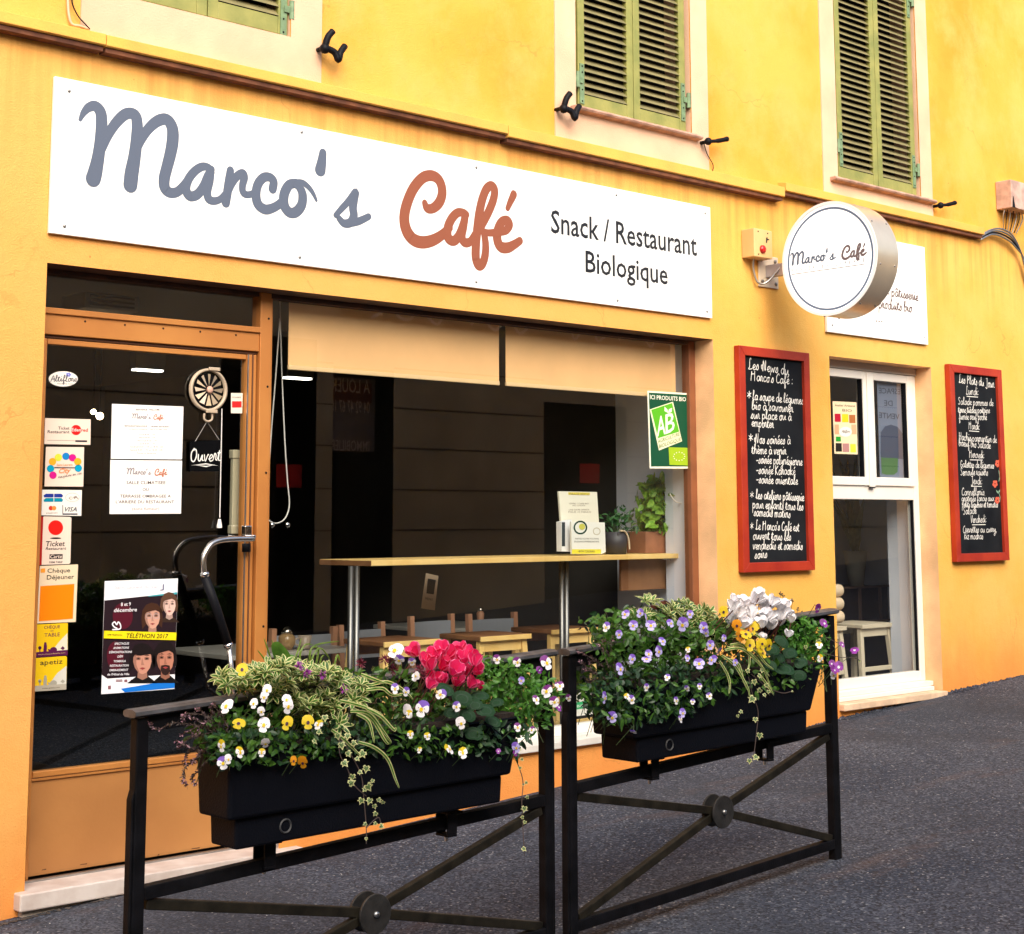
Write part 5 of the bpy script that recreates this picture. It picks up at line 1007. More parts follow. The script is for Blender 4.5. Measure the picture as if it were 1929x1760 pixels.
heather(T, [[(420, 1390), (380, 1370), (330, 1362), (296, 1375), (282, 1362)], [(430, 1380), (390, 1350), (350, 1345), (345, 1360)], [(415, 1400), (380, 1400), (352, 1420), (348, 1440)], [(410, 1380), (380, 1340), (368, 1338)], [(420, 1370), (398, 1335), (405, 1325)],
            [(400, 1400), (370, 1430), (350, 1445), (345, 1470), (352, 1480)], [(405, 1410), (375, 1450), (362, 1465), (368, 1480)], [(430, 1370), (410, 1345), (385, 1362), (340, 1385)], [(425, 1400), (395, 1420), (360, 1410), (330, 1395)], [(400, 1380), (360, 1390), (335, 1410), (345, 1400)], [(420, 1350), (400, 1330), (398, 1350), (370, 1380)], [(430, 1395), (400, 1375), (372, 1358), (355, 1350)], [(440, 1400), (410, 1392), (385, 1385), (362, 1385)], [(425, 1410), (405, 1405), (380, 1415), (362, 1440)]])
A = [(425, 1330), (470, 1315), (540, 1330), (600, 1345), (610, 1400), (580, 1425), (500, 1430), (420, 1420), (400, 1395), (408, 1350)]
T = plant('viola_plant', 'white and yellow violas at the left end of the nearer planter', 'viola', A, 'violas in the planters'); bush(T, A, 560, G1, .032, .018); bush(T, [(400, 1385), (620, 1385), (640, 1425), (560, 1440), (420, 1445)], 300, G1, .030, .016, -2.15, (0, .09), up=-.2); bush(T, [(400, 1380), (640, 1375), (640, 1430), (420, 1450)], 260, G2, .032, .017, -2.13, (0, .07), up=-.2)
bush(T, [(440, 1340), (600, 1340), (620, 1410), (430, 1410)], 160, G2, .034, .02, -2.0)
violas(T, [(427, 1330, 1.25), (497, 1313), (503, 1300, .9), (543, 1330, 1.1), (492, 1340, .9), (497, 1365, 1.35), (478, 1325, .8), (540, 1318), (500, 1400, .8), (430, 1430, .9)], 'white'); violas(T, [(450, 1363, 1.15), (541, 1362, 1.3), (580, 1360, 1.05), (456, 1261, 1.15)], 'yellow')
violas(T, [(452, 1417, .9), (493, 1418, .7), (417, 1405, .9), (600, 1365, .8)], 'cream'); violas(T, [(553, 1433, .9), (570, 1436, 1.)], 'orange'); violas(T, [(420, 1437, .9)], 'violet')
A = [(445, 1298), (470, 1270), (520, 1256), (560, 1250), (640, 1265), (690, 1290), (705, 1325), (670, 1345), (655, 1370), (600, 1350), (550, 1320), (480, 1305)]
T = plant('hebe_shrub', 'cream edged variegated shrub with purple tufts in the nearer planter', 'shrub', A); rosettes(T, A, 96, [G1, G4], .040, .015, Y=-2.13); bush(T, [(520, 1320), (660, 1340), (655, 1395), (590, 1385)], 110, [G1, G4], .035, .009, -2.06, (0, .1), 0, 1)
bush(T, A, 260, G2, .026, .012, -2.0, (0, .12))
def tufts(T, lst, col, nm, r=.014):
    mb = MB()
    for u, v in lst:
        c = P3(u, v, -2.12)
        for k in range(46): d = rdir(.2, .3); add_leaf(mb, c+d*r*.15, d, rdir(), r*random.uniform(.7, 1.2), .0035, .1, 0)
    mb.build(nm, col, T)
for q in ((563, 1255), (578, 1268), (608, 1272), (646, 1298)): tufts(T, [q], PMG, 'flower')
bush(T, [(600, 1360), (720, 1360), (720, 1425), (610, 1425)], 260, G2, .03, .014, -2.15, (0, .09), up=-.2)
# grassy leaves behind
T = plant('grass_clump', 'thin grassy blades and one broad leaf rising behind the cream edged shrub', 'grass plant', [(500, 1250), (620, 1250)])
def blades(T, L_, Wd, mats, Y=-1.95, nm='leaf', stripe=True):
    for pts in L_:
        yy = Y+random.uniform(-.02, .02); c = [P3(u, v, yy) for u, v in cr([tuple(map(float, p)) for p in pts], 6)]; mb = MB(); n = len(c)
        prev = None; A_, B_, C_, D_ = [], [], [], []
        for i, p in enumerate(c):
            t = (c[min(i+1, n-1)]-c[max(i-1, 0)]).normalized(); s = t.cross(VIEW).normalized(); f = i/(n-1); w = Wd*(.35+.65*math.sin(math.pi*min(1, .25+f*.75)))*(1 if f < .97 else .3)
            A_.append(p+s*w/2); B_.append(p+s*w*.22-VIEW*-.001); C_.append(p-s*w*.22+VIEW*.001); D_.append(p-s*w/2)
        for k, (U_, V_) in enumerate(((A_, B_), (B_, C_), (C_, D_))):
            mb.mi = (1 if k == 1 else 0) if stripe else 0; mb.add(U_+V_, [(i, i+1, n+i+1, n+i) for i in range(n-1)])
        mb.build(nm, mats, T)
blades(T, [[(520, 1280), (508, 1235), (497, 1202)], [(512, 1275), (500, 1245), (485, 1225)], [(530, 1280), (520, 1240), (512, 1205)], [(545, 1270), (560, 1230), (568, 1202)], [(570, 1275), (565, 1235), (575, 1215), (590, 1215)], [(580, 1275), (590, 1235), (605, 1222), (622, 1243)], [(590, 1275), (600, 1225), (590, 1220)], [(585, 1268), (588, 1220), (640, 1208)], [(600, 1270), (605, 1240), (612, 1235)], [(625, 1275), (635, 1235), (640, 1245)]], .006, [G3, G1])
blades(T, [[(545, 1270), (530, 1240), (516, 1212)], [(540, 1270), (545, 1245), (556, 1240)]], .035, [G6, G1], stripe=False)
blades(T, [[(550, 1275), (530, 1235), (516, 1210)]], .05, [G1, G6], stripe=False)
# striped grass, arching forward
T = plant('striped_grass', 'arching cream striped grass blades hanging over the middle of the nearer planter', 'grass plant', [(700, 1330), (760, 1480)])
blades(T, [[(625, 1375), (650, 1395), (680, 1425)], [(665, 1335), (700, 1355), (725, 1395), (733, 1402)], [(660, 1340), (695, 1345), (722, 1378), (738, 1400)], [(690, 1335), (718, 1350), (742, 1375), (745, 1370)], [(672, 1345), (695, 1360), (705, 1400)], [(675, 1398), (705, 1408), (730, 1430), (745, 1468), (752, 1485)], [(640, 1320), (680, 1330), (720, 1345)], [(700, 1290), (730, 1285), (760, 1300), (778, 1318)], [(690, 1300), (720, 1297), (740, 1310), (770, 1305)], [(680, 1270), (705, 1280), (728, 1288)]], .0105, [G4, G6], -2.17)
# ivy
def ivy_leaf_mesh(sz=1.):
    if 'ivy' in FM: return FM['ivy']
    mb = MB(); o = [(0, -.15), (.30, -.38), (.62, -.12), (.42, .12), (.72, .42), (.30, .42), (0, 1.), (-.30, .42), (-.72, .42), (-.42, .12), (-.62, -.12), (-.30, -.38)]
    I = [(x*.66, .08+(y-.08)*.66) for x, y in o]; z = lambda x, y: -.22*abs(x)-.12*y*y
    mb.mi = 0; mb.add([(x, y, z(x, y)) for x, y in I]+[(0, .1, .03)], [(i, (i+1) % 12, 12) for i in range(12)])
    mb.mi = 1; mb.add([(x, y, z(x, y)) for x, y in o]+[(x, y, z(x, y)) for x, y in I], [(i, (i+1) % 12, 12+(i+1) % 12, 12+i) for i in range(12)])
    FM['ivy'] = mb.mesh('leaf', [leafcol('ivy_green', (.05, .12, .05), (.15, .22, .06)), G4]); return FM['ivy']
def ivy(T, vines, leaves, Y=-2.18):
    sm = MB()
    for pts in vines: sm.tube([P3(u, v, Y+.01) for u, v in cr([tuple(map(float, p)) for p in pts], 5)], .0016, 5, cap=False)
    sm.build('stem', VINE, T)
    for u, v, s_ in leaves: place('leaf', ivy_leaf_mesh(), P3(u, v, Y+random.uniform(-.01, .01)), (VIEW+Vector((random.gauss(0, .3), random.gauss(0, .2), random.gauss(0, .3)))).normalized(), s_*.0021, math.pi+random.gauss(0, .7), T)
T = plant('ivy', 'variegated ivy trailing down the front of the nearer planter', 'ivy', [(650, 1380), (700, 1590)])
ivy(T, [[(640, 1390), (660, 1420), (680, 1460), (685, 1500), (690, 1560), (690, 1590)], [(640, 1385), (640, 1420), (655, 1450), (668, 1480), (690, 1500)], [(690, 1560), (712, 1540), (718, 1555)]],
    [(643, 1402, 9), (655, 1418, 8), (648, 1436, 9), (672, 1428, 6), (684, 1418, 10), (664, 1462, 8), (660, 1476, 9), (677, 1454, 6), (690, 1446, 9), (693, 1481, 11), (688, 1486, 6), (681, 1507, 8), (697, 1507, 8), (713, 1506, 6), (722, 1511, 5), (705, 1518, 6), (708, 1532, 6), (689, 1552, 5), (708, 1551, 5), (717, 1556, 7), (636, 1385, 8), (612, 1350, 8), (600, 1378, 7), (592, 1395, 7), (690, 1579, 4), (665, 1400, 8), (655, 1385, 8), (702, 1470, 5)])
A = [(680, 1275), (720, 1262), (790, 1262), (815, 1300), (880, 1325), (900, 1360), (880, 1400), (830, 1415), (770, 1405), (730, 1400), (700, 1360), (690, 1320)]
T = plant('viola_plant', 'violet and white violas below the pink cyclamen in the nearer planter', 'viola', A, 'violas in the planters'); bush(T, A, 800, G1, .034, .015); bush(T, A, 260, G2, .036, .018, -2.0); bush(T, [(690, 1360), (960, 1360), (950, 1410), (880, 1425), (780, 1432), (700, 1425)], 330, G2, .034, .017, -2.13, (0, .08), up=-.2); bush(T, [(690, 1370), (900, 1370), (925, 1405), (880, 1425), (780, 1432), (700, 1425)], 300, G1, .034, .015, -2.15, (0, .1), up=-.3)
violas(T, [(744, 1297), (795, 1335, 1.25), (831, 1308, 1.05), (860, 1331, .9), (765, 1303, .8), (776, 1247, .8)], 'violet'); violas(T, [(768, 1340, 1.3), (784, 1273, .8), (745, 1225, 1.4), (868, 1362, 1.1)], 'white'); violas(T, [(846, 1411, .9), (872, 1418, 1.2), (783, 1275, .9), (773, 1384, .7), (805, 1387, .6), (790, 1413, .5), (770, 1345, .6)], 'cream'); violas(T, [(752, 1243, .9)], 'violet')
A = [(668, 1262), (700, 1252), (735, 1240), (790, 1250), (800, 1280), (760, 1268), (700, 1270)]
T = plant('sedum', 'dark red tufts between the striped grass and the pink cyclamen', 'sedum', A)
for q in ((679, 1250), (735, 1246), (742, 1262), (790, 1262), (796, 1272), (724, 1243)): tufts(T, [q], leafcol('dark_red_tuft', (.10, .008, .02), (.22, .03, .06)), 'tuft', .017)
# cyclamens
def cyclamen(T, fl, lv, petal, edge, size, Yf=-2.12, silver=G7):
    me = None; mb = MB()
    for k in range(5):
        an = k*1.2566; c, s = math.cos(an), math.sin(an); prof = [(0, .18, 0), (.14, .62, .30), (.28, .92, .66), (.44, .86, .98), (.60, .28, 1.22)]; A_ = []
        for r, w, h in prof:
            for q in (-1, -.75, 0, .75, 1):
                ww = q*w*.66; rr = .12+r+(.07*(abs(q) > .9)); tw = .35*h*.5; c2, s2 = math.cos(an+tw*.4), math.sin(an+tw*.4); A_.append((c2*rr-s2*ww, s2*rr+c2*ww, h-abs(q)*.06))
        for j in range(4):
            mb.mi = 1 if j in (0, 3) else 0; mb.add(A_, [(5*i+j, 5*i+j+1, 5*i+j+6, 5*i+j+5) for i in range(4)])
    me = mb.mesh('flower', [petal, edge], True); sm = MB()
    for u, v, s_ in fl:
        p = P3(u, v, Yf+random.uniform(-.05, .06)); d = (Vector((0, -.25, 1))+Vector((random.gauss(0, .4), random.gauss(0, .3), random.gauss(0, .12)))).normalized()
        place('flower', me, p-d*size*s_*.6, d, size*s_, random.random()*6, T); b = Vector((p.x+random.uniform(-.03, .03), -2.02, p.z-.14)); sm.tube([p-d*size*s_*.6, (p+b)/2+Vector((0, -.01, 0)), b], .0022, 6, cap=False)
    SF_(sm, 'flower_stems', mat('cyclamen_stem', (.16, .05, .04), .6), T)
    for u, v, s_, an in lv:
        mb = MB(); n = 14; hp = lambda a: .55+.45*abs(math.cos(a/2))-.12*math.cos(a*2); o = [(.5*hp(a)*math.sin(a)*1.05, -.5*hp(a)*math.cos(a)) for a in [2*math.pi*k/n+.22 for k in range(n)]]; z = lambda x, y: -.35*(x*x+y*y)+.1*abs(x)
        for k_, (f0, f1, mi) in enumerate(((0, .50, 0), (.50, .62, 1), (.62, 1, 0))):
            mb.mi = mi; a_ = [(x*f0, y*f0, z(x*f0, y*f0)) for x, y in o]; b_ = [(x*f1, y*f1, z(x*f1, y*f1)) for x, y in o]; mb.add(a_+b_, [(i, (i+1) % n, n+(i+1) % n, n+i) for i in range(n)])
        me2 = mb.mesh('leaf', [mat('cyclamen_leaf', (.008, .030, .012), .6, col2=(.02, .06, .025), scale=30, spec=.12), mat('cyclamen_marking', (.028, .058, .035), .6, spec=.12)]); place('leaf', me2, P3(u, v, Yf-.03+random.uniform(-.02, .02)), (VIEW+Vector((random.gauss(0, .35), -.1, .45+random.gauss(0, .25)))).normalized(), s_*.0030, an, T)
T = plant('cyclamen', 'bright pink cyclamen in the middle of the nearer planter', 'cyclamen', [(850, 1300), (850, 1400)])
cyclamen(T, [(780, 1225, 1.), (818, 1233, 1.), (832, 1222, 1.), (850, 1228, 1.1), (865, 1222, 1.), (885, 1232, 1.05), (873, 1240, 1.), (895, 1243, .95), (810, 1250, 1.), (838, 1252, 1.1), (858, 1262, 1.1), (878, 1262, 1.), (900, 1262, .9), (815, 1275, 1.05), (832, 1280, .85), (862, 1282, .95), (890, 1286, .9), (812, 1288, .8), (905, 1292, .55), (845, 1240, 1.), (800, 1240, .8)],
         [(838, 1300, 20, 2.6), (870, 1318, 22, 2.9), (895, 1330, 18, 3.3), (915, 1340, 22, 3.), (928, 1360, 18, 2.6), (850, 1345, 16, 3.), (893, 1385, 20, 3.), (935, 1325, 16, 3.3), (880, 1350, 18, 2.8), (905, 1312, 20, 3.2)], PPK, PPKE, .033)
A = [(905, 1245), (950, 1235), (1000, 1250), (1040, 1275), (1055, 1310), (1040, 1350), (1010, 1385), (960, 1390), (925, 1370), (930, 1320), (905, 1290)]
T = plant('viola_plant', 'leafy violas with dark purple topped flowers at the right end of the nearer planter', 'viola', A, 'violas in the planters'); bush(T, A, 1050, G6, .030, .015, dy=(-.04, .18)); bush(T, A, 500, G1, .034, .018, -2.02); bush(T, [(900, 1370), (1010, 1370), (990, 1430), (930, 1440), (890, 1420)], 150, G2, .032, .016, -2.14, (0, .1), up=-.3)
violas(T, [(936, 1242), (974, 1247, 1.1), (1029, 1248, 1.2), (1055, 1292, 1.1), (1030, 1302, 1.2), (1010, 1318, .8), (1071, 1315, .9), (1044, 1322, .9), (1002, 1375, .8), (975, 1370, .7), (1050, 1290, .7)], 'purplewhite'); violas(T, [(982, 1282, .6), (972, 1408, .9)], 'blue'); violas(T, [(939, 1415, .6), (971, 1418, .6), (1016, 1262, .8), (1052, 1332, .8)], 'dark')
T = plant('trailing_stem', 'thin trailing stem with a few leaves hanging at the right end of the nearer planter', 'plant', [(980, 1400), (990, 1600)])
ivy(T, [[(975, 1395), (973, 1430), (985, 1470), (983, 1510), (985, 1560), (988, 1612)]], [(984, 1430, 5), (980, 1446, 5), (992, 1474, 5), (986, 1477, 4), (994, 1502, 5), (988, 1522, 8), (985, 1540, 5), (989, 1548, 5), (986, 1598, 7), (978, 1412, 5)], -2.12)
# ---- planter 2
A = [(1085, 1225), (1110, 1215), (1150, 1210), (1155, 1260), (1130, 1290), (1100, 1280)]
T = plant('heather', 'dark purple heather at the left end of the farther planter', 'heather', A)
heather(T, [[(1150, 1280), (1130, 1250), (1105, 1235), (1085, 1225)], [(1150, 1285), (1125, 1270), (1100, 1262)], [(1160, 1270), (1145, 1230), (1128, 1212)], [(1155, 1290), (1130, 1290), (1115, 1310)], [(1150, 1270), (1120, 1245), (1110, 1250)], [(1155, 1275), (1135, 1225), (1140, 1205)], [(1160, 1260), (1150, 1220), (1155, 1200)], [(1150, 1290), (1118, 1280), (1110, 1290)], [(1140, 1280), (1112, 1262), (1092, 1245)]])
A = [(1150, 1165), (1200, 1150), (1260, 1160), (1320, 1190), (1370, 1230), (1385, 1260), (1360, 1300), (1300, 1325), (1230, 1350), (1180, 1355), (1150, 1340), (1125, 1300), (1150, 1250), (1170, 1210), (1140, 1190)]
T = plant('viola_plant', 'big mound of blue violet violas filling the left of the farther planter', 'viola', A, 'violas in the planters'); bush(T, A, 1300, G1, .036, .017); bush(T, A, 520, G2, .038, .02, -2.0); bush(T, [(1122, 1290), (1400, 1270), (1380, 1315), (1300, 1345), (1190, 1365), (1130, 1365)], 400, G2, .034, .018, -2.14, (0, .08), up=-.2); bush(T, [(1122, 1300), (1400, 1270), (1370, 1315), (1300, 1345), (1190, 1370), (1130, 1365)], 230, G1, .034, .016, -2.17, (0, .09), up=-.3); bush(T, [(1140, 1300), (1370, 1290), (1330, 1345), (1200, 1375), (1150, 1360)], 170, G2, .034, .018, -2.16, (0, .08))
violas(T, [(1178, 1157, .9), (1206, 1155), (1218, 1165), (1226, 1178, 1.25), (1263, 1174), (1286, 1176, 1.25), (1300, 1157, 1.), (1325, 1182, 1.1), (1330, 1192, .9), (1193, 1178, .9), (1166, 1195, .8), (1248, 1208, .8), (1191, 1241, 1.1), (1222, 1232, 1.1), (1218, 1242, 1.), (1241, 1227, 1.), (1168, 1260, 1.25), (1317, 1250, 1.2), (1342, 1243, 1.1), (1355, 1227, 1.1), (1338, 1215, .9), (1139, 1314, 1.25), (1153, 1351, 1.2), (1286, 1343, .9), (1364, 1202, .7), (1295, 1240, .7), (1385, 1248, .7)], 'blue')
violas(T, [(1142, 1181, 1.1), (1257, 1276, .7), (1218, 1295, .8), (1294, 1297, .6), (1190, 1318, .8), (1305, 1322, .7), (1274, 1320, .8), (1318, 1293, .7), (1193, 1379, .8), (1336, 1311, .7), (1282, 1355, .7)], 'violet'); violas(T, [(1181, 1312, .6), (1296, 1224, .5)], 'cream')
bush(T, [(1130, 1200), (1400, 1165), (1400, 1215), (1130, 1250)], 260, G1, .034, .017, -2.10, (-.01, .06)); bush(T, [(1130, 1270), (1400, 1235), (1400, 1285), (1130, 1315)], 260, G2, .034, .017, -2.13, (0, .05))
A = [(1225, 1150), (1260, 1135), (1310, 1132), (1370, 1155), (1390, 1185), (1350, 1200), (1300, 1180), (1240, 1165)]
T = plant('hebe_shrub', 'cream edged variegated shrub behind the blue violas in the farther planter', 'shrub', A); rosettes(T, A, 60, [G1, G4], .042, .0155, Y=-2.02); bush(T, A, 160, G2, .028, .012, -1.98)
bush(T, [(1320, 1180), (1400, 1175), (1400, 1215), (1340, 1220)], 90, [G1, G4], .036, .009, -2.1, (0, .1), 0, 1)
T = plant('agave', 'dark pointed reddish leaves behind the shrub of the farther planter', 'agave', [(1230, 1150), (1260, 1150)])
blades(T, [[(1262, 1160), (1245, 1148), (1225, 1142)], [(1270, 1160), (1252, 1140), (1243, 1135)], [(1275, 1158), (1262, 1142), (1250, 1132)]], .02, [leafcol('maroon_leaf', (.06, .015, .012), (.13, .03, .02)), G5], -1.95, stripe=False)
T = plant('cyclamen', 'white cyclamen with silver marked leaves in the farther planter', 'cyclamen', [(1440, 1200), (1450, 1280)])
cyclamen(T, [(1375+random.random()*110, 1126+random.random()*48, 1.) for _ in range(16)]+[(1382, 1140, 1.), (1400, 1133, 1.05), (1425, 1128, 1.1), (1440, 1140, 1.1), (1458, 1132, 1.), (1472, 1140, 1.05), (1395, 1155, 1.), (1415, 1152, 1.1), (1450, 1158, 1.1), (1470, 1158, 1.), (1484, 1152, .9), (1432, 1165, 1.), (1452, 1176, 1.), (1468, 1170, .9), (1384, 1128, .8), (1410, 1170, .8), (1486, 1193, .7), (1436, 1200, .65), (1490, 1165, .8), (1430, 1118, .9)],
         [(1455, 1225, 22, 3.), (1472, 1210, 20, 2.5), (1490, 1232, 22, 3.3), (1478, 1262, 28, 3.), (1510, 1250, 20, 3.6), (1450, 1255, 18, 2.8), (1505, 1275, 20, 3.2), (1465, 1240, 20, 2.9)], PW, PW, .033)
A = [(1355, 1170), (1395, 1165), (1430, 1185), (1455, 1215), (1430, 1240), (1395, 1230), (1370, 1200)]
under(T, [(1380, 1240), (1530, 1225), (1540, 1275), (1400, 1305)], 260, -2.08); bush(T, [(1370, 1250), (1540, 1235), (1545, 1290), (1500, 1300), (1380, 1320)], 240, G1, .034, .016, -2.15, (0, .08), up=-.2)
T = plant('pansy_plant', 'yellow and orange pansies left of the white cyclamen in the farther planter', 'pansy', A, 'violas in the planters'); bush(T, A, 150, G1, .030, .016, -2.05)
violas(T, [(1418, 1184, 1.5), (1405, 1195, 1.2), (1413, 1215, 1.3), (1432, 1218, 1.4), (1436, 1212, 1.2), (1435, 1230, 1.2), (1448, 1215, 1.3), (1385, 1180, 1.), (1363, 1152, 1.1), (1425, 1178, 1.)], 'yellow'); violas(T, [(1388, 1178, 1.2), (1396, 1197, 1.2), (1410, 1187, 1.)], 'orange')
T = plant('striped_grass', 'arching cream striped grass blades over the middle of the farther planter', 'grass plant', [(1400, 1220), (1440, 1320)])
blades(T, [[(1365, 1225), (1395, 1222), (1425, 1245), (1450, 1275)], [(1370, 1220), (1405, 1225), (1435, 1255), (1455, 1305)], [(1360, 1235), (1385, 1255), (1408, 1295), (1412, 1312)], [(1365, 1240), (1390, 1250), (1400, 1280), (1408, 1300)], [(1375, 1215), (1400, 1215), (1412, 1240), (1408, 1270)], [(1355, 1245), (1370, 1270), (1375, 1290), (1373, 1308)], [(1380, 1200), (1420, 1195), (1440, 1210), (1455, 1222)], [(1385, 1215), (1420, 1225), (1442, 1250), (1458, 1262)], [(1385, 1190), (1405, 1185), (1430, 1195)], [(1430, 1270), (1445, 1290), (1458, 1310)]], .010, [G4, G6], -2.17)
T = plant('ivy', 'yellow green ivy trailing from the farther planter', 'ivy', [(1420, 1270), (1420, 1440)])
ivy(T, [[(1410, 1275), (1418, 1310), (1428, 1340), (1425, 1380), (1420, 1420), (1412, 1435)], [(1415, 1270), (1438, 1290), (1450, 1310)], [(1455, 1300), (1475, 1306), (1493, 1302)]],
    [(1421, 1283, 9), (1430, 1272, 8), (1418, 1315, 12), (1432, 1300, 8), (1440, 1308, 6), (1423, 1354, 8), (1431, 1384, 10), (1425, 1425, 10), (1412, 1432, 8), (1395, 1340, 6), (1444, 1290, 8), (1448, 1302, 6), (1408, 1262, 7), (1436, 1262, 7), (1492, 1302, 3), (1390, 1348, 5)])
A = [(1490, 1170), (1520, 1155), (1560, 1170), (1572, 1210), (1560, 1255), (1530, 1265), (1510, 1230), (1490, 1200)]
T = plant('viola_plant', 'leafy violas with dark purple flowers at the right end of the farther planter', 'viola', A, 'violas in the planters'); bush(T, A, 800, G6, .030, .015); bush(T, A, 420, G2, .036, .02, -2.0); bush(T, [(1530, 1200), (1575, 1200), (1590, 1250), (1560, 1260)], 60, G1, .022, .012)
violas(T, [(1541, 1146, 1.1), (1552, 1174, 1.), (1586, 1214, .9), (1610, 1225, 1.), (1580, 1256, 1.2), (1571, 1262, 1.), (1567, 1250, .8)], 'dark'); violas(T, [(1543, 1215, .9), (1545, 1240, .9)], 'cream'); violas(T, [(1570, 1272, .9)], 'white')
ivy(T, [[(1550, 1230), (1580, 1238), (1610, 1240), (1622, 1246)], [(1555, 1200), (1575, 1210), (1588, 1214)]], [(1542, 1207, 9), (1518, 1218, 7), (1620, 1245, 4)], -2.1)
T = plant('dry_sprigs', 'thin dry brown sprigs sticking up beside the white cyclamen', 'sprig', [(1480, 1150), (1500, 1180)])
mb = MB()
for a_, b_, c_ in (((1480, 1170), (1478, 1140), (1474, 1121)), ((1490, 1175), (1490, 1150), (1493, 1133)), ((1495, 1180), (1500, 1160), (1503, 1148)), ((1470, 1165), (1468, 1140), (1470, 1120))):
    mb.tube([P3(*q, -2.0) for q in (a_, b_, c_)], .0015, 5)
    for k in range(10): add_leaf(mb, P3(*c_, -2.0)+rdir(0, 0)*.004, rdir(0, 0), rdir(), .011, .005)
mb.build('stems', leafcol('dry_brown', (.10, .07, .03), (.20, .15, .06)), T)
# ------------------------------------------------------------------ things seen behind the shop glass
M_wood = mat('pale_wood', (.80, .50, .15), .5, col2=(.88, .62, .24), scale=6, bump=.08, bscale=30); M_woodd = mat('brown_wood', (.20, .085, .035), .5, col2=(.28, .13, .055), scale=8, bump=.1, bscale=30)
FLR = .2346
# bar counter
T = thing('bar_counter', 'long wooden bar counter on steel legs behind the shop window', 'counter', (6, .35, FLR))
cx0 = P(700, 1055, .30)[0]; cx1 = 7.292; cz = 1.482
MB().box(cx0, cx1, .30, .74, cz-.028, cz).build('counter_top', M_wood, T, bevel=.003)
MB().box(cx0-.003, cx0-.0005, .302, .738, cz-.027, cz-.002).build('end_shade_strip', M_woodd, T)  # shade of the end face painted as a brown strip
MB().box(cx1-.42, cx1-.002, .42, .44, 1.27, cz-.0285).build('apron_panel', M_woodd, T, bevel=.003)
for u in (667, 1062):
    x = P(u, 1060, .42)[0]
    for dx in (-.019, .019): MB().tube([(x+dx, .42, FLR), (x+dx, .42, cz-.029)], .0145, 14).build('leg', mat('dull_steel', (.22, .21, .20), .38, .9), T, True)
    MB().box(x-.06, x+.06, .37, .47, FLR+.0005, FLR+.008).build('foot_plate', M_steel, T)
br = MB(); br.tube(cr([(7.20, .40, cz-.03), (7.25, .36, cz-.04), (7.28, .35, cz-.09), (7.28, .35, cz-.17)], 5), .007, 8); br.build('wall_bracket', M_steel, T, True)
# blinds
M_blind = mat('tan_blind_fabric', (.93, .54, .24), .8, var=.05, scale=3)
def blind(u0, u1, v0, v1, lab):
    Y = .20; x0 = P(u0, v0, Y)[0]; x1 = P(u1, v1, Y)[0]; z = (P(u0, v0, Y)[1]+P(u1, v1, Y)[1])/2; T = thing('roller_blind', lab, 'blind', ((x0+x1)/2, Y, z), 'tan roller blinds behind the shop window')
    MB().box(x0, x1, Y, Y+.003, z+.001, 2.735).build('fabric', M_blind, T); MB().box(x0-.001, x1+.001, Y-.006, Y+.008, z-.022, z).build('bottom_bar', mat('cream_bottom_bar', (.84, .58, .30), .6), T, bevel=.003)
    MB().tube([(x0, Y+.045, 2.75), (x1, Y+.045, 2.75)], .03, 12).build('roller', M_ceil, T, True)
blind(543, 940, 686, 720, 'left tan roller blind pulled a short way down'); blind(953, 1273, 722, 742, 'right tan roller blind pulled a short way down')
# bead cord
M_cord = mat('white_cord', (.80, .76, .70), .5)
T = thing('blind_cord', 'long white beaded blind cord looping down beside the mullion', 'cord', (4.45, .3, 1.6))
MB().tube([P3(u, v, .30) for u, v in cr([(527, 600), (520, 700), (512, 800), (505, 900), (499, 950), (500, 972), (512, 984), (525, 985), (538, 975), (545, 950), (541, 900), (536, 820), (531, 700), (528, 600), (527, 560)], 7)], .0032, 6).build('cord', M_cord, T)
for u in (513, 542): MB().lathe([(.012, -.006), (.013, 0), (.012, .006)], P3(u, 989, .28), 14, 'y').build('tension_wheel', M_chrome, T, True)
# door: round vent, open sign
T = thing('window_vent', 'round plastic ventilator with radiating blades set in the door glass', 'ventilator', (3.8, GY, 2.2))
c = P3(391, 735, GY-.01); rx = (P3(391+38, 735, GY).x-P3(391-38, 735, GY).x)/2; r = .098; M_vent = mat('aged_clear_plastic', (.50, .38, .24), .35); M_ventl = mat('pale_plastic', (.46, .36, .25), .4)
MB().lathe([(r, .0), (r, -.014), (r-.011, -.018), (r-.013, .0)], c, 40, 'y', cap=False).build('rim', M_ventl, T, True)
MB().lathe([(r-.022, .006), (.001, .006)], c, 40, 'y', cap=False).build('dark_back', M_black, T)
for k in range(12):
    an = k*math.pi/6; d = Vector((math.cos(an), 0, math.sin(an))); s_ = Vector((-math.sin(an), 0, math.cos(an)))
    MB().add([c+d*.016+Vector((0, -.012, 0)), c+d*(r-.026)+s_*-.011+Vector((0, -.006, 0)), c+d*(r-.026)+s_*.011+Vector((0, -.018, 0))], [(0, 1, 2)]).build('blade', M_vent if k % 2 else M_ventl, T)
MB().lathe([(.018, -.02), (.012, -.026)], c, 16, 'y').build('hub', mat('pink_hub', (.62, .36, .26), .4), T, True)
for an in (1.35, -1.45): MB().box(c.x+r*math.cos(an)-.03, c.x+r*math.cos(an)+.03, GY-.034, GY-.026, c.z+r*math.sin(an)-.008, c.z+r*math.sin(an)+.008).build('clip', M_ventl, T, bevel=.003)
MB().tube(cr([(c.x-.02, GY-.02, c.z-r-.01), (c.x-.02, GY-.02, c.z-r-.035), (c.x, GY-.02, c.z-r-.045), (c.x+.02, GY-.02, c.z-r-.035), (c.x+.02, GY-.02, c.z-r-.01)], 5), .005, 8).build('ring_pull', M_ventl, T, True)
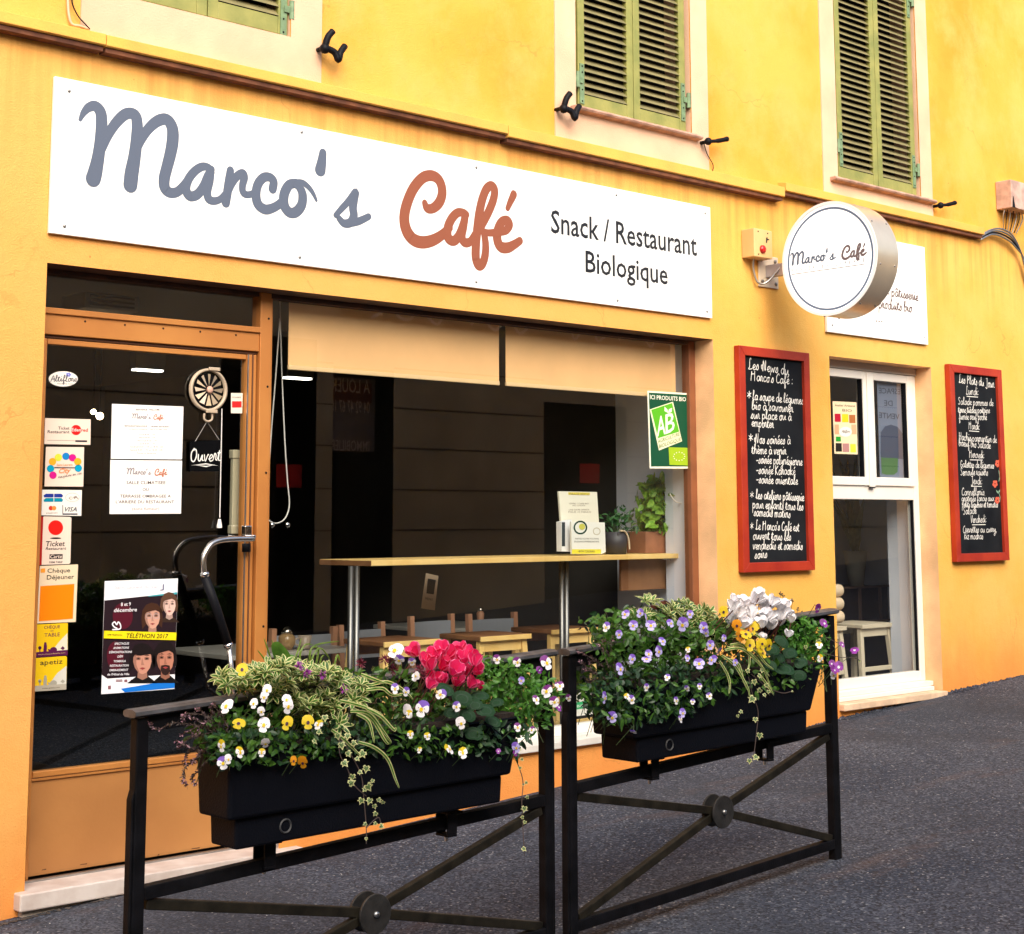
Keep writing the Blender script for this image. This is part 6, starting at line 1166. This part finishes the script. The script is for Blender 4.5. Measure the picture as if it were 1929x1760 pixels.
MB().tube([P3(418, 770, GY-.02), P3(417, 830, GY-.02), P3(414, 975, GY-.02)], .0022, 6).build('pull_cord', M_cord, T); MB().lathe([(.006, .0), (.012, -.03), (.012, -.04)], P3(413.5, 978, GY-.02), 10, 'z').build('cord_weight', M_cord, T)
T = thing('open_sign', 'small hanging black sign with chalk white Ouvert lettering on the door', 'sign', (3.85, GY, 1.75))
pz = [(357, 832), (418, 829), (418, 888), (357, 888)]; MB().prism([P(u, v, GY-.012) for u, v in pz], GY-.016, GY-.010).build('board', mat('matt_black_board', (.0025, .0025, .003), .8, spec=.05), T)
MB().tube([P3(367, 833, GY-.014), P3(390, 794, GY-.014), P3(413, 829, GY-.014)], .0014, 5).build('string', mat('grey_string', (.35, .33, .30), .7), T)
s = Sheet(GY-.0165); mb = MB(); s.hand(mb, 'Ouvert', (358, 869), (416, 869), 13, .0052, 1); s.poly(mb, [(360, 877), (388, 873), (412, 878), (388, 875)], 1); s.poly(mb, [(366, 876), (388, 880), (406, 875), (388, 878)], 1.5); mb.build('lettering', M_chalk, T)
# hanging lamp bulbs (lit)
M_bulb = mat('lit_bulb', (1, .8, .5), .4, emit=((1, .72, .42), 22))
def bulb(u, v, Y, r, lab, nm='pendant_lamp'):
    p = P3(u, v, Y); T = thing(nm, lab, 'lamp', (p.x, p.y, p.z), 'small lit lamps inside the cafe'); MB().ball(p, r, 12).build('bulb', M_bulb, T, True); MB().tube([(p.x, p.y, p.z+r*.8), (p.x, p.y, 2.949)], .004, 6).build('flex', M_black, T)
bulb(176, 776, 2.6, .016, 'small lit bulb, the left one of the pair seen through the door'); bulb(188, 784, 2.6, .022, 'brighter lit bulb, the right one of the pair seen through the door')
for u, v, Y, lab in ((278, 698, 3.2, 'flat lit ceiling light seen through the upper door glass'), (560, 713, 2.8, 'flat lit ceiling light seen under the left blind')):
    p = P3(u, v, Y); z = 2.93; T = thing('ceiling_light', lab, 'lamp', (p.x, p.y, z), 'small lit lamps inside the cafe'); MB().box(p.x-.10, p.x+.10, Y-.03, Y+.03, p.z-.006, p.z+.006).build('diffuser', mat('lit_panel', (1, 1, 1), .4, emit=((1, .92, .8), 4)), T); MB().box(p.x-.11, p.x+.11, Y-.04, Y+.04, p.z+.0065, 2.949).build('housing', M_ceil, T)
# air conditioner
T = thing('air_conditioner', 'white wall air conditioner high inside above the door', 'air conditioner', (3.6, 1.4, 2.6)); a = P3(160, 548, 1.3); b = P3(262, 596, 1.3)
MB().box(a.x, b.x, 1.3, 1.55, b.z+.02, a.z).build('casing', mat('grey_casing', (.20, .19, .15), .5), T, bevel=.01)
for k in range(3): MB().box(a.x+.03, b.x-.03, 1.296, 1.30, b.z+.035+.022*k, b.z+.045+.022*k).build('vent_slot', M_black, T)
# stools
def stool(x, y, lab, M1, M2, h=1.035, w=.37, dpt=.34, nm='bar_stool', grp='wooden bar stools at the counter'):
    T = thing(nm, lab, 'stool', (x+w/2, y+dpt/2, FLR), grp); MB().box(x, x+w, y, y+dpt, h-.026, h).build('seat', M_woodd if M1 is M_wood else M1, T, bevel=.005); MB().box(x-.001, x+w+.001, y-.012, y-.0005, h-.027, h-.001).build('seat_edge', M1, T, bevel=.002)  # wooden seats: light on the front edge painted pale, rest darker brown
    sp = .05
    for i, (ax, ay) in enumerate(((.03, .03), (w-.03, .03), (w-.03, dpt-.03), (.03, dpt-.03))):
        sx_ = -sp if ax < w/2 else sp; sy_ = -sp if ay < dpt/2 else sp; MB().bar((x+ax, y+ay, h-.027), (x+ax+sx_, y+ay+sy_, FLR), .032, .036).build('leg', M1, T, bevel=.003)
    MB().box(x+.05, x+w-.05, y+.018, y+.036, h-.085, h-.028).build('apron', M1, T, bevel=.002); MB().box(x+.05, x+w-.05, y+dpt-.036, y+dpt-.018, h-.085, h-.028).build('apron', M2, T)
    for zz in (.28, .42): MB().box(x-.01, x+w+.01, y+.0, y+.02, FLR+zz, FLR+zz+.03).build('footrest', M1, T, bevel=.002)
a = P(790, 1210, .42); stool(P(722, 1212, .42)[0], .42, 'pale wooden bar stool behind the pink cyclamen, the left one of the pair', M_wood, M_woodd, P(780, 1206, .42)[1])
stool(P(904, 1196, .42)[0], .42, 'pale wooden bar stool right of the pink cyclamen, the middle one', M_wood, M_woodd, P(960, 1196, .42)[1]); stool(P(1068, 1187, .42)[0], .55, 'wooden bar stool partly behind the right steel leg of the counter', M_wood, M_woodd, P(960, 1196, .42)[1])
# tables, chairs deeper inside
M_grey = mat('grey_table_top', (.42, .40, .36), .35); M_tan = mat('tan_chair_wood', (.52, .26, .15), .5); M_greyp = mat('grey_chair_shell', (.28, .30, .34), .5)
def table(x, y, w, d, lab):
    T = thing('cafe_table', lab, 'table', (x+w/2, y+d/2, FLR), 'grey cafe tables inside'); h = FLR+.76; MB().box(x, x+w, y, y+d, h-.025, h).build('table_top', M_grey, T, bevel=.004)
    MB().tube([(x+w/2, y+d/2, FLR+.02), (x+w/2, y+d/2, h-.026)], .03, 12).build('pedestal', M_black, T, True); MB().lathe([(.22, FLR+.001), (.2, FLR+.018), (.03, FLR+.025)], (x+w/2, y+d/2, 0), 20).build('foot', M_black, T)
    return T
def chair(x, y, lab, rot=0, mt=M_tan):
    T = thing('cafe_chair', lab, 'chair', (x, y, FLR), 'wooden chairs inside the cafe'); c_, s_ = math.cos(rot), math.sin(rot); q = lambda a, b, z: (x+a*c_-b*s_, y+a*s_+b*c_, FLR+z)
    def bx4(n, pts, h0, h1, m): MB().add([q(a, b, h0) for a, b in pts]+[q(a, b, h1) for a, b in pts], [(0, 1, 2, 3), (7, 6, 5, 4), (0, 4, 5, 1), (1, 5, 6, 2), (2, 6, 7, 3), (3, 7, 4, 0)]).build(n, m, T, bevel=.003)
    bx4('seat', [(-.2, -.2), (.2, -.2), (.2, .2), (-.2, .2)], .44, .465, mt)
    for a, b in ((-.18, -.18), (.18, -.18)): MB().bar(q(a, b, .44), q(a*1.1, b*1.1, 0), .03, .03).build('leg', mt, T)
    for a in (-.18, .18): MB().bar(q(a, .18, 0), q(a, .22, .86), .032, .032).build('back_post', mt, T)
    mb = MB(); pts = [(-.165+.33*k/8, .205+.03*math.sin(math.pi*k/8)) for k in range(9)]
    for (a, b), (a2, b2) in zip(pts, pts[1:]): mb.add([q(a, b, .66), q(a2, b2, .66), q(a2, b2, .82), q(a, b, .82), q(a, b+.012, .66), q(a2, b2+.012, .66), q(a2, b2+.012, .82), q(a, b+.012, .82)], [(0, 1, 2, 3), (7, 6, 5, 4), (0, 4, 5, 1), (3, 2, 6, 7)])
    mb.build('backrest', M_greyp, T)
ta = P3(470, 1158, 1.0); table(ta.x-.1, 1.0, .8, .7, 'grey table with sugar jar and cup behind the mullion')
tb = P3(830, 1150, 1.8); table(tb.x, 1.8, 1.5, .7, 'long grey table behind the bar stools')
tc_ = P3(1040, 1136, 1.8); table(tc_.x+.5, 1.8, 1.0, .7, 'grey table farther right behind the counter leg')
for u, Y, r_, lab in ((735, 1.15, .2, 'chair with curved grey back left of the stools'), (860, 1.5, .1, 'chair with grey back behind the left stool'), (965, 1.4, -.1, 'chair behind the middle stool'), (545, 1.5, 2.9, 'chair beside the table with the sugar jar'), (1085, 1.5, .1, 'chair behind the right counter leg')):
    x = P(u, 1180, Y)[0]; chair(x, Y, lab, r_)
zt = FLR+.76; x = P(541, 1160, 1.12)[0]
T = thing('sugar_jar', 'small round glass sugar jar on the table behind the mullion', 'jar', (x, 1.12, zt)); MB().lathe([(.03, zt), (.045, zt+.03), (.045, zt+.07), (.028, zt+.085)], (x, 1.12, 0), 18).build('jar_body', mat('amber_glass', (.35, .22, .10), .1), T, True); MB().lathe([(.03, zt+.086), (.03, zt+.1), (.012, zt+.12)], (x, 1.12, 0), 16).build('lid', M_steel, T, True)
x2 = P(575, 1160, 1.12)[0]; T = thing('coffee_cup', 'white cup on a saucer beside the sugar jar', 'cup', (x2, 1.12, zt)); MB().lathe([(.07, zt+.006), (.03, zt+.001)], (x2, 1.12, 0), 20).build('saucer', mat('cup_white', (.45, .36, .28), .3), T, True); MB().lathe([(.025, zt+.007), (.038, zt+.07), (.034, zt+.07), (.02, zt+.02)], (x2, 1.12, 0), 18, cap=False).build('cup_body', mat('cup_white', (.45, .36, .28), .3), T, True)
MB().tube(cr([(x2-.036, 1.12, zt+.06), (x2-.065, 1.12, zt+.05), (x2-.06, 1.12, zt+.025), (x2-.03, 1.12, zt+.02)], 4), .005, 6).build('handle', mat('cup_white', (.45, .36, .28), .3), T)
for u, v, Y, h_, lab in ((1006, 1150, 1.85, .22, 'brown bottle shaped pepper mill on the long grey table'), (905, 1150, 1.85, .12, 'small salt pot on the long grey table')):
    x_ = P(u, v, Y)[0]; T = thing('table_mill', lab, 'mill', (x_, Y, FLR+.76), None); MB().lathe([(.03, FLR+.761), (.022, FLR+.76+h_*.4), (.026, FLR+.76+h_*.7), (.018, FLR+.76+h_*.8)], (x_, Y, 0), 16).build('mill_body', M_tan, T, True); MB().ball((x_, Y, FLR+.76+h_*.88), .02, 10).build('knob', M_steel, T, True)
# menu card
T = thing('menu_card', 'tall narrow menu card standing tilted under the counter', 'menu', (5.2, .9, 1.2)); pz = [(803, 1080), (826, 1085), (819, 1150), (794, 1146)]
MB().prism([P(u, v, .9) for u, v in pz], .9, .905).build('card', mat('tan_card', (.40, .30, .20), .6), T); s = Sheet(.8995); s.poly(MB(), pz, 1)
mb = MB(); s.poly(mb, [(806, 1090), (821, 1093), (817, 1120), (803, 1118)], 1); mb.build('picture', M_black, T); mb = MB(); s.text(mb, 'MENU', (801, 1130), (815, 1132), 5, 1); mb.build('lettering', M_black, T)
# leaflets on the counter
yl = .34
def standing(name, lab, cat, pix, Y, col, th=.012):
    o = MB().prism([P(u, v, Y) for u, v in pix], Y, Y+th).build(name, flatm(col)); tag(o, lab, cat, 'leaflets on the bar counter'); return o, Sheet(Y-.0005)
zf = lambda x, y: (900+x/3.26, 560+y/3.26)
o, s = standing('leaflet', 'tall white leaflet with a yellow heading, standing behind the others', 'leaflet', [zf(497, 1192), zf(732, 1197), zf(745, 1390), zf(512, 1390)], yl+.10, (.84, .80, .66)); 
pr(o, 'heading', (.75, .62, .10), lambda m: s.poly(m, [zf(555, 1198), zf(688, 1200), zf(688, 1216), zf(556, 1214)], 1)); pr(o, 'lettering', (.25, .18, .14), lambda m: (s.text(m, 'TIRAGE RESTO', zf(560, 1214), zf(684, 1216), 3.2, 2), [s.text(m, t, zf(a, y), zf(b, y), 2.8, 1) for t, a, b, y in (('OFFRE 1 CAFE BIO', 560, 680, 1272), ('AU CHOIX', 580, 660, 1284), ('UNE SOUPE OFFERTE', 560, 684, 1310), ('POUR 10 MENUS', 555, 695, 1324))]))
o, s = standing('leaflet_stand', 'white booklet stack standing left in front of the tall leaflet', 'leaflet', [zf(512, 1380), zf(578, 1366), zf(578, 1564), zf(515, 1562)], yl+.05, (.80, .80, .82), .04); pr(o, 'spine_print', (.04, .05, .06), lambda m: (s.poly(m, [zf(516, 1382), zf(536, 1382), zf(536, 1530), zf(516, 1530)], 1),))
o, s = standing('leaflet', 'white leaflet with an avocado drawing and a yellow foot band, in front', 'leaflet', [zf(574, 1378), zf(780, 1384), zf(786, 1566), zf(760, 1578), zf(578, 1578)], yl, (.84, .82, .74))
pr(o, 'drawing', (.02, .06, .04), lambda m: s.ring(m, zf(630, 1415), 13, 3, 1, 26)); pr(o, 'drawing', (.62, .58, .10), lambda m: s.disc(m, zf(640, 1410), 6, 1.5, 14)); pr(o, 'drawing', (.50, .42, .25), lambda m: s.ring(m, zf(730, 1438), 7, 1.2, 1, 18)); pr(o, 'foot_band', (.78, .70, .06), lambda m: s.poly(m, [zf(578, 1548), zf(757, 1548), zf(757, 1576), zf(578, 1576)], 1))
pr(o, 'lettering', (.12, .10, .08), lambda m: (s.text(m, 'FAITES VOTRE FOURNIL', zf(598, 1488), zf(745, 1488), 3, 1), s.text(m, 'EN BONHOMMERIE BONNE', zf(592, 1506), zf(745, 1506), 3, 1), s.text(m, 'BON CADEAU', zf(620, 1568), zf(718, 1568), 4.2, 2, .01)))
# potted plants on the counter
def potted(x, y, r, h, lab, m_pot, n, L, Wd, blob, square=False, cols=None):
    T = thing('potted_plant', lab, 'potted plant', (x, y, cz), 'potted plants on the bar counter')
    if square: MB().box(x-r, x+r, y-.08, y+.08, cz+.001, cz+h).build('pot', m_pot, T, bevel=.005)
    else: MB().lathe([(r*.8, cz+.001), (r, cz+h), (r*.9, cz+h), (r*.85, cz+h-.02)], (x, y, 0), 22).build('pot', m_pot, T, True)
    MB().box(x-r*.6, x+r*.6, y-.06, y+.06, cz+h-.02, cz+h-.006).build('soil', mat('potting_soil', (.02, .012, .008), .95), T)
    mb = MB(); sm = MB()
    for k in range(n):
        bx_, by_, bz_, br_ = random.choice(blob); p = Vector((x+bx_, y+by_, cz+bz_))+rdir(0, 0)*br_*random.random()**.5; t = (rdir(-.2, .4)); add_leaf(mb, p, t, rdir(.6, 1), L*random.uniform(.6, 1.2), Wd*random.uniform(.7, 1.1), .2, .3)
        if k % 6 == 0: sm.tube([Vector((x, y, cz+h-.02)), (Vector((x, y, cz+h))+p)/2+Vector((0, 0, .03)), p], .002, 4, cap=False)
    o = mb.build('foliage', cols or G6, T); o['kind'] = 'stuff'; SF_(sm, 'stems', STEM, T); return T
random.seed(5)
xp = P(1230, 1020, .50)[0]
potted(xp, .50, .15, .13, 'leafy basil in a wooden square pot at the right end of the counter', mat('red_wood_pot', (.30, .12, .06), .6, var=.2, scale=9), 300, .08, .046, [(.02, -.02, .38, .11), (-.03, -.02, .32, .12), (.05, -.02, .24, .12), (-.04, 0, .2, .10)], True, leafcol('basil_leaf', (.10, .26, .02), (.32, .52, .06)))
xq = P(1160, 1020, .44)[0]
potted(xq, .44, .075, .13, 'small dark potted herb with a string bow left of the basil', mat('dark_metal_pot', (.045, .04, .045), .5), 110, .045, .02, [(0, 0, .2, .07), (-.06, 0, .2, .06), (.08, 0, .22, .08), (.12, 0, .16, .06)], False, leafcol('herb_leaf', (.015, .06, .015), (.05, .14, .04)))
T = thing('twine', 'loop of pale twine hanging on the small dark pot', 'twine', (xq, .36, cz+.1)); MB().tube([P3(u, v, .36) for u, v in cr([(1168, 1000), (1178, 1002), (1184, 1015), (1186, 1035)], 5)], .005, 6).build('twine_loop', mat('twine', (.62, .48, .32), .9), T)
T = thing('charger_cable', 'thin white cable curling from the organic sign to the basil', 'cable', (7.25, .25, 1.8)); MB().tube([P3(u, v, .27) for u, v in cr([(1293, 888), (1301, 920), (1298, 940), (1285, 948), (1270, 943), (1262, 930)], 6)], .0035, 6).build('cable', M_cord, T)
# pack on the window sill
T = thing('product_pack', 'white and green pack leaning on the window sill between the planters', 'pack', (6.3, .25, .6)); x0, z0 = P(1082, 1350, .22); x1, z1 = P(1118, 1298, .22)
MB().prism([(x0, z0), (x1+.06, z0), (x1+.06, z1+.02), (x1, z1), (x0, z0+.07)], .22, .28).build('packet', mat('pack_white', (.80, .76, .68), .5), T); s = Sheet(.2195); mb = MB(); s.poly(mb, [(1083, 1324), (1106, 1320), (1106, 1334), (1084, 1337)], 1); mb.build('label_print', mat('pack_green', (.02, .38, .12), .5), T)
mb = MB(); s.text(mb, 'BIO', (1087, 1333), (1101, 1331), 5, 2); mb.build('lettering', flatm((.8, .8, .75)), T)
# ---- side room
def swstool(x, y, lab, h): return stool(x, y, lab, M_pvcw, M_pvcw, h, .38, .34, 'white_stool', 'white stools in the side room')
M_pvcw = mat('cream_stool_paint', (.72, .62, .46), .5)
ya = .40; hS = P(1690, 1172, ya)[1]
swstool(P(1622, 1180, ya)[0], ya, 'cream painted stool in the middle of the white window', hS); swstool(P(1622, 1180, ya)[0]-.56, ya, 'cream painted stool at the left edge of the white window, under the rolled cushions', hS)
T = thing('cushion_stack', 'stack of three rolled cream cushions on the left stool behind the white window', 'cushion', (8.5, .5, hS)); xr_ = P(1594, 1140, .45)[0]
for k in range(3): MB().tube(cr([(xr_-.4, .5, hS+.055+.088*k), (xr_-.05, .5, hS+.055+.088*k), (xr_-.005, .5, hS+.055+.088*k)], 3), [.043]*5+[.04, .03], 16).build('cushion', mat('cream_cushion', (.80, .62, .42), .8), T, True)
# cube shelf with dark tiles
yb = .95
T = thing('shelf_unit', 'dark cube shelf unit along the side room', 'shelf', (9, yb, FLR)); zS0 = P(1650, 1170, yb)[1]; zS1 = P(1650, 1105, yb)[1]; xS = [P(u, 1130, yb)[0] for u in (1570, 1622, 1660, 1697)]
MB().box(xS[0]-.2, min(xS[-1]+.2, 10.37), yb+.02, yb+.4, FLR, zS1).build('carcass', mat('dark_shelf', (.03, .022, .024), .45), T)
for x in xS: MB().box(x-.008, x+.008, yb, yb+.0195, zS0, zS1).build('divider', mat('shelf_edge', (.16, .10, .08), .5), T)
for z in (zS0, zS1): MB().box(xS[0]-.2, min(xS[-1]+.2, 10.37), yb-.001, yb+.0185, z-.008, z+.008).build('shelf_board', mat('shelf_edge', (.16, .10, .08), .5), T)
# pot with stems, lighthouse-like figure
xv, zv = P(1613, 1103, yb+.15); zv = zS1
T = thing('bucket_plant', 'white tapered bucket with leafy stems on the dark shelf', 'potted plant', (xv, yb+.15, zv)); MB().lathe([(.055, zv+.001), (.09, zv+.26), (.085, zv+.26)], (xv, yb+.15, 0), 20).build('bucket', mat('grey_white_bucket', (.46, .43, .36), .5), T, True)
mb = MB()
for k in range(14):
    a_ = random.uniform(-.25, .12); t = Vector((a_, random.uniform(-.15, .15), 1)).normalized(); L_ = random.uniform(.35, .8); b_ = Vector((xv+random.uniform(-.04, .04), yb+.15, zv+.24)); add_leaf(mb, b_, t, rdir(0, 1), L_, .05, .1, .3)
mb.build('leaves', leafcol('olive_leaf', (.10, .10, .03), (.17, .16, .06)), T)
xl = P(1679, 1000, yb+.1)[0]; T = thing('lighthouse_figure', 'tall black lighthouse shaped figure on the dark shelf', 'figure', (xl, yb+.12, zS1)); z0 = zS1+.009; Zp = lambda v: P(1679, v, yb+.1)[1]
MB().lathe([(.115, z0), (.115, z0+.05), (.095, z0+.07), (.082, Zp(1050)), (.062, Zp(1015)), (.085, Zp(1012)), (.085, Zp(1004)), (.055, Zp(1002)), (.055, Zp(996)), (.075, Zp(993)), (.06, Zp(984)), (.01, Zp(980))], (xl, yb+.12, 0), 28).build('tower', mat('gloss_black', (.01, .01, .012), .25), T, True)
# poster with mirrored writing behind the upper right pane
T = thing('sales_poster', 'blue grey poster with mirrored Espace de Vente lettering in the white window', 'poster', (9.3, .165, 2.2)); Yp = .165
px_ = [ze(505, 185), ze(800, 205), ze(840, 1235), ze(540, 1235)]
MB().prism([P(u, v, Yp) for u, v in px_], Yp, Yp+.003).build('sheet', mat('blue_grey_paper', (.17, .20, .28), .6), T); s = Sheet(Yp-.0005)
mb = MB(); hh = lambda t, a, b, h: put_text(mb, t, s.at(*a), s.at(*b), (s.at(a[0], a[1]-h)-s.at(*a)).length, (0, -1, 0), .0006, .004, 0, (0, 0, 1), True)
hh('ESPACE', ze(525, 335), ze(748, 348), 11); hh('DE', ze(580, 465), ze(668, 470), 11); hh('VENTE', ze(528, 590), ze(740, 608), 11); mb.build('lettering', mat('dark_blue_print', (.035, .04, .07), .6), T)
mb = MB(); s.poly(mb, [ze(545, 740), ze(590, 680), ze(650, 660), ze(720, 685), ze(775, 760), ze(790, 860), ze(780, 1020), ze(545, 1000)], 1); mb.build('cupcake_print', mat('slate_print', (.055, .07, .12), .6), T)
mb = MB(); s.poly(mb, [ze(548, 1002), ze(722, 1010), ze(718, 1150), ze(680, 1180), ze(600, 1180), ze(555, 1165)], 2); mb.build('cupcake_print', mat('green_print', (.07, .17, .06), .6), T)
T = thing('curtain', 'pale blue panel hanging inside the lower white window', 'curtain', (9, 1.9, 1.2)); a = P3(1625, 945, 1.9); b = P3(1700, 1100, 1.9)
MB().box(a.x, min(b.x+.3, 10.37), 1.9, 1.91, b.z-.2, a.z+.6).build('fabric', mat('pale_blue_fabric', (.13, .19, .25), .8, col2=(.22, .28, .32), scale=2), T)
# ------------------------------------------------------------------ the house across the street (seen in the window reflections)
YO = -7.4; YV = 2*(FY+.028)-YO
def Q(u, v): return P(u, v, YV)
O = thing('opposite_building', 'grey beige rendered house with shopfront across the street, mirrored in the windows', 'building', (5, YO, 0))
d0 = Q(1024, 757); d1 = Q(1184, 1130); w0 = Q(628, 690); w1 = Q(740, 980); l0 = Q(480, 630); l1 = Q(600, 1000)
dz1 = d0[1]
ops2 = [(d0[0], d1[0], -.5, dz1), (w0[0], w1[0], gz(7), w0[1]), (l0[0]-.4, l1[0]-.05, gz(7), l0[1])]
zt_ = 5.0; mb = MB(); xs_ = sorted({-14., 26., *[o_[0] for o_ in ops2], *[o_[1] for o_ in ops2]}); zj = [Q(900, v)[1] for v in (925, 850, 778)]; jz = [zj[0]-(zj[2]-zj[1]), zj[0], zj[1], zj[2], 2*zj[2]-zj[1]]
mb = MB(); wall_cells(mb, -14, 26, -1.5, zt_, ops2, YO); mb.add([(-14, YO, zt_), (26, YO, zt_), (26, YO-6, zt_), (-14, YO-6, zt_)], [(0, 1, 2, 3)]); mb.build('wall', M_oppwall, O)
for z in jz:
    segs = [(-14, l0[0]-.4), (l1[0]-.05, w0[0]), (w1[0], d0[0]), (d1[0], 26)]
    for a_, b_ in segs:
        if b_ > a_: MB().box(a_, b_, YO+.001, YO+.004, z-.008, z+.008).build('groove', M_dark, O)
for i, (a_, b_, c_, e_) in enumerate(ops2): MB().box(a_-.5, b_+.5, YO-.35, YO-.30, c_-.6, e_+.5).build('dark_door' if i == 0 else 'dark_glazing', M_black, O)
def osheet(u0, v0, u1, v1, col, nm): a_ = Q(u0, v0); b_ = Q(u1, v1); return MB().box(a_[0], b_[0], YO+.002, YO+.01, b_[1], a_[1]).build(nm, col, O)
a_ = Q(641, 705); b_ = Q(735, 850); MB().box(a_[0], b_[0], YO-.29, YO-.28, b_[1], a_[1]).build('letting_board', mat('letting_grey', (.16, .17, .22), .6), O)
MB().box(a_[0]+.05, b_[0]-.05, YO-.279, YO-.275, Q(680, 755)[1], a_[1]-.05).build('letting_panel', mat('letting_dark_red', (.10, .02, .03), .6), O)
mb = MB()
for t, v, h in (('A LOUER', 737, .16), ('04 92 47 67 10', 775, .14), ('IMMOBILIER', 848, .12)):
    za_ = Q(690, v)[1]; put_text(mb, t, (b_[0]-.08, YO-.272, za_), (a_[0]+.08, YO-.272, za_), h, (0, 1, 0), 0, .006)
mb.build('lettering', mat('letting_white', (.62, .62, .66), .6), O)
for u, v, u1_, v1_ in ((550, 873, 597, 918), (1123, 872, 1160, 910)):
    a_ = Q(u, v); b_ = Q(u1_, v1_); MB().box(a_[0], b_[0], YO-.29, YO-.28, b_[1], a_[1]).build('red_notice', mat('notice_red', (.75, .015, .02), .6), O)
a_ = Q(640, 590); b_ = Q(1285, 660); MB().box(a_[0], b_[0], YO+.02, YO+.05, Q(900, 618)[1], Q(900, 560)[1]).build('fascia_board', mat('teal_fascia', (.05, .075, .075), .5), O)
random.seed(9); KD[0] = 0; mb = MB(); xx = a_[0]+.4
while xx < b_[0]-.4:
    pts = [(xx+.13*k+.03*math.sin(k*2.), .10*math.sin(k*1.9+xx)) for k in range(9)]; zz = Q(900, 606)[1]; ribbon(mb, [(x_, zz+z_) for x_, z_ in cr(pts, 4)], [.035]*33, lambda x_, z_, d_: Vector((x_, YO+.052+d_*3, z_))); xx += 1.45
mb.build('scroll_ornament', mat('pale_scroll', (.85, .85, .82), .6), O)
# litter flecks and chips on the asphalt
random.seed(21); mb = MB()
for k in range(420):
    x = random.uniform(2, 9.5); y = random.uniform(-3.6, -.05); z = gz(x)+.003; s_ = random.uniform(.0015, .0045)*(2.6 if random.random() < .05 else 1); an = random.random()*6
    mb.add([(x+s_*math.cos(an+t)*(1.6 if t in (0, 3.14) else .7), y+s_*math.sin(an+t), z+random.uniform(0, .003)) for t in (0, 1.57, 3.14, 4.71)]+[(x, y, z+.004)], [(0, 1, 4), (1, 2, 4), (2, 3, 4), (3, 0, 4)])
o = mb.build('gravel', mat('pale_chips', (.42, .40, .38), .8, var=.4, scale=3)); tag(o, 'pale stone chips and flecks scattered over the asphalt', 'gravel', None, 'stuff')
